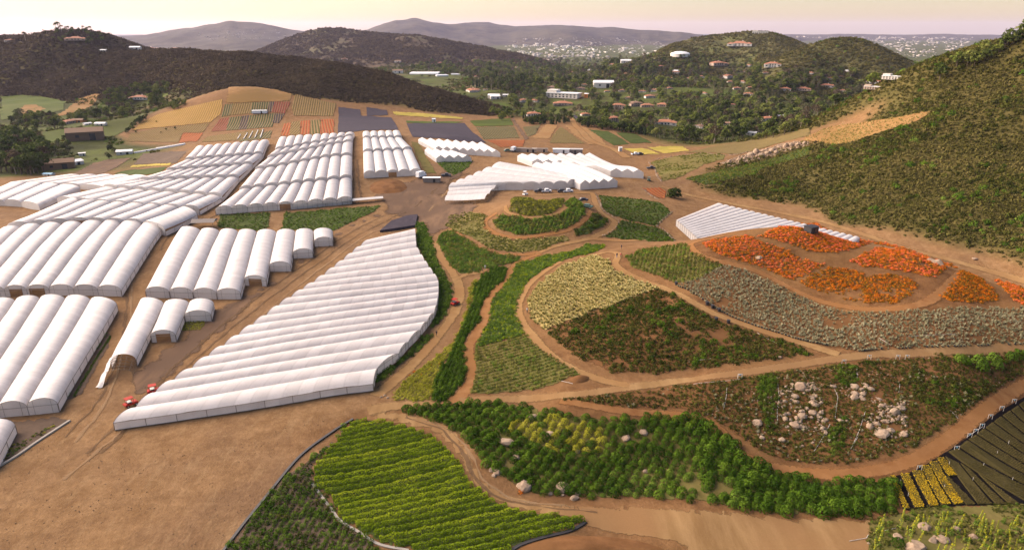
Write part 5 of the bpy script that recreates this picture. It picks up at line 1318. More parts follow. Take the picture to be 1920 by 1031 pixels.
# yellow and dark nursery beds
mat_soil('beddark', (.042, .036, .012), (.075, .06, .022), (.055, .045, .016), 1.2, .6)
def strip_bed(name, a0, a1, b0, b1, z, key, label, cat, grp, mesh=None, size=.3, h=.22, along=.42):
    Q = px(z, [a0, a1, b1, b0]); W = hit([q[0] for q in Q], [q[1] for q in Q])[:, :2]
    c = W.mean(0); z0 = float(H(c[0], c[1]))
    t = thing(name, label, cat, (c[0], c[1], z0), group=grp)
    D = densify(W, 1.5); da = D - c; n = len(da); V = []; zz = H(D[:, 0], D[:, 1]) - z0
    for k_, hh in ((1, -.05), (1, h * .7), (.93, h)): V += [(x * k_, y * k_, q + hh + .12) for (x, y), q in zip(da, zz)]
    F = [(i, (i + 1) % n, n + (i + 1) % n, n + i) for i in range(n)] + [(n + i, n + (i + 1) % n, 2 * n + (i + 1) % n, 2 * n + i) for i in range(n)] + [tuple(range(2 * n, 3 * n))]
    mesh_obj('soil', V, F, MAT[key], t)
    if mesh is not None:
        a = math.atan2(*(W[1] - W[0])[::-1]); P, k_ = rows_in(W, a, along, along, 3, jr=.12, ja=.15); r2 = np.random.default_rng(int(abs(c[0]) * 10))
        P3 = np.c_[P - c, H(P[:, 0], P[:, 1]) - z0 + h + .08]
        Vs = []; Fs = []; o = 0
        for p3 in P3:
            C, Nn = clump_pts(8, along * .42, along * .35, r2); V_, F_ = leaf_quads(C, Nn, size * .36, r2); Vs.append(V_ + p3); Fs.append(F_ + o); o += len(V_)
        ob = bpy.data.objects.new('plants', arr_mesh('plants', np.vstack(Vs), np.vstack(Fs), [mesh])); COL.objects.link(ob); ob.parent = t; ob['kind'] = 'stuff'
    return t
YB = [((825, 320), (862, 318), (935, 590), (985, 590)), ((908, 302), (980, 302), (1025, 582), (1105, 575)), ((1000, 275), (1085, 275), (1150, 570), (1222, 562)), ((1078, 238), (1145, 235), (1245, 558), (1320, 552)), ((1142, 205), (1205, 197), (1345, 552), (1425, 548)), ((1202, 170), (1262, 165), (1300, 322), (1370, 318))]
for i, (a, b, c, d) in enumerate(YB):
    strip_bed('flower_bed', a, b, c, d, 'p', 'beddark', ['yellow flower bed beside the shrubs, narrowest of the six', 'second yellow flower bed from the shrubs', 'third yellow flower bed from the shrubs', 'fourth yellow flower bed from the shrubs', 'longest yellow flower bed, beside the dark beds', 'short yellow flower bed beside the dark beds'][i], 'flower bed', 'yellow nursery beds', LF('yellow'), .26, along=.3)
mat_leaf('lf_bed', (.07, .06, .022), (.10, .082, .03), (.13, .10, .035), .3)
DB = []
top = [(1262, 165), (1310, 110), (1400, 45), (1470, 0), (1535, -45), (1600, -90), (1670, -135), (1740, -180), (1820, -230), (1900, -280), (1980, -335)]
EB = [((1372, 320), (1420, 545), (1262, 165)), ]
beds = [((1215, 335), (1300, 325), (1450, 555), (1520, 550)), ((1275, 160), (1375, 210), (1545, 550), (1660, 550)), ((1400, 215), (1470, 260), (1690, 550), (1770, 550)), ((1545, 300), (1600, 340), (1800, 550), (1885, 550)), ((1300, 120), (1375, 95), (1990, 560), (2060, 480)), ((1390, 80), (1450, 30), (2060, 460), (2060, 395)), ((1465, 20), (1520, -15), (2060, 375), (2060, 315)), ((1535, -25), (1590, -65), (2060, 295), (2060, 240)), ((1605, -75), (1660, -115), (2060, 220), (2060, 165)), ((1675, -125), (1730, -165), (2060, 145), (2060, 90)), ((1745, -175), (1800, -210), (2060, 70), (2060, 15)), ((1815, -220), (1865, -255), (2060, -5), (2060, -60)), ((1880, -265), (1930, -300), (2060, -80), (2060, -130))]
names = ['short dark nursery bed under the short yellow bed', 'dark nursery bed beside the longest yellow bed', 'second dark nursery bed from the yellow beds', 'wedge-shaped dark nursery bed by the dirt road'] + ['dark nursery bed, %s of the long parallel ones' % w for w in ('nearest', 'second nearest', 'third nearest', 'fourth nearest', 'fifth nearest', 'sixth nearest', 'seventh nearest', 'eighth nearest', 'farthest')]
for (a, b, c, d), nm in zip(beds, names):
    strip_bed('nursery_bed', a, b, c, d, 'p', 'beddark', nm, 'plant bed', 'dark nursery beds', LF('bed'), .26, along=.42)

# boulders
def mat_rock():
    t = NT('rock'); tc = t.n('ShaderNodeTexCoord').outputs['Object']; oi = t.n('ShaderNodeObjectInfo').outputs['Random']
    n1 = t.noise(tc, 1.3, 6, .7); n2 = t.noise(tc, 6, 4, .7)
    c = t.mix(t.ramp(n1, [(.35, 0.0), (.65, 1.0)]), (.19, .135, .09), (.37, .28, .20)); c = t.mix(t.ramp(n2, [(.55, 0.0), (.75, .6)]), c, (.2, .15, .11))
    c = t.mix(t.math('MULTIPLY', oi, .35), c, (.32, .2, .12))
    MAT['rock'] = t.done(t.bsdf(c, .9, n2, .5, .1))
mat_rock()
def rock_mesh(i):
    rng = np.random.default_rng(200 + i); bm = bmesh.new(); bmesh.ops.create_icosphere(bm, subdivisions=2, radius=1)
    pl = [(rng.normal(size=3), .62 + .25 * rng.random()) for _ in range(9)]
    for v in bm.verts:
        p = np.array(v.co)
        for nn, d in pl:
            nn = nn / np.linalg.norm(nn); q = p @ nn
            if q > d: p = p - nn * (q - d) * .85
        v.co = p * (1 + .06 * rng.normal())
    me = bpy.data.meshes.new('boulder'); bm.to_mesh(me); bm.free(); me.materials.append(MAT['rock']); return me
ROCKS = [rock_mesh(i) for i in range(6)]
def boulder(u, v, w_px, label, flat=.62, group=None, h=None):
    p = hit(u, v)[0]; dist = np.linalg.norm(p - CAM); s = w_px / F_PX * dist / 2
    ob = bpy.data.objects.new('boulder', ROCKS[int(RNG.integers(6))]); COL.objects.link(ob)
    ob.location = (p[0], p[1], p[2] + s * flat * .12); ob.scale = (s, s * (.75 + .3 * RNG.random()), s * flat * (.85 + .3 * RNG.random())); ob.rotation_euler = (RNG.normal() * .15, RNG.normal() * .15, RNG.normal() * .5)
    return tag(ob, label, 'boulder', group)
# on the bank (pixels from the enlargement of the bank)
BR = [(565, 695, 110, 'pale angular boulder standing alone left of the vine strip'), (600, 835, 60, 'small pale boulder below the lone angular one'), (945, 372, 150, 'long flat boulder at the top of the rock field'), (1000, 420, 60, 'upright boulder below the long flat one'), (1065, 400, 60, 'grey boulder beside the upright one'), (895, 470, 80, 'boulder under the long flat one'), (1048, 485, 70, 'rounded tan boulder in the upper rock field'), (900, 520, 75, 'boulder left of the rounded tan one'), (1065, 540, 85, 'broad boulder in the middle of the rock field'), (945, 568, 40, 'small pale stone in the rock field'), (1050, 610, 90, 'large boulder right of the central one'), (958, 640, 110, 'big pale boulder in the centre of the rock field'), (805, 665, 75, 'grey boulder at the left of the rock field'), (765, 645, 45, 'pink boulder at the left edge of the rock field'), (898, 718, 120, 'largest low boulder of the rock field'), (1120, 615, 60, 'slanted boulder right of the rock field centre'), (1165, 675, 65, 'boulder at the right of the rock field'), (1290, 680, 75, 'round tan boulder between vine strips'), (1140, 750, 80, 'split boulder low in the rock field'), (775, 850, 80, 'tan boulder at the foot of the rock field'), (960, 910, 45, 'small stone at the foot of the rock field'), (1225, 385, 70, 'boulder under the road beside a bare branch'), (1415, 385, 90, 'pale slab of the upper right cluster'), (1470, 410, 70, 'grey block of the upper right cluster'), (1555, 405, 80, 'rounded boulder right of the upper cluster'), (1420, 445, 90, 'broad boulder in the upper right cluster'), (1505, 440, 50, 'small block in the upper right cluster'), (1410, 480, 90, 'flat boulder under the upper right cluster'), (1490, 495, 60, 'tan boulder under the upper right cluster'), (1635, 500, 50, 'small grey stone right of the cluster'), (1645, 555, 70, 'flat boulder above the right outcrop'), (1775, 600, 120, 'tall boulder of the right outcrop'), (1820, 570, 90, 'grey boulder behind the tall outcrop'), (1670, 690, 60, 'upright tan boulder of the lower right outcrop'), (1555, 730, 90, 'flat pale boulder left of the lower right outcrop'), (1655, 790, 140, 'widest boulder of the lower right outcrop'), (1735, 765, 80, 'upright grey boulder in the lower right outcrop'), (1840, 800, 90, 'pale boulder at the right end of the outcrop'), (1350, 690, 45, 'small stone beside the round tan boulder'), (1075, 755, 40, 'small stone beside the split boulder'), (820, 740, 50, 'small grey stone left of the largest low boulder'), (1045, 880, 40, 'small orange stone below the split boulder')]
for a, b, w, lab in BR:
    (u, v), = px('q', [(a, b)]); boulder(u, v + w / 4.69 * .2, w / 4.6875 * .85, lab, group='boulders on the red bank')
for a, b, w, lab in [(180, 690, 50, 'small pale boulder by the bend of the dirt road'), (150, 668, 35, 'smallest boulder by the bend of the dirt road'), (210, 705, 60, 'flat boulder by the bend of the dirt road'), (190, 720, 35, 'upright boulder by the bend of the dirt road'), (350, 780, 105, 'large boulder with orange flowers beside the dirt road'), (560, 790, 100, 'large grey boulder at the foot of the shrubs'), (490, 818, 40, 'small boulder left of the large grey one'), (620, 842, 65, 'pale split boulder at the foot of the shrubs'), (640, 818, 40, 'boulder behind the pale split one'), (558, 825, 26, 'little stone before the large grey boulder'), (400, 408, 60, 'flat boulder among shrubs near the slope top'), (490, 498, 60, 'tan boulder in the clearing of the shrubs'), (260, 545, 100, 'rounded orange boulder among shrubs'), (310, 625, 60, 'tall pale boulder among dark shrubs'), (330, 592, 30, 'small pale stone above the tall boulder'), (900, 522, 65, 'pale slab among the middle shrubs'), (995, 490, 55, 'grey slab near the slope top'), (1265, 470, 35, 'pink stone among the right shrubs'), (705, 655, 35, 'small pale stone between shrub rows'), (640, 592, 40, 'flat grey stone between shrub rows'), (1003, 698, 40, 'round pale stone low among shrubs'), (1085, 728, 26, 'tiny white stone low among shrubs'), (790, 660, 26, 'tiny tan stone between shrub rows'), (1465, 618, 35, 'pinkish stone near the right end of the shrubs'), (1570, 683, 35, 'tan stone at the right end of the shrubs')]:
    (u, v), = px('m', [(a, b)]); boulder(u, v, w / 2.864 * .82, lab, .7, 'boulders among the shrubs')
for a, b, w, lab in [(1020, 905, 190, 'widest pale boulder in the rock garden'), (1110, 740, 120, 'tan boulder behind the rock garden spikes'), (1180, 850, 80, 'round grey boulder in the rock garden'), (1190, 815, 50, 'boulder behind the round grey one'), (1260, 840, 110, 'broad boulder right of the round grey one'), (1505, 815, 80, 'boulder in the middle of the yellow spikes'), (650, 865, 40, 'small stone at the left of the rock garden'), (890, 815, 90, 'low boulder beside the dark round shrub'), (1370, 750, 70, 'brown boulder under the yellow spikes')]:
    (u, v), = px('p', [(a, b)]); boulder(u, v, w / 4.364 * .8, lab, .65, 'boulders of the rock garden')
for u, v, w, lab in [(1757, 495, 22, 'pale boulder at the end of the orange shoulder patch'), (1745, 490, 16, 'smaller boulder at the end of the orange shoulder patch'), (1828, 486, 9, 'small white stone on the brushy slope'), (1462, 670, 10, 'pale stone beside the straight dirt road'), (1423, 484, 14, 'tan stones in the olive bed near the saddle')]:
    boulder(u, v, w, lab)
rng = np.random.default_rng(61)
for poly, nn in (([(760, 450), (880, 370), (1080, 390), (1120, 520), (1150, 760), (900, 740), (780, 700)], 22), ([(1360, 380), (1560, 370), (1560, 500), (1380, 500)], 9), ([(1540, 720), (1660, 560), (1850, 530), (1870, 830), (1640, 830)], 14)):
    A_ = np.array(poly, float); c_ = 0
    while c_ < nn:
        a, b = A_.min(0) + rng.random(2) * np.ptp(A_, axis=0)
        if not inside(A_, np.array([a]), np.array([b]))[0]: continue
        (u, v), = px('q', [(a, b)]); boulder(u, v, (22 + 34 * rng.random()) / 4.6875, 'smaller pale boulder packed between the large ones on the red bank', .7, 'smaller boulders on the red bank'); c_ += 1
P = noisekeep(fill(Z['boulderbank'], .9, 77), 5, .22, 6, np.random.default_rng(5)); P = P[(P[:, 0] > 42)]
scatter('stones', P, .16 * (.5 + np.random.default_rng(6).random(len(P))), ROCKS[:4], 'small pale stones strewn over the red bank', 'stones', seed=77, sink=-.3)

# tall yellow spikes in the rock garden
def spike_mesh(i):
    rng = np.random.default_rng(300 + i); mb = MB(); mb.tube((0, 0, 0), (.08, .05, 3.0), .035, .012, 4, False)
    V = np.array(mb.v); F = np.array(mb.f); n = 90
    zz = .9 + 2.2 * rng.random(n) ** .9; a = rng.random(n) * 6.28; rr = .20 * (1.15 - (zz - .9) / 2.4) + .03
    C = np.stack([.08 * zz / 3 + rr * np.cos(a), .05 * zz / 3 + rr * np.sin(a), zz], 1); Nn = np.stack([np.cos(a), np.sin(a), .5 + 0 * a], 1); Nn /= np.linalg.norm(Nn, axis=1)[:, None]
    V2, F2 = leaf_quads(C, Nn, .095, rng)
    C, Nn = clump_pts(24, .4, .45, rng); V3, F3 = leaf_quads(C, Nn, .16, rng)
    return arr_mesh('flower_spike', np.vstack([V, V2, V3]), np.vstack([F, F2 + len(V), F3 + len(V) + len(V2)]), [LF('stem'), LF('spike')], [0] * len(F) + list((rng.random(len(F2)) < .6).astype(int)) + [0] * len(F3))
SPK = [spike_mesh(i) for i in range(3)]; rng = np.random.default_rng(44)
SP = [(690, 760), (740, 800), (745, 700), (890, 700), (905, 660), (960, 760), (985, 720), (970, 820), (1000, 700), (1050, 780), (1100, 720), (1130, 660), (1180, 720), (1210, 760), (1240, 700), (1270, 660), (1290, 800), (1300, 720), (1340, 860), (1380, 700), (1430, 760), (1450, 880), (1520, 720), (1540, 660), (1560, 780), (1570, 700), (1600, 760), (1620, 680), (1640, 880), (1650, 740), (1690, 820), (1700, 720), (1720, 880), (1750, 760), (1780, 860), (1800, 700), (1820, 800), (1850, 720), (1860, 880), (1890, 780), (1905, 700), (1910, 860), (1540, 900), (1600, 920), (1680, 930), (1300, 920), (1380, 920), (1760, 930), (1830, 940), (720, 880), (1250, 900), (1200, 900)]
for a, b in SP:
    (u, v), = px('p', [(a + rng.normal() * 8, b + 75 + rng.normal() * 12)]); p = hit(u, v)[0]
    ob = bpy.data.objects.new('flower_spike', SPK[int(rng.integers(3))]); COL.objects.link(ob); ob.location = (p[0], p[1], p[2] - .05); s = 1.2 * (.7 + .6 * rng.random()); ob.scale = (s * .8, s * .8, s); ob.rotation_euler = (rng.normal() * .08, rng.normal() * .08, rng.random() * 6)
    tag(ob, 'tall plant with a yellow flower spike in the rock garden', 'plant', 'tall yellow spikes of the rock garden')
# thin green strips of plants
for key, z, pl, dr, gap, lab in (('gb1', 'h', [(585, 545), (612, 550), (600, 610), (450, 885), (365, 918), (385, 880), (470, 750)], ((380, 900), (590, 560)), 1.5, 'dark green plant strip beside the lower left tunnels'), ('gb2', 'h', [(1015, 478), (1140, 473), (1110, 535), (1000, 537)], ((1010, 500), (1130, 497)), 1.1, 'small green bed in front of the short tunnel')):
    W = zone(key, 'field', px(z, pl), 'darksoil', 'dark soil of the ' + lab)
    P, k = rows_in(W, world_dir(z, *dr), gap, .5, 4); rr = np.random.default_rng(9)
    for r_ in np.unique(k):
        q = P[k == r_]
        if len(q) > 3: row_thing('hedge_row', q, .42 * (.8 + .4 * rr.random(len(q))), 16, .17, [LF('mid') if key == 'gb1' else LF('lime')], 'row of the ' + lab, 'crop row', 'rows of the ' + lab, rr)
W = zone('gb3', 'field', px('k', [(140, 420), (290, 335), (310, 345), (180, 430), (60, 520), (-20, 560), (-20, 500)]), 'darksoil', 'soil of the netted bed')
P = fill(W, .6, 5); scatter('bed_plants', P, .34 * (.6 + .7 * RNG.random(len(P))), BUSH_LIME[:1] + WEED[:1] + BUSH_MID[:1], 'green plants in the netted bed at the left edge', 'plants', seed=5)
# black edging along the yard
def edging(name, pts, w, h, mat, label, cat='edging'):
    Q = spline(pts, False, 6); W = hit(Q[:, 0], Q[:, 1])[:, :2]; W = densify(W, 2.0, False); T = np.gradient(W, axis=0); T /= np.hypot(T[:, 0], T[:, 1])[:, None] + 1e-9; N = np.stack([-T[:, 1], T[:, 0]], 1)
    z = H(W[:, 0], W[:, 1]); V = []; F = []
    for o, hh in ((-w / 2, -.2), (-w / 2, h), (w / 2, h), (w / 2, -.2)):
        q = W + N * o; V.append(np.c_[q, z + hh + .06])
    n = len(W); V = np.vstack(V)
    for k_ in range(3):
        for i in range(n - 1): F.append((k_ * n + i, k_ * n + i + 1, (k_ + 1) * n + i + 1, (k_ + 1) * n + i))
    return tag(mesh_obj(name, V, F, MAT[mat]), label, cat)
mat_plain('blackplastic', (.03, .028, .03), .6, .3)
mat_plain('concrete', (.30, .27, .23), .9, .2)
edging('edging', [(662, 786), (620, 812), (560, 858), (500, 930), (455, 985), (425, 1025), (405, 1050)], .5, .2, 'blackplastic', 'black plastic edging between yard and planted bed')
edging('edging', px('l', [(452, 455), (500, 520), (560, 600), (600, 650), (700, 710), (800, 770), (950, 800)]), .5, .12, 'concrete', 'grey gutter along the lower edge of the bright rows')
edging('edging', px('l', [(1860, 655), (1780, 700), (1640, 735), (1520, 775), (1440, 830)]), .6, .15, 'blackplastic', 'dark edging at the tip of the bright rows')
edging('edging', px('k', [(385, 320), (300, 375), (200, 440), (100, 510), (0, 570), (-60, 610)]), .5, .25, 'concrete', 'low concrete kerb of the netted bed')
# ------------------------------------------------------------------ brush on the hills
def polar_fill(az0, az1, r0, r1, d, seed):
    rng = np.random.default_rng(seed); A, Lr = np.meshgrid(np.arange(az0, az1, d), np.arange(math.log(r0), math.log(r1), d))
    A = A.ravel() + (rng.random(A.size) - .5) * d * 1.1; r = np.exp(Lr.ravel() + (rng.random(A.size) - .5) * d * 1.1)
    return np.stack([np.sin(A) * r, np.cos(A) * r], 1), rng
def off_zones(P, keys):
    m = np.ones(len(P), bool)
    for k_ in keys: m &= ~inside(ZONE[k_], P[:, 0], P[:, 1])
    return P[m]
P, rng = polar_fill(.22, .80, 200, 600, .0038, 1)
P = P[(lookup(GCH, P[:, 0], P[:, 1]) + (rng.random(len(P)) - .5) * .4) > .5]; P = off_zones(P, ['toe1', 'toe2', 'toe3', 'toe4', 'toproad'])
k = fbm(P[:, 0] / 24, P[:, 1] / 24, 15, 3) + (rng.random(len(P)) - .5) * .5
r = np.hypot(P[:, 0], P[:, 1]); S = .74 * (r / 260) ** .85 * (.45 + .95 * rng.random(len(P)) ** 1.4)
m = k > -.62; big = (k > .32)
scatter('brush', P[m & ~big], S[m & ~big], CHAP, 'olive brown brush covering the right slope', 'brush', seed=3)
GRN = [clump('green_brush%d' % i, [LF('weed')], 60, 1, .85, .26, i + 140, lump=.5) for i in range(2)]
scatter('brush', P[big], S[big] * 1.15, GRN + CHAP[:1], 'greener bushes on the right slope', 'brush', seed=4)
P, rng = polar_fill(.22, .80, 205, 580, .0105, 31)
P = P[lookup(GCH, P[:, 0], P[:, 1]) > .6]; P = off_zones(P, ['toe1', 'toe2', 'toe3', 'toe4', 'toproad']); P = P[fbm(P[:, 0] / 16, P[:, 1] / 16, 44, 3) + (rng.random(len(P)) - .5) * .3 > .16]
scatter('large_bushes', P, 1.5 * (np.hypot(P[:, 0], P[:, 1]) / 300) ** .7 * (.5 + .8 * rng.random(len(P)) ** 2), BUSH_DARK[:1] + GRN + BUSH_MID[:1], 'larger dark bushes standing in clumps on the right slope', 'bushes', seed=14)
P, rng = polar_fill(-.95, .02, 640, 1650, .0035, 2)
P = P[(lookup(GCH, P[:, 0], P[:, 1]) + (rng.random(len(P)) - .5) * .3) > .45]; P = off_zones(P, ['goldf', 'topf', 'topf2', 'gold2', 'meadow2', 'net0', 'net0b', 'ylw'])
r = np.hypot(P[:, 0], P[:, 1]); S = 1.95 * (r / 800) * (.5 + .8 * rng.random(len(P)))
scatter('brush', P, S, CHAPB, 'dark brown brush covering the ridge behind the farm', 'brush', seed=5)
for nm, d_, sz, ms, lab in (('villa_hill', .0034, 3.2, CHAP, 'scrub on the villa hill'), ('round_hill', .0040, 2.8, CHAP, 'scrub on the round hill'), ('dark_hill', .0036, 5, CHAPB, 'scrub on the dark hill')):
    h = HILLS[nm]; kk = np.arctan([h.k[0], h.k[-1]]); y0 = h.yc.min() - h.wf * 1.3; y1 = h.yc.max() + 40
    P, rng = polar_fill(kk[0], kk[1], y0, y1 * 1.12, d_, 9)
    z = h.z(P[:, 0], P[:, 1]); m = z > H(P[:, 0], P[:, 1]) + 1
    P = P[m]; z = z[m]; k = fbm(P[:, 0] / 90, P[:, 1] / 90, 25, 3) + (rng.random(len(P)) - .5) * .5; m = k > -.25
    scatter('brush', np.c_[P, z - .3][m], sz * (.5 + .9 * rng.random(len(P)))[m], ms, lab, 'brush', seed=6)

# ------------------------------------------------------------------ trees
mat_plain('bark', (.11, .08, .055), .9, .3, 2.0)
mat_plain('bark_pale', (.30, .25, .19), .9, .2, 2.0)
mat_leaf('lf_tree', (.045, .062, .015), (.08, .105, .024), (.125, .145, .04), .02, .12)
mat_leaf('lf_treelight', (.12, .15, .028), (.165, .19, .04), (.21, .22, .06), .02, .15)
mat_leaf('lf_euc', (.09, .095, .04), (.13, .13, .06), (.175, .165, .08), .02, .15)
mat_leaf('lf_brown', (.08, .055, .035), (.11, .08, .05), (.13, .10, .06), .02, .1)
mat_leaf('lf_conifer', (.02, .035, .015), (.035, .055, .022), (.055, .075, .03), .02, .08)
mat_leaf('lf_palm', (.05, .06, .015), (.09, .085, .02), (.14, .11, .03), .05, .15)
def tree_parts(key, kind, leafmat, barkmat, seed, h=9.0, w=3.4, n=240, ls=.5):
    rng = np.random.default_rng(seed); mb = MB(); C = []; Nn = []
    th = h * (.34 if kind == 'round' else .42 if kind == 'loose' else .12)
    mb.tube((0, 0, -.4), (.1, 0, th), w * .085, w * .06, 6, False)
    if kind == 'cone':
        mb.tube((.1, 0, th), (0, 0, h * .95), w * .06, .02, 5, False)
        zz = th + (h - th) * rng.random(n) ** 1.3; rr = w * (1 - (zz - th) / (h - th)) ** .8 * (.55 + .5 * rng.random(n)); a = rng.random(n) * 6.283
        C = np.stack([rr * np.cos(a), rr * np.sin(a), zz], 1); Nn = np.stack([np.cos(a), np.sin(a), .5 + .3 * rng.normal(size=n)], 1)
    else:
        nb = 7 if kind == 'round' else 9
        per = n // nb; cs = []; ns = []
        for b in range(nb):
            a = b * 2.4 + rng.random(); t = b / (nb - 1)
            rad = w * (.62 if kind == 'round' else .7) * math.sqrt(max(.05, 1 - (2 * t - .75) ** 2 * .8)); zc = th + (h - th) * (.18 + .68 * t)
            c = np.array([rad * math.cos(a), rad * math.sin(a), zc]) if b < nb - 1 else np.array([0, 0, h - w * .35])
            mb.tube((.1, 0, th * (.75 + .25 * rng.random())), tuple(c), w * .04, w * .012, 5, False)
            br = w * (.5 if kind == 'round' else .42) * (.8 + .4 * rng.random())
            p, q = clump_pts(per, br, br * .8, rng, lump=.5); cs.append(p + c - np.array([0, 0, br * .35])); ns.append(q)
        C = np.vstack(cs); Nn = np.vstack(ns)
    Nn = Nn / np.linalg.norm(Nn, axis=1)[:, None]
    V, F = leaf_quads(C, Nn, ls, rng)
    crown = arr_mesh('crown', V, F, [MAT[leafmat]]); trunk = mb.mesh('trunk', MAT[barkmat])
    tv = np.array(mb.v); tf = np.array([f for f in mb.f if len(f) == 4])
    whole = arr_mesh(key, np.vstack([V, tv]), np.vstack([F, tf + len(V)]), [MAT[leafmat], MAT[barkmat]], [0] * len(F) + [1] * len(tf))
    return trunk, crown, whole
KIND = {'dark': [tree_parts('dark_tree%d' % i, 'round', 'lf_tree', 'bark', i, 9, 3.9, 330, .62) for i in range(3)], 'light': [tree_parts('light_tree%d' % i, 'round', 'lf_treelight', 'bark', i + 5, 8, 3.8, 300, .6) for i in range(2)],
        'euc': [tree_parts('loose_tree%d' % i, 'loose', 'lf_euc', 'bark_pale', i + 9, 13, 3.7, 330, .6) for i in range(3)], 'brown': [tree_parts('bare_tree%d' % i, 'loose', 'lf_brown', 'bark_pale', i + 15, 10, 3.6, 230, .5) for i in range(2)], 'cone': [tree_parts('conifer%d' % i, 'cone', 'lf_conifer', 'bark', i + 20, 13, 2.6, 300, .6) for i in range(2)]}
def palm_parts():
    rng = np.random.default_rng(3); mb = MB(); mb.tube((0, 0, -.3), (.2, .1, 9), .28, .2, 6, False); V = []; F = []
    for i in range(26):
        a = i * 2.4; el = -.5 + 1.4 * rng.random(); pts = []
        for s in range(5):
            t = s / 4; pts.append((.2 + 2.6 * t * math.cos(a) * math.cos(el * (1 - t)), .1 + 2.6 * t * math.sin(a) * math.cos(el * (1 - t)), 9 + 2.2 * t * math.sin(el) - 1.6 * t * t))
        sx, sy = -math.sin(a), math.cos(a)
        for s in range(4):
            w0, w1 = .38 * math.sin(math.pi * (s + .6) / 5), .38 * math.sin(math.pi * (s + 1.6) / 5); p, q = pts[s], pts[s + 1]; k_ = len(V)
            V += [(p[0] - sx * w0, p[1] - sy * w0, p[2] - .1), (p[0] + sx * w0, p[1] + sy * w0, p[2] - .1), (q[0] + sx * w1, q[1] + sy * w1, q[2] - .1), (q[0] - sx * w1, q[1] - sy * w1, q[2] - .1)]; F.append((k_, k_ + 1, k_ + 2, k_ + 3))
    return mb.mesh('trunk', MAT['bark_pale']), arr_mesh('fronds', V, F, [MAT['lf_palm']]), None
KIND['palm'] = [palm_parts()]
WORD = {'dark': 'dark round', 'light': 'light green round', 'euc': 'tall loose-crowned', 'brown': 'brownish sparse', 'cone': 'dark pointed', 'palm': 'shaggy palm'}
def tree(p, kind, s, label, group=None, name='tree'):
    tr, cr, _ = KIND[kind][int(RNG.integers(len(KIND[kind])))]
    t = thing(name, label, 'tree', (p[0], p[1], p[2] - .1), RNG.random() * 6.28, group); t.scale = (s, s, s * (.85 + .3 * RNG.random()))
    for nm, me in (('trunk', tr), ('fronds' if kind == 'palm' else 'crown', cr)):
        o = bpy.data.objects.new(nm, me); COL.objects.link(o); o.parent = t
    return t

# houses (built below) keep trees away from their walls
HS = []   # (u, v, width px, kind, label)
def hs(z, lst):
    for a, b, w, kd, lab in lst:
        (u, v), = px(z, [(a, b)]); HS.append((u, v, w / ZOOM[z][2], kd, lab))
hs('s', [(575, 660, 130, 'villa', 'white red-roofed house behind the hedge, left of the asphalt road'), (850, 495, 290, 'modern', 'long white two-storey building with dark window bands'), (840, 560, 170, 'villa', 'pink hip-roofed house in front of the long white building'), (1205, 405, 170, 'shed', 'white flat building with a blue end among valley trees'), (1340, 600, 130, 'villa2', 'tall cream villa at the left of the mansion group'), (1490, 575, 110, 'villa2', 'cream villa with a brown roof in the mansion group'), (1600, 580, 110, 'villa', 'low tan house right of the mansion group'), (1740, 570, 90, 'villa', 'tan house at the right end of the mansion group'), (1290, 715, 130, 'villa2', 'tan house half hidden above the hedge'), (1765, 735, 190, 'villa', 'white house with a red tile roof beside palm trees'), (40, 445, 90, 'villa', 'white house beyond the end of the dark ridge'), (145, 430, 40, 'shed', 'tiny white shed beyond the end of the dark ridge'), (235, 505, 90, 'shed', 'pale low barn near the reddish field'), (320, 485, 60, 'shed', 'small tan shed near the reddish field'), (1065, 495, 55, 'hut', 'small orange hut below the long white building'), (610, 310, 45, 'villa', 'small white house in the far trees'), (930, 275, 50, 'villa', 'small house with a tan roof in the far trees'), (1085, 255, 40, 'shed', 'white roof in the far trees'), (1285, 208, 60, 'villa', 'white house high in the valley trees'), (1415, 190, 100, 'shed', 'long pale roof below the white dome'), (1240, 445, 50, 'villa', 'red-roofed cottage in the valley trees'), (1375, 440, 60, 'villa', 'white cottage right of the blue-ended building'), (310, 325, 50, 'villa', 'tan cottage beyond the green field'), (60, 308, 35, 'villa', 'tan cottage at the edge of the far trees'), (1000, 425, 80, 'villa', 'brown-roofed house above the long white building'), (745, 415, 80, 'villa', 'brown house left above the long white building'), (1850, 270, 60, 'shed', 'white roof under the villa hill')])
hs('t', [(800, 175, 195, 'villa2', 'large white villa half way up the hill'), (985, 65, 120, 'modern', 'white villa on the very top of the hill'), (600, 350, 140, 'villa2', 'pink-roofed white villa low on the hill'), (690, 345, 45, 'villa', 'small white house beside the pink-roofed villa'), (880, 358, 50, 'villa', 'small white house at the hill foot'), (945, 358, 40, 'villa', 'second small white house at the hill foot'), (1095, 365, 130, 'villa2', 'long white villa at the hill foot'), (685, 465, 80, 'villa2', 'tall white house in dark trees'), (225, 420, 70, 'villa', 'white house in the trees under the dome'), (358, 475, 60, 'villa', 'white cottage above the paddock'), (90, 365, 50, 'villa', 'tan house left of the dome slope'), (1210, 575, 90, 'villa', 'white red-roofed house above the paddock'), (1370, 575, 120, 'villa', 'tan long house right of the paddock'), (1580, 545, 120, 'villa', 'white house on a green knoll'), (1770, 405, 35, 'shed', 'white hut on a bare terrace'), (440, 910, 100, 'villa', 'mauve-roofed house in the near trees'), (690, 900, 100, 'villa2', 'mauve-roofed house beside the tall bare tree'), (1055, 845, 120, 'villa', 'white house with two chimneys in the near trees'), (1170, 825, 80, 'shed', 'grey barn roof beside the chimney house'), (1240, 890, 60, 'villa', 'red-roofed cottage at the edge of the slope'), (900, 975, 90, 'shed', 'pale barn below the mauve-roofed houses'), (110, 720, 100, 'villa', 'tan house at the left of the near trees')])
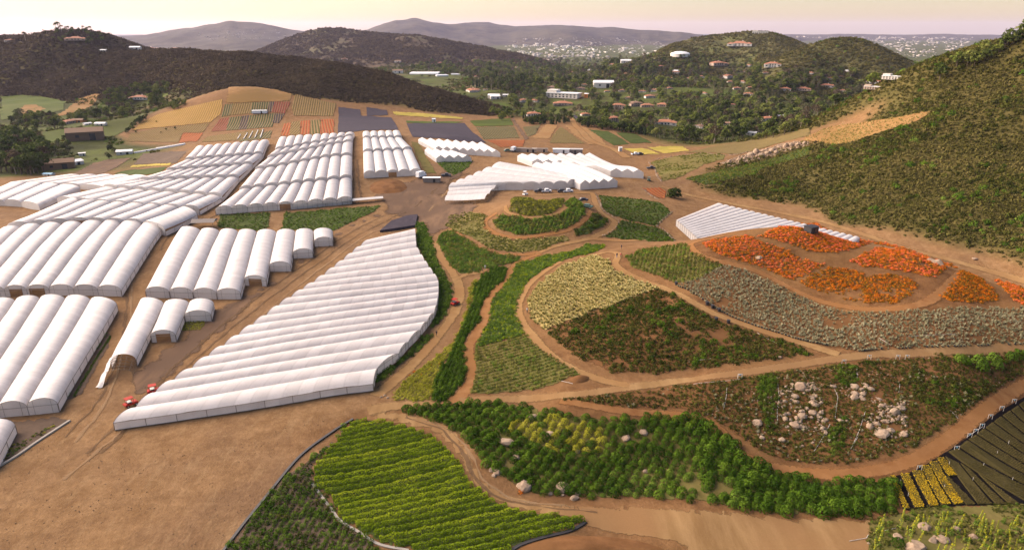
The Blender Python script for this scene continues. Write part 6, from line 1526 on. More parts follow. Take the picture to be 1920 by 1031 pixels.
hs('c', [(1080, 500, 95, 'modern', 'flat tan house against the right slope'), (1195, 445, 110, 'modern', 'white flat house behind the right slope'), (1085, 468, 80, 'villa', 'low white house behind the right slope')])
hs('r', [(585, 905, 95, 'villa', 'orange-walled house in the left valley'), (665, 895, 80, 'shed', 'dark roofed shed beside the orange house'), (850, 920, 70, 'shed', 'white canopy on the green meadow'), (735, 915, 50, 'shed', 'small pale shed on the green meadow'), (1180, 700, 130, 'villa', 'white house in the grove under the ridge'), (640, 130, 130, 'villa2', 'villa on the hilltop among palms'), (640, 205, 130, 'villa', 'tan house below the hilltop villa'), (1140, 285, 70, 'shed', 'white house on the ridge line'), (1260, 280, 130, 'villa', 'red-roofed house on the ridge line'), (1470, 275, 50, 'villa', 'small white house beside the round ridge tree'), (85, 220, 60, 'villa', 'white house at the left end of the ridge line'), (870, 298, 40, 'shed', 'tiny pale tank below the hilltop villa')])
hs('d', [(440, 300, 170, 'barn', 'brown gabled barn beside the dark trees'), (545, 275, 100, 'shed', 'blue-white shed roof behind the brown barn'), (365, 352, 55, 'shed', 'small teal shed below the brown barn'), (640, 82, 200, 'barn', 'tan low house at the edge of the green meadow'), (613, 208, 36, 'hut', 'tiny white tank by the lane'), (930, 195, 90, 'shed', 'white tarpaulin shed beside the long white row covers')])
hs('v', [(640, 345, 70, 'shed', 'white barn at the foot of the dark hill'), (1110, 360, 80, 'villa', 'white house at the foot of the dark hill'), (1040, 375, 60, 'villa', 'pink house at the foot of the dark hill'), (810, 385, 60, 'shed', 'pale shed at the foot of the dark hill'), (635, 465, 110, 'shed', 'white roof at the edge of the dark ridge'), (940, 475, 300, 'longshed', 'long white greenhouse beyond the dark ridge'), (1125, 498, 130, 'longshed', 'short white greenhouse beyond the dark ridge'), (1290, 485, 100, 'longshed', 'white greenhouse right of the long far one'), (1475, 665, 150, 'villa', 'red-roofed mansion beyond the ridge'), (1615, 655, 40, 'shed', 'white annex beside the red-roofed mansion'), (1720, 745, 130, 'shed', 'pale shed in the reddish yard'), (1515, 508, 35, 'villa', 'small white house in far trees'), (40, 312, 70, 'villa', 'white house on the left spur of the dark hill')])
_r = np.random.default_rng(99)
for _k in range(46):
    _u = 900 + 700 * _r.random(); _v = 122 + 95 * _r.random() ** 1.3
    if _v > 235 - abs(_u - 1200) * .05 or (_u > 1480 and _v > 190) or any(abs(_u - q[0]) < 18 and abs(_v - q[1]) < 8 for q in HS): continue
    HS.append((_u, _v, (7 + 9 * _r.random()) * (.5 + (_v - 110) / 110), 'villa', 'small pale house scattered among the valley trees'))
HW = [hit(u, v)[0] for u, v, *_ in HS]
HR = [w / F_PX * np.linalg.norm(p - CAM) / 2 for (u, v, w, *_), p in zip(HS, HW)]

# trees by photo position
rng = np.random.default_rng(77); T = []
def grove(poly, step0, kinds, h=(6, 11), seed=0, step_min=4.0, drop=0.0, avoid=True):
    """trees spread over a pixel polygon; spacing follows the distance"""
    A = np.array(poly, float); n = int((np.ptp(A[:, 0]) * np.ptp(A[:, 1])) / (step0 * step0 * .28)) + 4; r = np.random.default_rng(seed)
    U = A[:, 0].min() + r.random(n) * np.ptp(A[:, 0]); V = A[:, 1].min() + r.random(n) * np.ptp(A[:, 1])
    m = inside(A, U, V); U, V = U[m], V[m]
    if not len(U): return
    W = hit(U, V); x, y = W[:, 0], W[:, 1]; ok = r.random(len(W)) >= drop; rr_ = np.hypot(x, y)
    if avoid:
        for p, q in zip(HW, HR):
            ok &= (x - p[0]) ** 2 + (y - p[1]) ** 2 > (q + 1.5) ** 2
            dd = math.hypot(p[0], p[1]) - rr_; ok &= ~((np.abs(x / y - p[0] / p[1]) < q / p[1] * .95) & (dd > 0) & (dd < 130))
    for k_ in ('meadow3', 'meadow3b', 'meadow4', 'meadow5', 'meadow6', 'asph', 'quarry', 'farmtrack', 'meadow1'):
        ok &= ~inside(ZONE[k_], x, y)
    G = np.empty((0, 3))
    for i in np.nonzero(ok)[0]:
        hh = h[0] + (h[1] - h[0]) * r.random()
        if len(G) and ((G[:, 0] - x[i]) ** 2 + (G[:, 1] - y[i]) ** 2 < (np.minimum(hh, G[:, 2]) * .33) ** 2).any(): continue
        G = np.vstack([G, (x[i], y[i], hh)]); T.append((x[i], y[i], W[i, 2], kinds[int(r.integers(len(kinds)))], hh))
ALLK = ['dark', 'light', 'light', 'euc', 'euc', 'dark', 'brown']
grove([(1000, 226), (1240, 250), (1330, 266), (1450, 262), (1520, 236), (1400, 200), (1250, 190), (1120, 185), (1060, 205)], 12, ALLK, (5, 11), 1)
grove([(1330, 270), (1480, 248), (1560, 205), (1640, 165), (1560, 150), (1440, 160), (1300, 175), (1240, 200), (1380, 225)], 10, ALLK, (6, 13), 2)
grove([(900, 200), (1000, 210), (1120, 190), (1250, 190), (1250, 150), (1050, 140), (930, 135), (880, 150), (960, 175)], 9, ALLK, (6, 13), 3)
grove([(1250, 190), (1560, 165), (1620, 140), (1400, 132), (1200, 125), (1180, 150)], 8, ALLK, (6, 12), 4)
grove([(720, 125), (900, 150), (1200, 140), (1250, 118), (1100, 112), (960, 118), (820, 120)], 6.5, ALLK + ['euc'], (8, 15), 5)
grove([(880, 165), (960, 178), (1010, 160), (940, 142)], 7, ['dark', 'euc', 'cone'], (9, 15), 15)
grove([(1245, 118), (1420, 138), (1440, 125), (1300, 105)], 8, ['dark', 'light'], (5, 9), 6)
grove([(905, 205), (960, 215), (985, 222), (940, 228)], 9, ['light', 'light', 'dark'], (4, 8), 7)
# hedge line of the farm
grove(px('s', [(480, 690), (900, 700), (900, 745), (480, 740)]), 6, ['dark', 'cone'], (4.5, 7), 8, avoid=False)
grove(px('s', [(940, 715), (1300, 770), (1640, 815), (1640, 845), (1300, 800), (940, 750)]), 5.5, ['dark', 'dark', 'cone'], (5, 8), 9, avoid=False)
grove(px('w', [(380, 250), (600, 280), (980, 300), (1000, 320), (900, 200), (600, 190)]), 8, ['dark', 'light', 'euc'], (4, 8), 10)
# left valley
grove([(0, 255), (70, 275), (95, 320), (60, 330), (0, 325)], 10, ['dark', 'brown', 'dark'], (9, 15), 11)
grove([(0, 232), (120, 236), (200, 262), (260, 300), (110, 300), (80, 260), (0, 250)], 12, ALLK, (3, 6), 12, drop=.5)
grove(px('r', [(120, 830), (420, 850), (520, 900), (700, 830), (1250, 790), (1100, 850), (760, 880), (520, 960), (100, 930)]), 8, ALLK, (4, 9), 13, drop=.2)
grove(px('r', [(900, 640), (1350, 570), (1450, 600), (1300, 780), (900, 800), (880, 720)]), 7, ['dark', 'light', 'brown', 'dark'], (4, 8), 14, drop=.15)
grove(px('r', [(1270, 800), (1200, 860), (1060, 960), (1030, 1000), (1100, 990), (1240, 860)]), 8, ['dark'], (3, 5), 16)
grove(px('r', [(1300, 700), (1600, 740), (1500, 790), (1330, 790)]), 7, ['dark', 'light'], (3, 5), 17)
# ridge-top garden
grove(px('r', [(430, 150), (560, 120), (860, 160), (900, 200), (860, 260), (560, 240), (440, 200)]), 7, ['dark', 'light', 'dark', 'brown'], (4, 8), 18, drop=.2)
T.sort(key=lambda t: -t[4] / np.hypot(t[0], t[1]))
print('trees', len(T))
for i, (x, y, z, kd, hh) in enumerate(T[:290]):
    d_ = np.hypot(x, y); where = ('left valley near the brown barn' if d_ < 620 else 'left valley under the pasture' if d_ < 800 else 'left valley at the foot of the ridge') if x < -200 else 'hedge line behind the farm' if d_ < 640 and x > 0 else 'middle of the wooded valley' if d_ < 1100 else 'far end of the wooded valley'
    base = {'dark': 9, 'light': 8, 'euc': 13, 'brown': 10, 'cone': 13}[kd]
    tree((x, y, z), kd, hh / base * (1 if kd != 'dark' else 1.05), WORD[kd] + ' tree in the ' + where, 'trees of the ' + where)
rest = T[290:]
for kd in KIND:
    q = [t for t in rest if t[3] == kd]
    if not q: continue
    base = {'dark': 9, 'light': 8, 'euc': 13, 'brown': 10, 'cone': 13}[kd]
    A = np.array([(t[0], t[1], t[2] - .2) for t in q]); scatter('woodland', A, np.array([t[4] / base for t in q]), [w for _, _, w in KIND[kd]], WORD[kd] + ' trees massed in the valley', 'woodland', seed=8, tilt=.02)
# undergrowth filling the valley floor
P, rng = polar_fill(-.75, .62, 520, 2100, .0062, 21)
m = (lookup(GVA, P[:, 0], P[:, 1]) > .5); P = P[m]; P = off_zones(P, ['meadow1', 'meadow2', 'meadow3', 'meadow3b', 'meadow4', 'meadow5', 'meadow6', 'asph', 'quarry', 'farmtrack', 'gf3', 'gf4', 'toe2', 'toe1'])
k = fbm(P[:, 0] / 70, P[:, 1] / 70, 33, 3) + (rng.random(len(P)) - .5) * .3; P = P[k > .0]
ok = np.ones(len(P), bool); rr_ = np.hypot(P[:, 0], P[:, 1])
for p, q in zip(HW, HR):
    dd = math.hypot(p[0], p[1]) - rr_; ok &= ~((np.abs(P[:, 0] / P[:, 1] - p[0] / p[1]) < (q + 1) / p[1]) & (dd > -q) & (dd < 60))
P = P[ok]; rng = np.random.default_rng(6)
r = np.hypot(P[:, 0], P[:, 1]); scatter('undergrowth', P, 1.6 * (r / 700) * (.4 + .9 * rng.random(len(P))), BUSH_MID[:1] + CHAP + WEED, 'shrubs and low trees filling the valley floor', 'undergrowth', seed=22)
# single trees
KIND['lone'] = [tree_parts('lone_tree', 'round', 'lf_tree', 'bark', 91, 7.6, 4.0, 900, .5)]
p = hit(1264, 371)[0]; p[2] -= 1.7; t = tree(p, 'lone', 1.0, 'lone round tree beside the red plot on the farm track')
p = hit(1339, 268)[0]; tree(p, 'brown', 1.5, 'tall bare-trunked tree at the edge of the valley woods')
p = hit(340, 92)[0]; tree(p, 'dark', 1.25, 'lone round dark tree on the ridge line')
for a, b, s in ((500, 120, 1.9), (520, 125, 1.6), (400, 160, 1.1), (300, 165, 1.0), (220, 200, 1.7), (580, 130, 1.2), (645, 105, 1.2), (705, 125, 1.1), (765, 130, 1.2), (740, 135, 1.1), (850, 165, 1.0), (475, 120, 1.5)):
    (u, v), = px('r', [(a, b + 25)]); p = hit(u, v)[0]; tree(p, 'palm', s, 'shaggy palm on the ridge-top garden', 'palms of the ridge top', 'palm_tree')
for a, b in ((420, 160), (450, 165), (480, 170), (510, 168), (540, 172), (355, 150), (570, 180)):
    (u, v), = px('w', [(a, b + 20)]); p = hit(u, v)[0]; tree(p, 'palm', .42, 'small palm in front of the white red-tiled house', 'palms of the red-tiled house', 'palm_tree')
for a, b, s in ((985, 730, .32), (935, 735, .26), (1330, 120, .2), (765, 750, .3), (880, 690, .2)):
    (u, v), = px('a', [(a, b)]) if a != 1330 else px('a', [(905, 750)]); p = hit(u, v)[0]; tree(p, 'dark', s, 'small dark shrub-like tree on the brown field', 'small trees of the brown field')
rng = np.random.default_rng(13)
for a, b in [(1480, 260), (1560, 240), (1620, 215), (1660, 200), (1700, 190), (1740, 170), (1780, 150), (1810, 150), (1840, 140), (1870, 120), (1890, 170), (1900, 110), (1640, 235), (1715, 175), (1765, 185), (1825, 175), (1910, 95), (1850, 165), (1795, 175)]:
    (u, v), = px('c', [(a, b)]); p = at_y(u, 90, 412 - 8 * rng.random()); p[2] = H(p[0], p[1]); tree(p, 'light' if rng.random() < .6 else 'dark', .6 + .5 * rng.random(), 'bushy green tree on the brow of the right slope', 'trees on the brow of the right slope')

# ------------------------------------------------------------------ houses
mat_plain('stucco', (.66, .60, .53), .85, .08); mat_plain('stucco_tan', (.48, .36, .27), .85, .1); mat_plain('tile', (.33, .14, .075), .85, .3, 4.0); mat_plain('tile_brown', (.22, .13, .085), .85, .3, 4.0)
mat_plain('roofwhite', (.72, .71, .70), .6, .08); mat_plain('windowdark', (.03, .035, .04), .2, .2, spec=.5); mat_plain('brownwood', (.20, .125, .075), .9, .25, 3.0); mat_plain('orangepaint', (.55, .18, .04), .7, .1); mat_plain('bluepaint', (.12, .30, .42), .6, .1)
def hip(mb, w, d, z, h, ov=.5, ridge=.45, gable=False):
    x, y = w / 2 + ov, d / 2 + ov; r = w / 2 * ridge if not gable else x
    mb.add([(-x, -y, z), (x, -y, z), (x, y, z), (-x, y, z), (-r, 0, z + h), (r, 0, z + h)], [(0, 1, 5, 4), (1, 2, 5), (2, 3, 4, 5), (3, 0, 4), (3, 2, 1, 0)])
def house(u, v, wpx, kind, label, i):
    p = HW[i]; W = 2 * HR[i]; rr = np.random.default_rng(500 + i)
    face = math.atan2(p[0], p[1]); rz = -face + rr.normal() * .35
    tan_ = 'tan' in label or 'cream' in label or 'pink' in label or 'orange-walled' in label or 'brown' in label
    grp_ = 'small houses scattered in the valley' if label.startswith('small pale house scattered') else None
    t = thing('house' if kind in ('villa', 'villa2', 'modern') else 'barn' if kind == 'barn' else 'hut' if kind == 'hut' else 'far_greenhouse' if kind == 'longshed' else 'shed', label, 'house' if kind in ('villa', 'villa2', 'modern') else 'shed', (p[0], p[1], p[2] - .4), rz, grp_)
    D = W * (.5 + .15 * rr.random()); tile = MAT['tile_brown' if ('brown' in label or 'mauve' in label) else 'tile']; wall = MAT['stucco_tan' if tan_ else 'stucco']
    def windows(n, z, w0, y, hgt, par, x0=0):
        for k_ in range(n):
            m2 = MB(); x = x0 + (-w0 / 2 + w0 * (k_ + .5) / n); m2.box((x, y - .03, z), (w0 / n * .5, .12, hgt)); m2.build('window', MAT['windowdark'], par)
    if kind in ('villa', 'villa2'):
        hgt = min(3.4, W * .24) if kind == 'villa' else min(6.2, W * .34)
        m = MB(); m.box((0, 0, hgt / 2), (W * .62, D, hgt)); w_ = m.build('wall', wall, t)
        m = MB(); hip(m, W * .62, D, hgt, W * .085); rf = m.build('roof', tile, t)
        m = MB(); m.box((W * .1, D * .15, hgt + W * .085), (W * .04, W * .04, W * .08)); m.build('chimney', wall, rf)
        for s in (-1, 1):
            hh = hgt * (.78 + .15 * rr.random()); m = MB(); m.box((s * W * .36, -D * .18, hh / 2), (W * .26, D * .8, hh)); m.build('wing', wall, t)
            m = MB(); hip(m, W * .26, D * .8, 0, W * .06, .4, .1); o = m.build('roof', tile, t); o.location = (s * W * .36, -D * .18, hh + .01)
        n = 3
        windows(n, hgt * (.72 if kind == 'villa2' else .5), W * .42, -D / 2, hgt * .28 if kind == 'villa2' else hgt * .42, t)
        if kind == 'villa2': windows(n, hgt * .3, W * .42, -D / 2, hgt * .26, t)
        for s in (-1, 1): windows(1, hgt * .45, W * .2, -D * .58, hgt * .3, t, s * W * .36)
    elif kind == 'modern':
        m = MB(); m.box((0, 0, W * .07), (W, D * .6, W * .14)); m.build('wall', wall, t)
        m = MB(); m.box((0, 0, W * .145), (W * 1.03, D * .66, W * .02)); m.build('roof', MAT['roofwhite'], t)
        m = MB(); m.box((-W * .33, 0, W * .19), (W * .3, D * .5, W * .08)); m.build('upper_storey', wall, t)
        windows(8, W * .10, W * .94, -D * .3, W * .03, t); windows(8, W * .045, W * .94, -D * .3, W * .035, t)
    elif kind == 'longshed':
        for s in range(4):
            m = MB(); hip(m, W, D * .3, 0, W * .02 + .6, .1, 1, True); o = m.build('roof', MAT['roofwhite'], t); o.location = (0, (s - 1.5) * D * .32, 2.6)
        m = MB(); m.box((0, 0, 1.3), (W * .99, D * 1.26, 2.6)); m.build('wall', MAT['roofwhite'], t)
    else:
        hgt = W * (.26 if kind != 'hut' else .6); wm = MAT['orangepaint'] if 'orange' in label else MAT['brownwood'] if kind == 'barn' else MAT['stucco']
        rm = MAT['brownwood'] if kind == 'barn' or 'dark' in label else MAT['bluepaint'] if 'teal' in label else MAT['roofwhite']
        m = MB(); m.box((0, 0, hgt / 2), (W, D, hgt)); m.build('wall', wm, t)
        m = MB(); hip(m, W, D, hgt + .01, W * .11, .35, 1, True); m.build('roof', rm, t)
        m = MB(); m.box((W * .2, -D / 2 - .03, hgt * .4), (W * .16, .12, hgt * .8)); m.build('door', MAT['windowdark'], t)
        windows(1, hgt * .55, W * .2, -D / 2, hgt * .3, t, -W * .2)
    return t
for i, (u, v, w, kd, lab) in enumerate(HS): house(u, v, w, kd, lab, i)
# white dome tank on the hill
p = hit(1275, 106)[0]; r_ = 33 / 2 / F_PX * np.linalg.norm(p - CAM); t = thing('water_tank', 'white domed water tank on the shoulder of the hill', 'water tank', (p[0], p[1], p[2] - 1))
m = MB(); m.lathe([(r_, 0), (r_, r_ * .32)], n=28); m.build('tank_wall', MAT['stucco'], t); m = MB(); m.lathe([(r_ * 1.02, r_ * .32), (r_ * .85, r_ * .42), (r_ * .5, r_ * .52), (.01, r_ * .56)], n=28); m.build('dome_roof', MAT['roofwhite'], t, True)
p = hit(1156, 52)[0]; m = MB(); m.tube((0, 0, 0), (0, 0, 45), 2.0, .8, 4); o = m.build('radio_mast', MAT['pipe']); o.location = p; tag(o, 'thin radio mast on the crest of the long mountain', 'mast')
p = hit(1905, 47)[0]
mat_plain('townwall', (.42, .37, .33), .9, .2, .02)
# far towns
def town(n, poly, sz, label, seed, ymin=3500):
    r = np.random.default_rng(seed); A = np.array(poly, float); U = A[:, 0].min() + r.random(n * 4) * np.ptp(A[:, 0]); V = A[:, 1].min() + r.random(n * 4) * np.ptp(A[:, 1]); m = inside(A, U, V); U, V = U[m], V[m]
    keep = fbm(U / 12, V / 3, seed, 3) + (r.random(len(U)) - .5) * .5 > .02; U, V = U[keep][:n], V[keep][:n]; W = hit(U, V); W = W[W[:, 1] > ymin]; mb = MB()
    for x, y, z in W:
        s = sz * (.45 + 1.1 * r.random() ** 2) * y / 8000; a = r.random() * 3; mb.box((x, y, z + s * .15), (s * (1 + 1.2 * r.random()), s, s * .45), a)
        mb.box((x, y, z + s * .41), (s * 1.15, s * .8, s * .1), a)
    return tag(mb.build('town', MAT['townwall'] if seed != 1 else MAT['stucco']), label, 'town', kind='stuff')
town(300, [(940, 86), (1000, 82), (1100, 88), (1260, 88), (1230, 104), (1100, 107), (1000, 104), (960, 97)], 17, 'pale buildings of the town at the foot of the long mountain', 1)
town(160, [(950, 74), (1100, 70), (1290, 80), (1260, 92), (1000, 92)], 12, 'scattered houses on the lower mountain slopes', 2)
town(420, [(1490, 70), (1830, 70), (1800, 92), (1740, 110), (1700, 108), (1600, 76)], 15, 'pale buildings of the towns on the far plain', 3)
town(45, [(360, 60), (520, 56), (540, 72), (380, 76)], 12, 'scattered houses on the left mountain', 4)
town(90, [(1000, 100), (1150, 106), (1120, 114), (1000, 114)], 22, 'pale buildings beyond the valley trees', 5, 2300)
# ------------------------------------------------------------------ sheds, vehicles, people, pipes
mat_plain('carwhite', (.78, .78, .78), .35, .05, spec=.5); mat_plain('cardark', (.04, .04, .045), .35, .1, spec=.5); mat_plain('carred', (.34, .03, .02), .7, .1, spec=.1); mat_plain('cargreen', (.05, .12, .09), .4, .1, spec=.5)
mat_plain('tyre', (.02, .02, .02), .9, .2); mat_plain('glassdark', (.03, .035, .045), .15, .1, spec=.6); mat_plain('greywood', (.20, .17, .15), .9, .25, 3.0); mat_plain('metalroof', (.42, .40, .38), .5, .15)
def place(u, v, dz=0): p = hit(u, v)[0]; return (p[0], p[1], p[2] + dz)
def bevel_box(mb, c, d, b):
    x, y, z = [q / 2 for q in d]; b = min(b, x, y, z) * .99; V = []
    for zz, k in ((-z, b), (-z + b, 0), (z - b, 0), (z, b)):
        for sx, sy in ((-1, -1), (1, -1), (1, 1), (-1, 1)): V.append((c[0] + sx * (x - k), c[1] + sy * (y - k), c[2] + zz))
    F = [(3, 2, 1, 0), (12, 13, 14, 15)]
    for i in range(3):
        for k in range(4): F.append((i * 4 + k, i * 4 + (k + 1) % 4, i * 4 + 4 + (k + 1) % 4, i * 4 + 4 + k))
    mb.add(V, F)
def vehicle(u, v, rz, kind, body, label, name='pickup_truck', cat='truck'):
    t = thing(name, label, cat, place(u, v, .05), rz); L_, W_, h = {'pickup': (5.3, 1.9, .75), 'box': (6.5, 2.3, .7), 'cart': (2.8, 1.5, .5), 'car': (4.5, 1.8, .7)}[kind]
    m = MB(); bevel_box(m, (0, 0, .4 + h / 2), (L_, W_, h), .12); m.build('body', MAT[body], t)
    if kind == 'pickup':
        m = MB(); bevel_box(m, (.35, 0, 1.15 + .38), (1.9, W_ * .9, .76), .2); c = m.build('cab', MAT[body], t); m = MB(); bevel_box(m, (.35, 0, 1.55), (1.94, W_ * .93, .42), .1); m.build('window', MAT['glassdark'], c)
        m = MB(); m.box((-1.7, 0, 1.17), (1.7, W_ * .8, .05)); m.build('load_bed', MAT['cardark'], t)
    elif kind == 'box':
        m = MB(); bevel_box(m, (-.9, 0, 2.2), (4.5, W_, 2.2), .08); m.build('cargo_box', MAT['carwhite'], t); m = MB(); bevel_box(m, (2.3, 0, 1.7), (1.6, W_ * .92, 1.4), .25); c = m.build('cab', MAT[body], t); m = MB(); bevel_box(m, (2.6, 0, 1.95), (1.1, W_ * .95, .55), .08); m.build('window', MAT['glassdark'], c)
    elif kind == 'car':
        m = MB(); bevel_box(m, (-.2, 0, 1.1 + .3), (2.5, W_ * .88, .62), .22); c = m.build('cab', MAT[body], t); m = MB(); bevel_box(m, (-.2, 0, 1.42), (2.54, W_ * .9, .34), .1); m.build('window', MAT['glassdark'], c)
    else:
        m = MB(); m.box((-.3, 0, 1.05), (.9, 1.2, .3)); m.build('seat', MAT['cardark'], t); m = MB()
        for sx in (-.9, .5):
            for sy in (-.6, .6): m.tube((sx, sy, .8), (sx, sy, 1.95), .04, .04, 4)
        m.box((-.2, 0, 2.0), (1.7, 1.4, .08)); m.build('canopy', MAT[body], t)
    for sx in (-1, 1):
        for sy in (-1, 1):
            m = MB(); r_ = .38 if kind != 'cart' else .3; m.tube((sx * L_ * .31, sy * (W_ / 2 - .14), r_), (sx * L_ * .31, sy * (W_ / 2 + .06), r_), r_, r_, 12); w = m.build('wheel', MAT['tyre'], t)
            m = MB(); m.tube((sx * L_ * .31, sy * (W_ / 2 + .03), r_), (sx * L_ * .31, sy * (W_ / 2 + .08), r_), r_ * .55, r_ * .5, 10); m.build('rim', MAT['metalroof'], w)
    return t
def P6(z, a, b): return px(z, [(a, b)])[0]
vehicle(*P6('f', 600, 335), .4, 'car', 'cargreen', 'dark green car parked by the red flower plot', 'car', 'car')
vehicle(*P6('f', 648, 335), 1.2, 'box', 'cardark', 'dark truck with a white box by the red flower plot', 'box_truck')
vehicle(*P6('u', 985, 195), .9, 'cart', 'carwhite', 'white utility cart behind the mound', 'utility_cart', 'cart')
vehicle(*P6('u', 1125, 165), .2, 'pickup', 'cardark', 'dark pickup parked left behind the mound')
vehicle(*P6('u', 1195, 165), .25, 'pickup', 'carwhite', 'white pickup parked in the middle behind the mound')
vehicle(*P6('u', 1350, 165), .2, 'car', 'cardark', 'dark car behind the mound', 'car', 'car')
vehicle(*P6('u', 1410, 165), .25, 'pickup', 'carwhite', 'white pickup parked right behind the mound')
vehicle(*P6('u', 1565, 255), .3, 'car', 'cardark', 'dark car on the track right of the mound', 'car', 'car')
vehicle(*P6('u', 1610, 320), -.5, 'car', 'cargreen', 'teal car on the track below the dark car', 'car', 'car')
vehicle(*P6('w', 212, 420), .3, 'pickup', 'carwhite', 'white pickup by the yellow flower fields')
vehicle(*P6('w', 260, 418), .3, 'car', 'cardark', 'dark car by the yellow flower fields', 'car', 'car')
vehicle(*P6('w', 345, 672), 1.4, 'cart', 'cargreen', 'dark cart at the corner of the peaked greenhouse', 'utility_cart', 'cart')
vehicle(*P6('w', 365, 557), .1, 'pickup', 'cardark', 'dark pickup below the terraced plots')
vehicle(*P6('e', 1545, 525), 1.0, 'box', 'carwhite', 'white truck at the corner of the five-wide tunnels', 'box_truck')
vehicle(*P6('e', 1730, 520), .1, 'pickup', 'cardark', 'dark pickup beside the green bed below the peaked greenhouse')
vehicle(*P6('j', 447, 545), .9, 'cart', 'carred', 'red utility cart on the path beside the greenhouse', 'utility_cart', 'cart')
vehicle(*P6('k', 722, 236), .9, 'cart', 'carred', 'red machine behind the corner of the huge greenhouse', 'farm_machine', 'machine')
vehicle(*P6('k', 850, 165), .5, 'cart', 'carred', 'red cart at the left edge of the huge greenhouse', 'utility_cart', 'cart')

def box_thing(u, v, dims, rz, mat, label, name, cat, roof=None, rmat='metalroof', legs=False):
    t = thing(name, label, cat, place(u, v, 0), rz); w, d, h = dims
    if legs:
        for sx in (-1, 1):
            for sy in (-1, 1): m = MB(); m.tube((sx * w * .46, sy * d * .46, -.3), (sx * w * .46, sy * d * .46, h), .09, .09, 5); m.build('post', MAT['timber'], t)
    else: m = MB(); bevel_box(m, (0, 0, h / 2), dims, .06); m.build('wall', MAT[mat], t)
    if roof is not None: m = MB(); hip(m, w, d, h + .01, roof, .25, 1, True); m.build('roof', MAT[rmat], t)
    if not legs: m = MB(); m.box((w * .15, -d / 2 - .02, h * .4), (min(1.2, w * .3), .08, h * .8)); m.build('door', MAT['windowdark'], t)
    return t
box_thing(*P6('d', 1525, 735), (9, 6, 2.6), .1, 'greywood', 'weathered grey open shed beside the staggered tunnels', 'shed', 'shed', .9, 'greywood', True)
box_thing(*P6('e', 1625, 562), (9, 3, 2.6), 0, 'greywood', 'long white-roofed trailer in the dirt yard', 'trailer', 'trailer', .25, 'carwhite')
box_thing(1520, 436, (3.6, 3.0, 2.2), .5, 'blackplastic', 'dark square cabin on top of the orange hill', 'cabin', 'cabin', .1, 'blackplastic')
box_thing(*P6('f', 1000, 345), (11, 4, 2.8), -.1, 'carwhite', 'white container behind the large peaked greenhouse', 'container', 'container', .1, 'carwhite')
box_thing(*P6('f', 1080, 350), (14, 5, 3.2), -.1, 'greywood', 'grey rack shed behind the large peaked greenhouse', 'shed', 'shed', .3)
box_thing(*P6('f', 830, 330), (12, 3, 1.6), -.05, 'carwhite', 'white propagation bench near the red flower plot', 'bench_shed', 'shed', .2, 'roofwhite')
box_thing(*P6('f', 1438, 335), (2.2, 2.2, 3), 0, 'carwhite', 'white tank by the farm track', 'tank', 'tank', .3, 'carwhite')
box_thing(*P6('e', 1640, 118), (3, 3, 3.2), 0, 'carwhite', 'small white hut above the dark cloth bed', 'hut', 'hut', .5, 'carwhite')
box_thing(*P6('a', 1460, 637), (13, 4, 2.6), .1, 'carwhite', 'white trailer in the striped plots', 'trailer', 'trailer', .2, 'carwhite')
for a, b, c in ((700, 335, 1), (740, 338, 2), (780, 340, 3), (860, 338, 4)):
    box_thing(*P6('f', a, b), (7, 2.4, 2.4), -.05, 'stucco_tan', ['first', 'second', 'third', 'fourth'][c - 1] + ' tan crate rack from the left in the row behind the peaked greenhouse', 'crate_rack', 'rack', .1, 'greywood')
# shade strip along the front of the stepped block
Q = hit(*zip(*px('e', [(580, 765), (1265, 705), (1262, 690), (580, 745)]))); t = thing('shade_bench', 'long low grey shade strip in front of the stepped tunnels', 'shade strip', tuple(Q[0])); o = Q[0]
m = MB(); m.add([tuple(Q[i] - o + np.array([0, 0, 1.5])) for i in range(4)] + [tuple(Q[i] - o + np.array([0, 0, 1.6])) for i in range(4)], [(3, 2, 1, 0), (4, 5, 6, 7), (0, 1, 5, 4), (1, 2, 6, 5), (2, 3, 7, 6), (3, 0, 4, 7)]); m.build('cover', MAT['metalroof'], t)
for k in np.linspace(0, 1, 12):
    q = Q[0] + (Q[1] - Q[0]) * k - o; m = MB(); z = float(H(*(q + o)[:2])) - o[2]; m.tube((q[0], q[1], z - .3), (q[0], q[1], q[2] + 1.55), .07, .07, 5); m.build('post', MAT['timber'], t)
# long white row covers in the left beds
for i, (a, b, lab) in enumerate((((755, 862), (1030, 815), 'long white row cover in the left beds'), ((880, 838), (1040, 812), 'second long white row cover in the left beds'))):
    p0, p1 = hit(*zip(*px('a', [a, b]))); d = p1 - p0; n = np.array([-d[1], d[0], 0]); n /= np.linalg.norm(n); V = []; F = []
    for k in range(21):
        c = p0 + d * k / 20; z = float(H(c[0], c[1]))
        for j in range(7): aa = math.pi * j / 6; V.append(tuple(np.array([c[0], c[1], z]) + n * 1.5 * math.cos(aa) + np.array([0, 0, 1.2 * math.sin(aa) - .1])))
    for k in range(20):
        for j in range(6): F.append((k * 7 + j, k * 7 + j + 1, k * 7 + j + 8, k * 7 + j + 7))
    ob = mesh_obj('row_cover', V, F, MAT['cover_cool'], None, True); face_attr(ob.data, [1.0] * len(F)); tag(ob, lab, 'row cover')
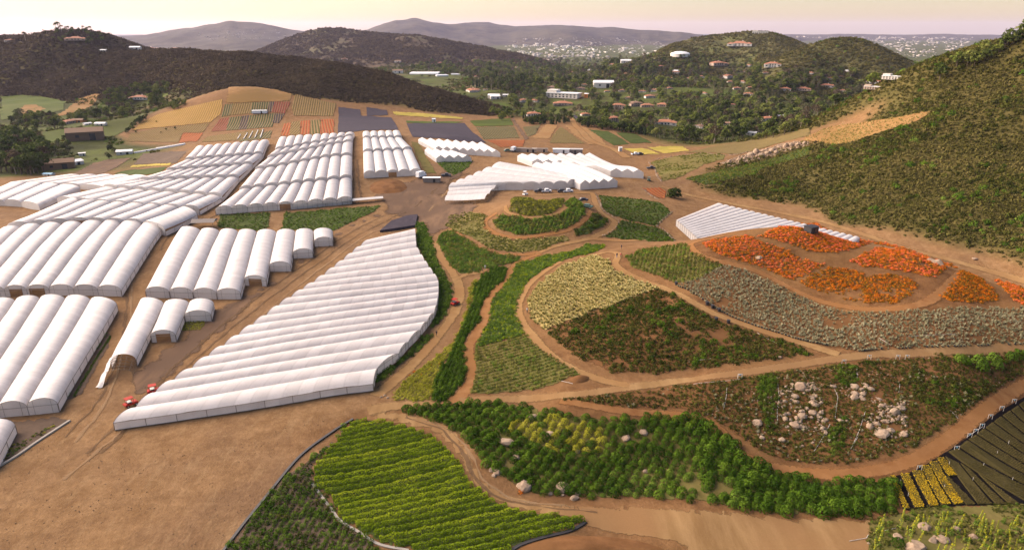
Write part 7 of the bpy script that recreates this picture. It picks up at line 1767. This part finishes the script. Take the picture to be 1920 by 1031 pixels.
# hoops of an uncovered tunnel behind the stepped rows
for i, (a, b) in enumerate((((180, 245), (200, 215)), ((225, 245), (250, 205)), ((265, 240), (290, 195)), ((308, 238), (330, 185)), ((350, 235), (368, 180)))):
    p0, p1 = hit(*zip(*px('e', [a, b]))); m = MB(); d = p1 - p0
    for k in range(8): q = p0 + d * k / 7 - p0; m.tube(tuple(q + np.array([0, 0, .4])), tuple(p0 + d * (k + 1) / 7 - p0 + np.array([0, 0, .4])), .35, .35, 6)
    ob = m.build('row_cover', MAT['whitepipe']); ob.location = p0; tag(ob, '%s thin white row cover from the left, behind the stepped tunnels' % ('first', 'second', 'third', 'fourth', 'fifth')[i], 'row cover', 'thin white row covers')
# dirt heap
def heap(z, poly, h, mat, label, seed=0):
    W = hit(*zip(*spline(px(z, poly), True, 5)))[:, :2]; c = W.mean(0); V = [(c[0], c[1], float(H(*c)) + h)]; n = len(W); F = []
    for k, f in enumerate((.35, .65, .85, 1.0)):
        for x, y in W: q = c + (np.array([x, y]) - c) * f; V.append((q[0], q[1], float(H(q[0], q[1])) + h * (1 - f ** 1.4) * (1 + .5 * float(vnoise(q[0] / 2, q[1] / 2, seed))) - (.1 if f == 1 else 0)))
    for i in range(n): F.append((0, 1 + i, 1 + (i + 1) % n))
    for k in range(3):
        for i in range(n): F.append((1 + k * n + i, 1 + (k + 1) * n + i, 1 + (k + 1) * n + (i + 1) % n, 1 + k * n + (i + 1) % n))
    return tag(mesh_obj('dirt_heap', V, F, MAT[mat], None, True), label, 'heap')
heap('e', [(1170, 580), (1260, 540), (1380, 545), (1450, 600), (1400, 640), (1250, 650), (1170, 630)], 2.4, 'redsoil', 'heap of reddish earth in front of the five-wide tunnels')
heap('m', [(590, 205), (640, 180), (705, 190), (690, 215), (630, 225)], .8, 'redsoil', 'small heap of earth beside the olive rows')
heap('l', [(1480, 800), (1640, 740), (1800, 720), (2100, 740), (2300, 800), (2300, 860), (1500, 860)], 1.0, 'redsoil', 'broad mound of red earth at the bottom of the picture')

# irrigation risers and pipes
def riser(u, v, label, s=1.0, rz=0):
    t = thing('irrigation_riser', label, 'riser', place(u, v), rz)
    for x in (-.5, .5): m = MB(); m.tube((x * s, 0, -.2), (x * s, 0, 1.3 * s), .045, .045, 6); m.build('pipe', MAT['whitepipe'], t)
    m = MB(); m.tube((-.55 * s, 0, 1.25 * s), (.55 * s, 0, 1.25 * s), .05, .05, 6); m.build('crossbar', MAT['whitepipe'], t)
    m = MB(); m.tube((0, 0, 1.2 * s), (0, 0, .8 * s), .12, .1, 6); m.build('valve', MAT['bluepaint'], t)
for i, (z, a, b) in enumerate((('p', 1060, 270), ('p', 1365, 110), ('n', 1175, 492), ('n', 1205, 470), ('n', 1235, 445), ('n', 1275, 400), ('n', 1330, 360), ('n', 1390, 325), ('n', 570, 135), ('n', 692, 112), ('n', 830, 112), ('n', 875, 112), ('n', 68, 205), ('q', 410, 325))):
    u, v = P6(z, a, b); where = ['beside the yellow beds', 'at the corner of the dark beds', 'first along the dark beds', 'second along the dark beds', 'third along the dark beds', 'fourth along the dark beds', 'fifth along the dark beds', 'sixth along the dark beds', 'beside the road above the vine square', 'under the road right of the vine square', 'by the road, left of a close pair', 'by the road, right of a close pair', 'by the road at the left of the bank', 'by the road above the bare vine rows'][i]
    riser(u, v, 'white pipe riser ' + where, .95)
mbs = [('q', [(295, 390), (290, 480), (265, 600)], 'left of the vine strip'), ('q', [(740, 365), (752, 480), (735, 620), (740, 720)], 'along the right side of the vine strip'), ('q', [(1240, 425), (1270, 490), (1258, 570), (1245, 680)], 'through the middle of the boulders'), ('q', [(1200, 730), (1150, 830), (1060, 970)], 'down from the middle boulders'), ('q', [(1510, 620), (1460, 780), (1385, 945)], 'right of the lower vine strip'), ('q', [(1435, 210), (1440, 320)], 'beside the square of vines'), ('q', [(0, 380), (120, 365), (300, 350), (420, 335)], 'along the road above the bank'), ('q', [(1815, 370), (1805, 450)], 'on the bare upper bank'), ('n', [(1090, 365), (1120, 398)], 'lying above the curved track'), ('n', [(1165, 488), (1240, 438)], 'at the dark beds'), ('o', [(1470, 590), (1530, 625), (1600, 660)], 'beside the hill path'), ('o', [(1060, 765), (1200, 745)], 'in the dark weedy patch'), ('j', [(960, 915), (1015, 928)], 'near the small earth heap'), ('g', [(1195, 785), (1255, 822)], 'in the sage bed'), ('g', [(1340, 778), (1580, 768)], 'lying across the sage bed'), ('p', [(490, 850), (630, 825), (645, 800)], 'at the left of the rock garden'), ('p', [(780, 765), (870, 745)], 'behind the dark round shrub'), ('n', [(40, 520), (75, 555)], 'at the edge of the shrubs'), ('p', [(500, 100), (560, 0)], 'over the lower boulder bank')]
for z, pts, where in mbs:
    W = hit(*zip(*px(z, pts))); W = densify(W, 1.0, False); W[:, 2] = H(W[:, 0], W[:, 1]) + .16; c = W[0].copy(); m = MB(); m.path([tuple(q - c) for q in W], .045, 5); ob = m.build('irrigation_pipe', MAT['whitepipe']); ob.location = c; tag(ob, 'white irrigation pipe ' + where, 'pipe', 'white irrigation pipes')
for i, (a, b) in enumerate(((905, 375), (970, 480), (1265, 415), (1305, 225), (1498, 355), (1585, 240), (1697, 140), (1790, 55), (1822, 355))):
    u, v = P6('p', a, b); t = thing('sprinkler', '%s white sprinkler stake in the nursery beds' % ('leftmost', 'second from left', 'third from left', 'fourth from left', 'fifth from left', 'sixth from left', 'seventh from left', 'eighth from left', 'rightmost')[i], 'sprinkler', place(u, v), group='sprinklers of the nursery beds')
    m = MB(); m.tube((0, 0, -.1), (0, 0, .95), .05, .04, 5); m.build('stake', MAT['whitepipe'], t); m = MB(); m.lathe([(.02, .93), (.09, .97), (.09, 1.03), (.02, 1.08)], n=8); m.build('nozzle', MAT['blackplastic'], t)
# rows of potted plants along the paths
mat_plain('pot', (.03, .03, .035), .7, .2)
for z, pts, lab in (('o', [(990, 310), (1070, 340), (1180, 415), (1260, 465), (1360, 510), (1480, 555), (1580, 585), (1700, 625), (1790, 645), (1890, 665)], 'pots lining the hill path'), ('g', [(1030, 850), (1110, 850), (1180, 842), (1380, 833), (1540, 828), (1740, 822), (1920, 815)], 'pots lining the straight dirt road')):
    W = densify(hit(*zip(*spline(px(z, pts), False, 6)))[:, :2], .9, False); rr = np.random.default_rng(3); W = W[(fbm(W[:, 0] / 3, W[:, 1] / 3, 4, 2) > -.25)]
    POT = MB(); POT.lathe([(.2, 0), (.28, .4), (.25, .4), (.05, .36)], n=8); pm = POT.mesh('pot', MAT['pot'])
    SP_ = clump('pot_plant', [LF('sage')], 22, .38, .35, .14, 7)
    W = W[:150]
    for x, y in W:
        t = thing('potted_plant', 'black pot with a grey green plant, one of the ' + lab, 'potted plant', (x, y, float(H(x, y)) + .08), rr.random() * 6, lab)
        for nm, me, zz in (('pot', pm, 0), ('foliage', SP_, .35)): o = bpy.data.objects.new(nm, me); COL.objects.link(o); o.parent = t; o.location = (0, 0, zz)
# pale stones edging the tracks, stone wall on the slope
for z, pts, lab, s in (('u', [(1690, 180), (1730, 260), (1760, 340), (1830, 390), (1910, 440), (1900, 500), (1830, 560), (1760, 600)], 'pale stones edging the track by the mound', .35), ('w', [(360, 480), (480, 450), (700, 420), (900, 405), (1060, 425), (1200, 415), (1330, 385)], 'pale stones along the upper terraced plot', .4), ('w', [(345, 490), (400, 560), (430, 630), (470, 680)], 'pale stones at the left edge of the terraced plots', .4), ('f', [(1710, 890), (1780, 930), (1840, 1000)], 'pale stones beside the lower dark field', .35), ('f', [(1830, 780), (1760, 840), (1710, 885)], 'pale stones between the dark fields and the white greenhouse', .35), ('w', [(290, 750), (350, 800), (430, 850)], 'pale stones round the small red plot', .4)):
    W = densify(hit(*zip(*spline(px(z, pts), False, 6)))[:, :2], .8, False); rr = np.random.default_rng(5); W = W + rr.normal(size=W.shape) * .25
    scatter('edging_stones', W, s * (.5 + .8 * rr.random(len(W))), ROCKS[:3], lab, 'stones', seed=9, sink=-.2)
for i, (a, b, w) in enumerate(((1340, 420, 70), (1390, 400, 80), (1440, 430, 70), (1470, 390, 60), (1510, 410, 70), (1550, 380, 70), (1590, 400, 60), (1620, 350, 60), (1680, 340, 70), (1740, 330, 60), (1800, 320, 60), (1860, 310, 50), (1280, 460, 50), (1220, 470, 50), (1130, 490, 50))):
    u, v = P6('w', a, b); boulder(u, v, w / 5.189, 'pale boulder of the stone bank on the lower slope', .9, 'boulders of the stone bank')
P = fill(hit(*zip(*px('w', [(1040, 500), (1200, 440), (1400, 380), (1640, 310), (1900, 290), (1900, 330), (1650, 390), (1400, 470), (1150, 530)])))[:, :2], 1.2, 4); scatter('stones', P, .5 * (.4 + np.random.default_rng(2).random(len(P))), ROCKS[:4], 'smaller stones of the bank on the lower slope', 'stones', seed=3, sink=-.1)
# stones in the boulder field
rng = np.random.default_rng(21); W = hit(*zip(*px('q', [(740, 420), (900, 360), (1100, 370), (1150, 500), (1130, 700), (1180, 800), (1100, 900), (900, 760), (760, 740)])))[:, :2]
P = noisekeep(fill(W, .6, 6), 3, -.1, 3, rng); scatter('stones', P, .36 * (.35 + rng.random(len(P))), ROCKS, 'loose stones between the boulders of the rock field', 'stones', seed=31, sink=-.2)
W = hit(*zip(*px('q', [(1500, 700), (1640, 560), (1860, 520), (1900, 800), (1800, 860), (1600, 800)])))[:, :2]
P = noisekeep(fill(W, .65, 7), 3, -.05, 4, rng); scatter('stones', P, .34 * (.35 + rng.random(len(P))), ROCKS, 'loose stones around the right outcrop', 'stones', seed=32, sink=-.2)
# orange flowers by the large boulder
p = hit(*P6('m', 335, 812))[0]; ob = bpy.data.objects.new('flower_bush', ORANGE[0]); COL.objects.link(ob); ob.location = p; ob.scale = (.7, .7, .7); tag(ob, 'small orange flower bush beside the large roadside boulder', 'flower bush')
p = hit(*P6('p', 890, 875))[0]; ob = bpy.data.objects.new('shrub', SH[0]); COL.objects.link(ob); ob.location = p; ob.scale = (1.3, 1.3, 1.2); tag(ob, 'dark round shrub among the rock garden boulders', 'shrub')
rng = np.random.default_rng(41)
for a, b, s in ((1130, 90, 1.5), (1220, 110, 2.2), (1290, 95, 2.0), (1380, 80, 1.6), (1240, 130, 1.8), (1420, 75, 1.8), (1160, 100, 1.3), (1310, 120, 1.5)):
    p = hit(*P6('n', a, b + 30))[0]; ob = bpy.data.objects.new('shrub', (SH + SM)[int(rng.integers(5))]); COL.objects.link(ob); ob.location = p; ob.scale = (s, s, s * 1.15); tag(ob, 'large dark shrub by the road at the right edge', 'shrub', 'large shrubs by the road')

# people: one continuous skinned body each
mat_plain('skin', (.45, .26, .18), .7, .1); mat_plain('hairdark', (.03, .022, .018), .8, .2)
for k, c in (('cloth_dark', (.035, .037, .05)), ('cloth_blue', (.07, .11, .22)), ('cloth_white', (.65, .63, .6)), ('cloth_red', (.4, .06, .05))): mat_plain(k, c, .85, .15)
def person(u, v, rz, top, legs, label, step=.22):
    t = thing('person', label, 'person', place(u, v, .08), rz)
    me = bpy.data.meshes.new('body'); J = [(0, 0, .95), (0, 0, 1.18), (0, 0, 1.40), (0, 0, 1.52), (0, .01, 1.64), (0, .01, 1.73), (.10, 0, .90), (.11, step * .5, .50), (.11, step, .08), (.11, step - .14, .04), (-.10, 0, .90), (-.11, -step * .3, .50), (-.11, -step, .10), (-.11, -step - .13, .04), (.19, 0, 1.41), (.25, .03, 1.14), (.25, -.10, .90), (.25, -.13, .80), (-.19, 0, 1.41), (-.25, -.03, 1.14), (-.25, -.10, .90), (-.25, -.13, .80)]
    E = [(0, 1), (1, 2), (2, 3), (3, 4), (4, 5), (0, 6), (6, 7), (7, 8), (8, 9), (0, 10), (10, 11), (11, 12), (12, 13), (2, 14), (14, 15), (15, 16), (16, 17), (2, 18), (18, 19), (19, 20), (20, 21)]
    me.from_pydata(J, E, []); ob = bpy.data.objects.new('body', me); COL.objects.link(ob); ob.parent = t
    md = ob.modifiers.new('skin', 'SKIN'); sk = me.skin_vertices[0].data
    rad = [.15, .15, .16, .06, .10, .085, .095, .07, .05, .045, .095, .07, .05, .045, .07, .052, .042, .04, .07, .052, .042, .04]
    for s_, r_ in zip(sk, rad): s_.radius = (r_, r_)
    sk[0].use_root = True; ob.modifiers.new('sub', 'SUBSURF').levels = 1; ob.modifiers['sub'].render_levels = 1
    dg = bpy.context.evaluated_depsgraph_get(); ev = ob.evaluated_get(dg); m2 = bpy.data.meshes.new_from_object(ev); ob.modifiers.clear(); ob.data = m2
    m2.materials.clear()
    for k in ('skin', top, legs, 'hairdark'): m2.materials.append(MAT[k])
    for f in m2.polygons:
        c = f.center; f.use_smooth = True
        f.material_index = 3 if (c.z > 1.68 or (c.z > 1.6 and c.y > .05)) else 0 if c.z > 1.47 or (abs(c.x) > .2 and c.z < 1.1) else 1 if c.z > .93 else 2
for z, a, b, rz, tp, lg, lab in (('j', 1250, 276, .5, 'cloth_dark', 'cloth_dark', 'person in dark clothes walking at the saddle'), ('j', 1228, 318, .2, 'cloth_dark', 'cloth_blue', 'left person of the pair walking down the hill path'), ('j', 1247, 318, -.2, 'cloth_red', 'cloth_dark', 'right person of the pair walking down the hill path'), ('j', 357, 697, .8, 'cloth_dark', 'cloth_dark', 'person in dark clothes by the greenhouse corner'), ('j', 580, 385, 1.2, 'cloth_red', 'cloth_dark', 'person in a reddish top on the path spur below the mound'), ('j', 592, 375, .4, 'cloth_white', 'cloth_blue', 'person in a white top on the path spur below the mound'), ('j', 795, 585, .1, 'cloth_white', 'cloth_dark', 'person in a pale top on the loop path')):
    person(*P6(z, a, b), rz, tp, lg, lab)
# dark bins along the hill path
for i, (a, b) in enumerate(((1170, 420), (1203, 440), (1243, 460), (1225, 515), (1298, 530), (985, 300))):
    u, v = P6('o', a, b); m = MB(); m.lathe([(.01, 0), (.42, 0), (.5, .9), (.52, .95), (.01, .98)], n=10); ob = m.build('bin', MAT['blackplastic']); ob.location = place(u, v); tag(ob, ('first', 'second', 'third', 'fourth', 'fifth', 'topmost')[i] + ' dark bin beside the hill path', 'bin', 'dark bins beside the hill path')
# rubble by the junction
for i, (a, b) in enumerate(((1225, 835), (1240, 828), (1252, 838))):
    u, v = P6('i', a, b); boulder(u, v, 6, '%s of three pale stones at the path junction' % ('leftmost', 'middle', 'rightmost')[i])
# dark net at the far corner of the huge greenhouse
Q = hit(*zip(*px('i', [(1220, 128), (1372, 105), (1382, 58), (1340, 62), (1270, 85)]))); V = [tuple(q + np.array([0, 0, .9])) for q in Q]; Vb = [tuple(q + np.array([0, 0, -.2])) for q in Q]; n = len(Q)
t = thing('net_house', 'dark netted frame at the far corner of the huge greenhouse', 'net house'); mesh_obj('net_cover', V + Vb, [tuple(range(n))] + [(i, (i + 1) % n, n + (i + 1) % n, n + i) for i in range(n)], MAT['shadecloth'], t)

# clods and gravel on the bare yard
W = hit([0, 200, 650, 640, 560, 430, 380, 0], [850, 815, 775, 790, 850, 1000, 1050, 1050])[:, :2]; rng = np.random.default_rng(8)
P = fill(W, .8, 3); P = P[fbm(P[:, 0] / 7, P[:, 1] / 7, 2, 3) + (rng.random(len(P)) - .5) * .5 > .12]
mat_soil('clod', (.19, .115, .06), (.29, .185, .105), None, 2.0); CL = []
for i in range(3):
    me = ROCKS[i].copy(); me.name = 'clod%d' % i; me.materials.clear(); me.materials.append(MAT['clod']); CL.append(me)
scatter('gravel', P, .085 * (.4 + 1.2 * rng.random(len(P)) ** 3), CL, 'clods and gravel lying on the bare yard', 'gravel', seed=3, sink=-.2)
W = hit([270, 720, 760, 820, 560, 420, 300, 240], [700, 405, 415, 450, 520, 640, 740, 760])[:, :2]; P = fill(W, .9, 5); P = P[fbm(P[:, 0] / 6, P[:, 1] / 6, 9, 3) + (rng.random(len(P)) - .5) * .5 > .1]
scatter('gravel', P, .1 * (.4 + 1.2 * rng.random(len(P)) ** 3), CL, 'clods and gravel along the farm lane', 'gravel', seed=4, sink=-.2)
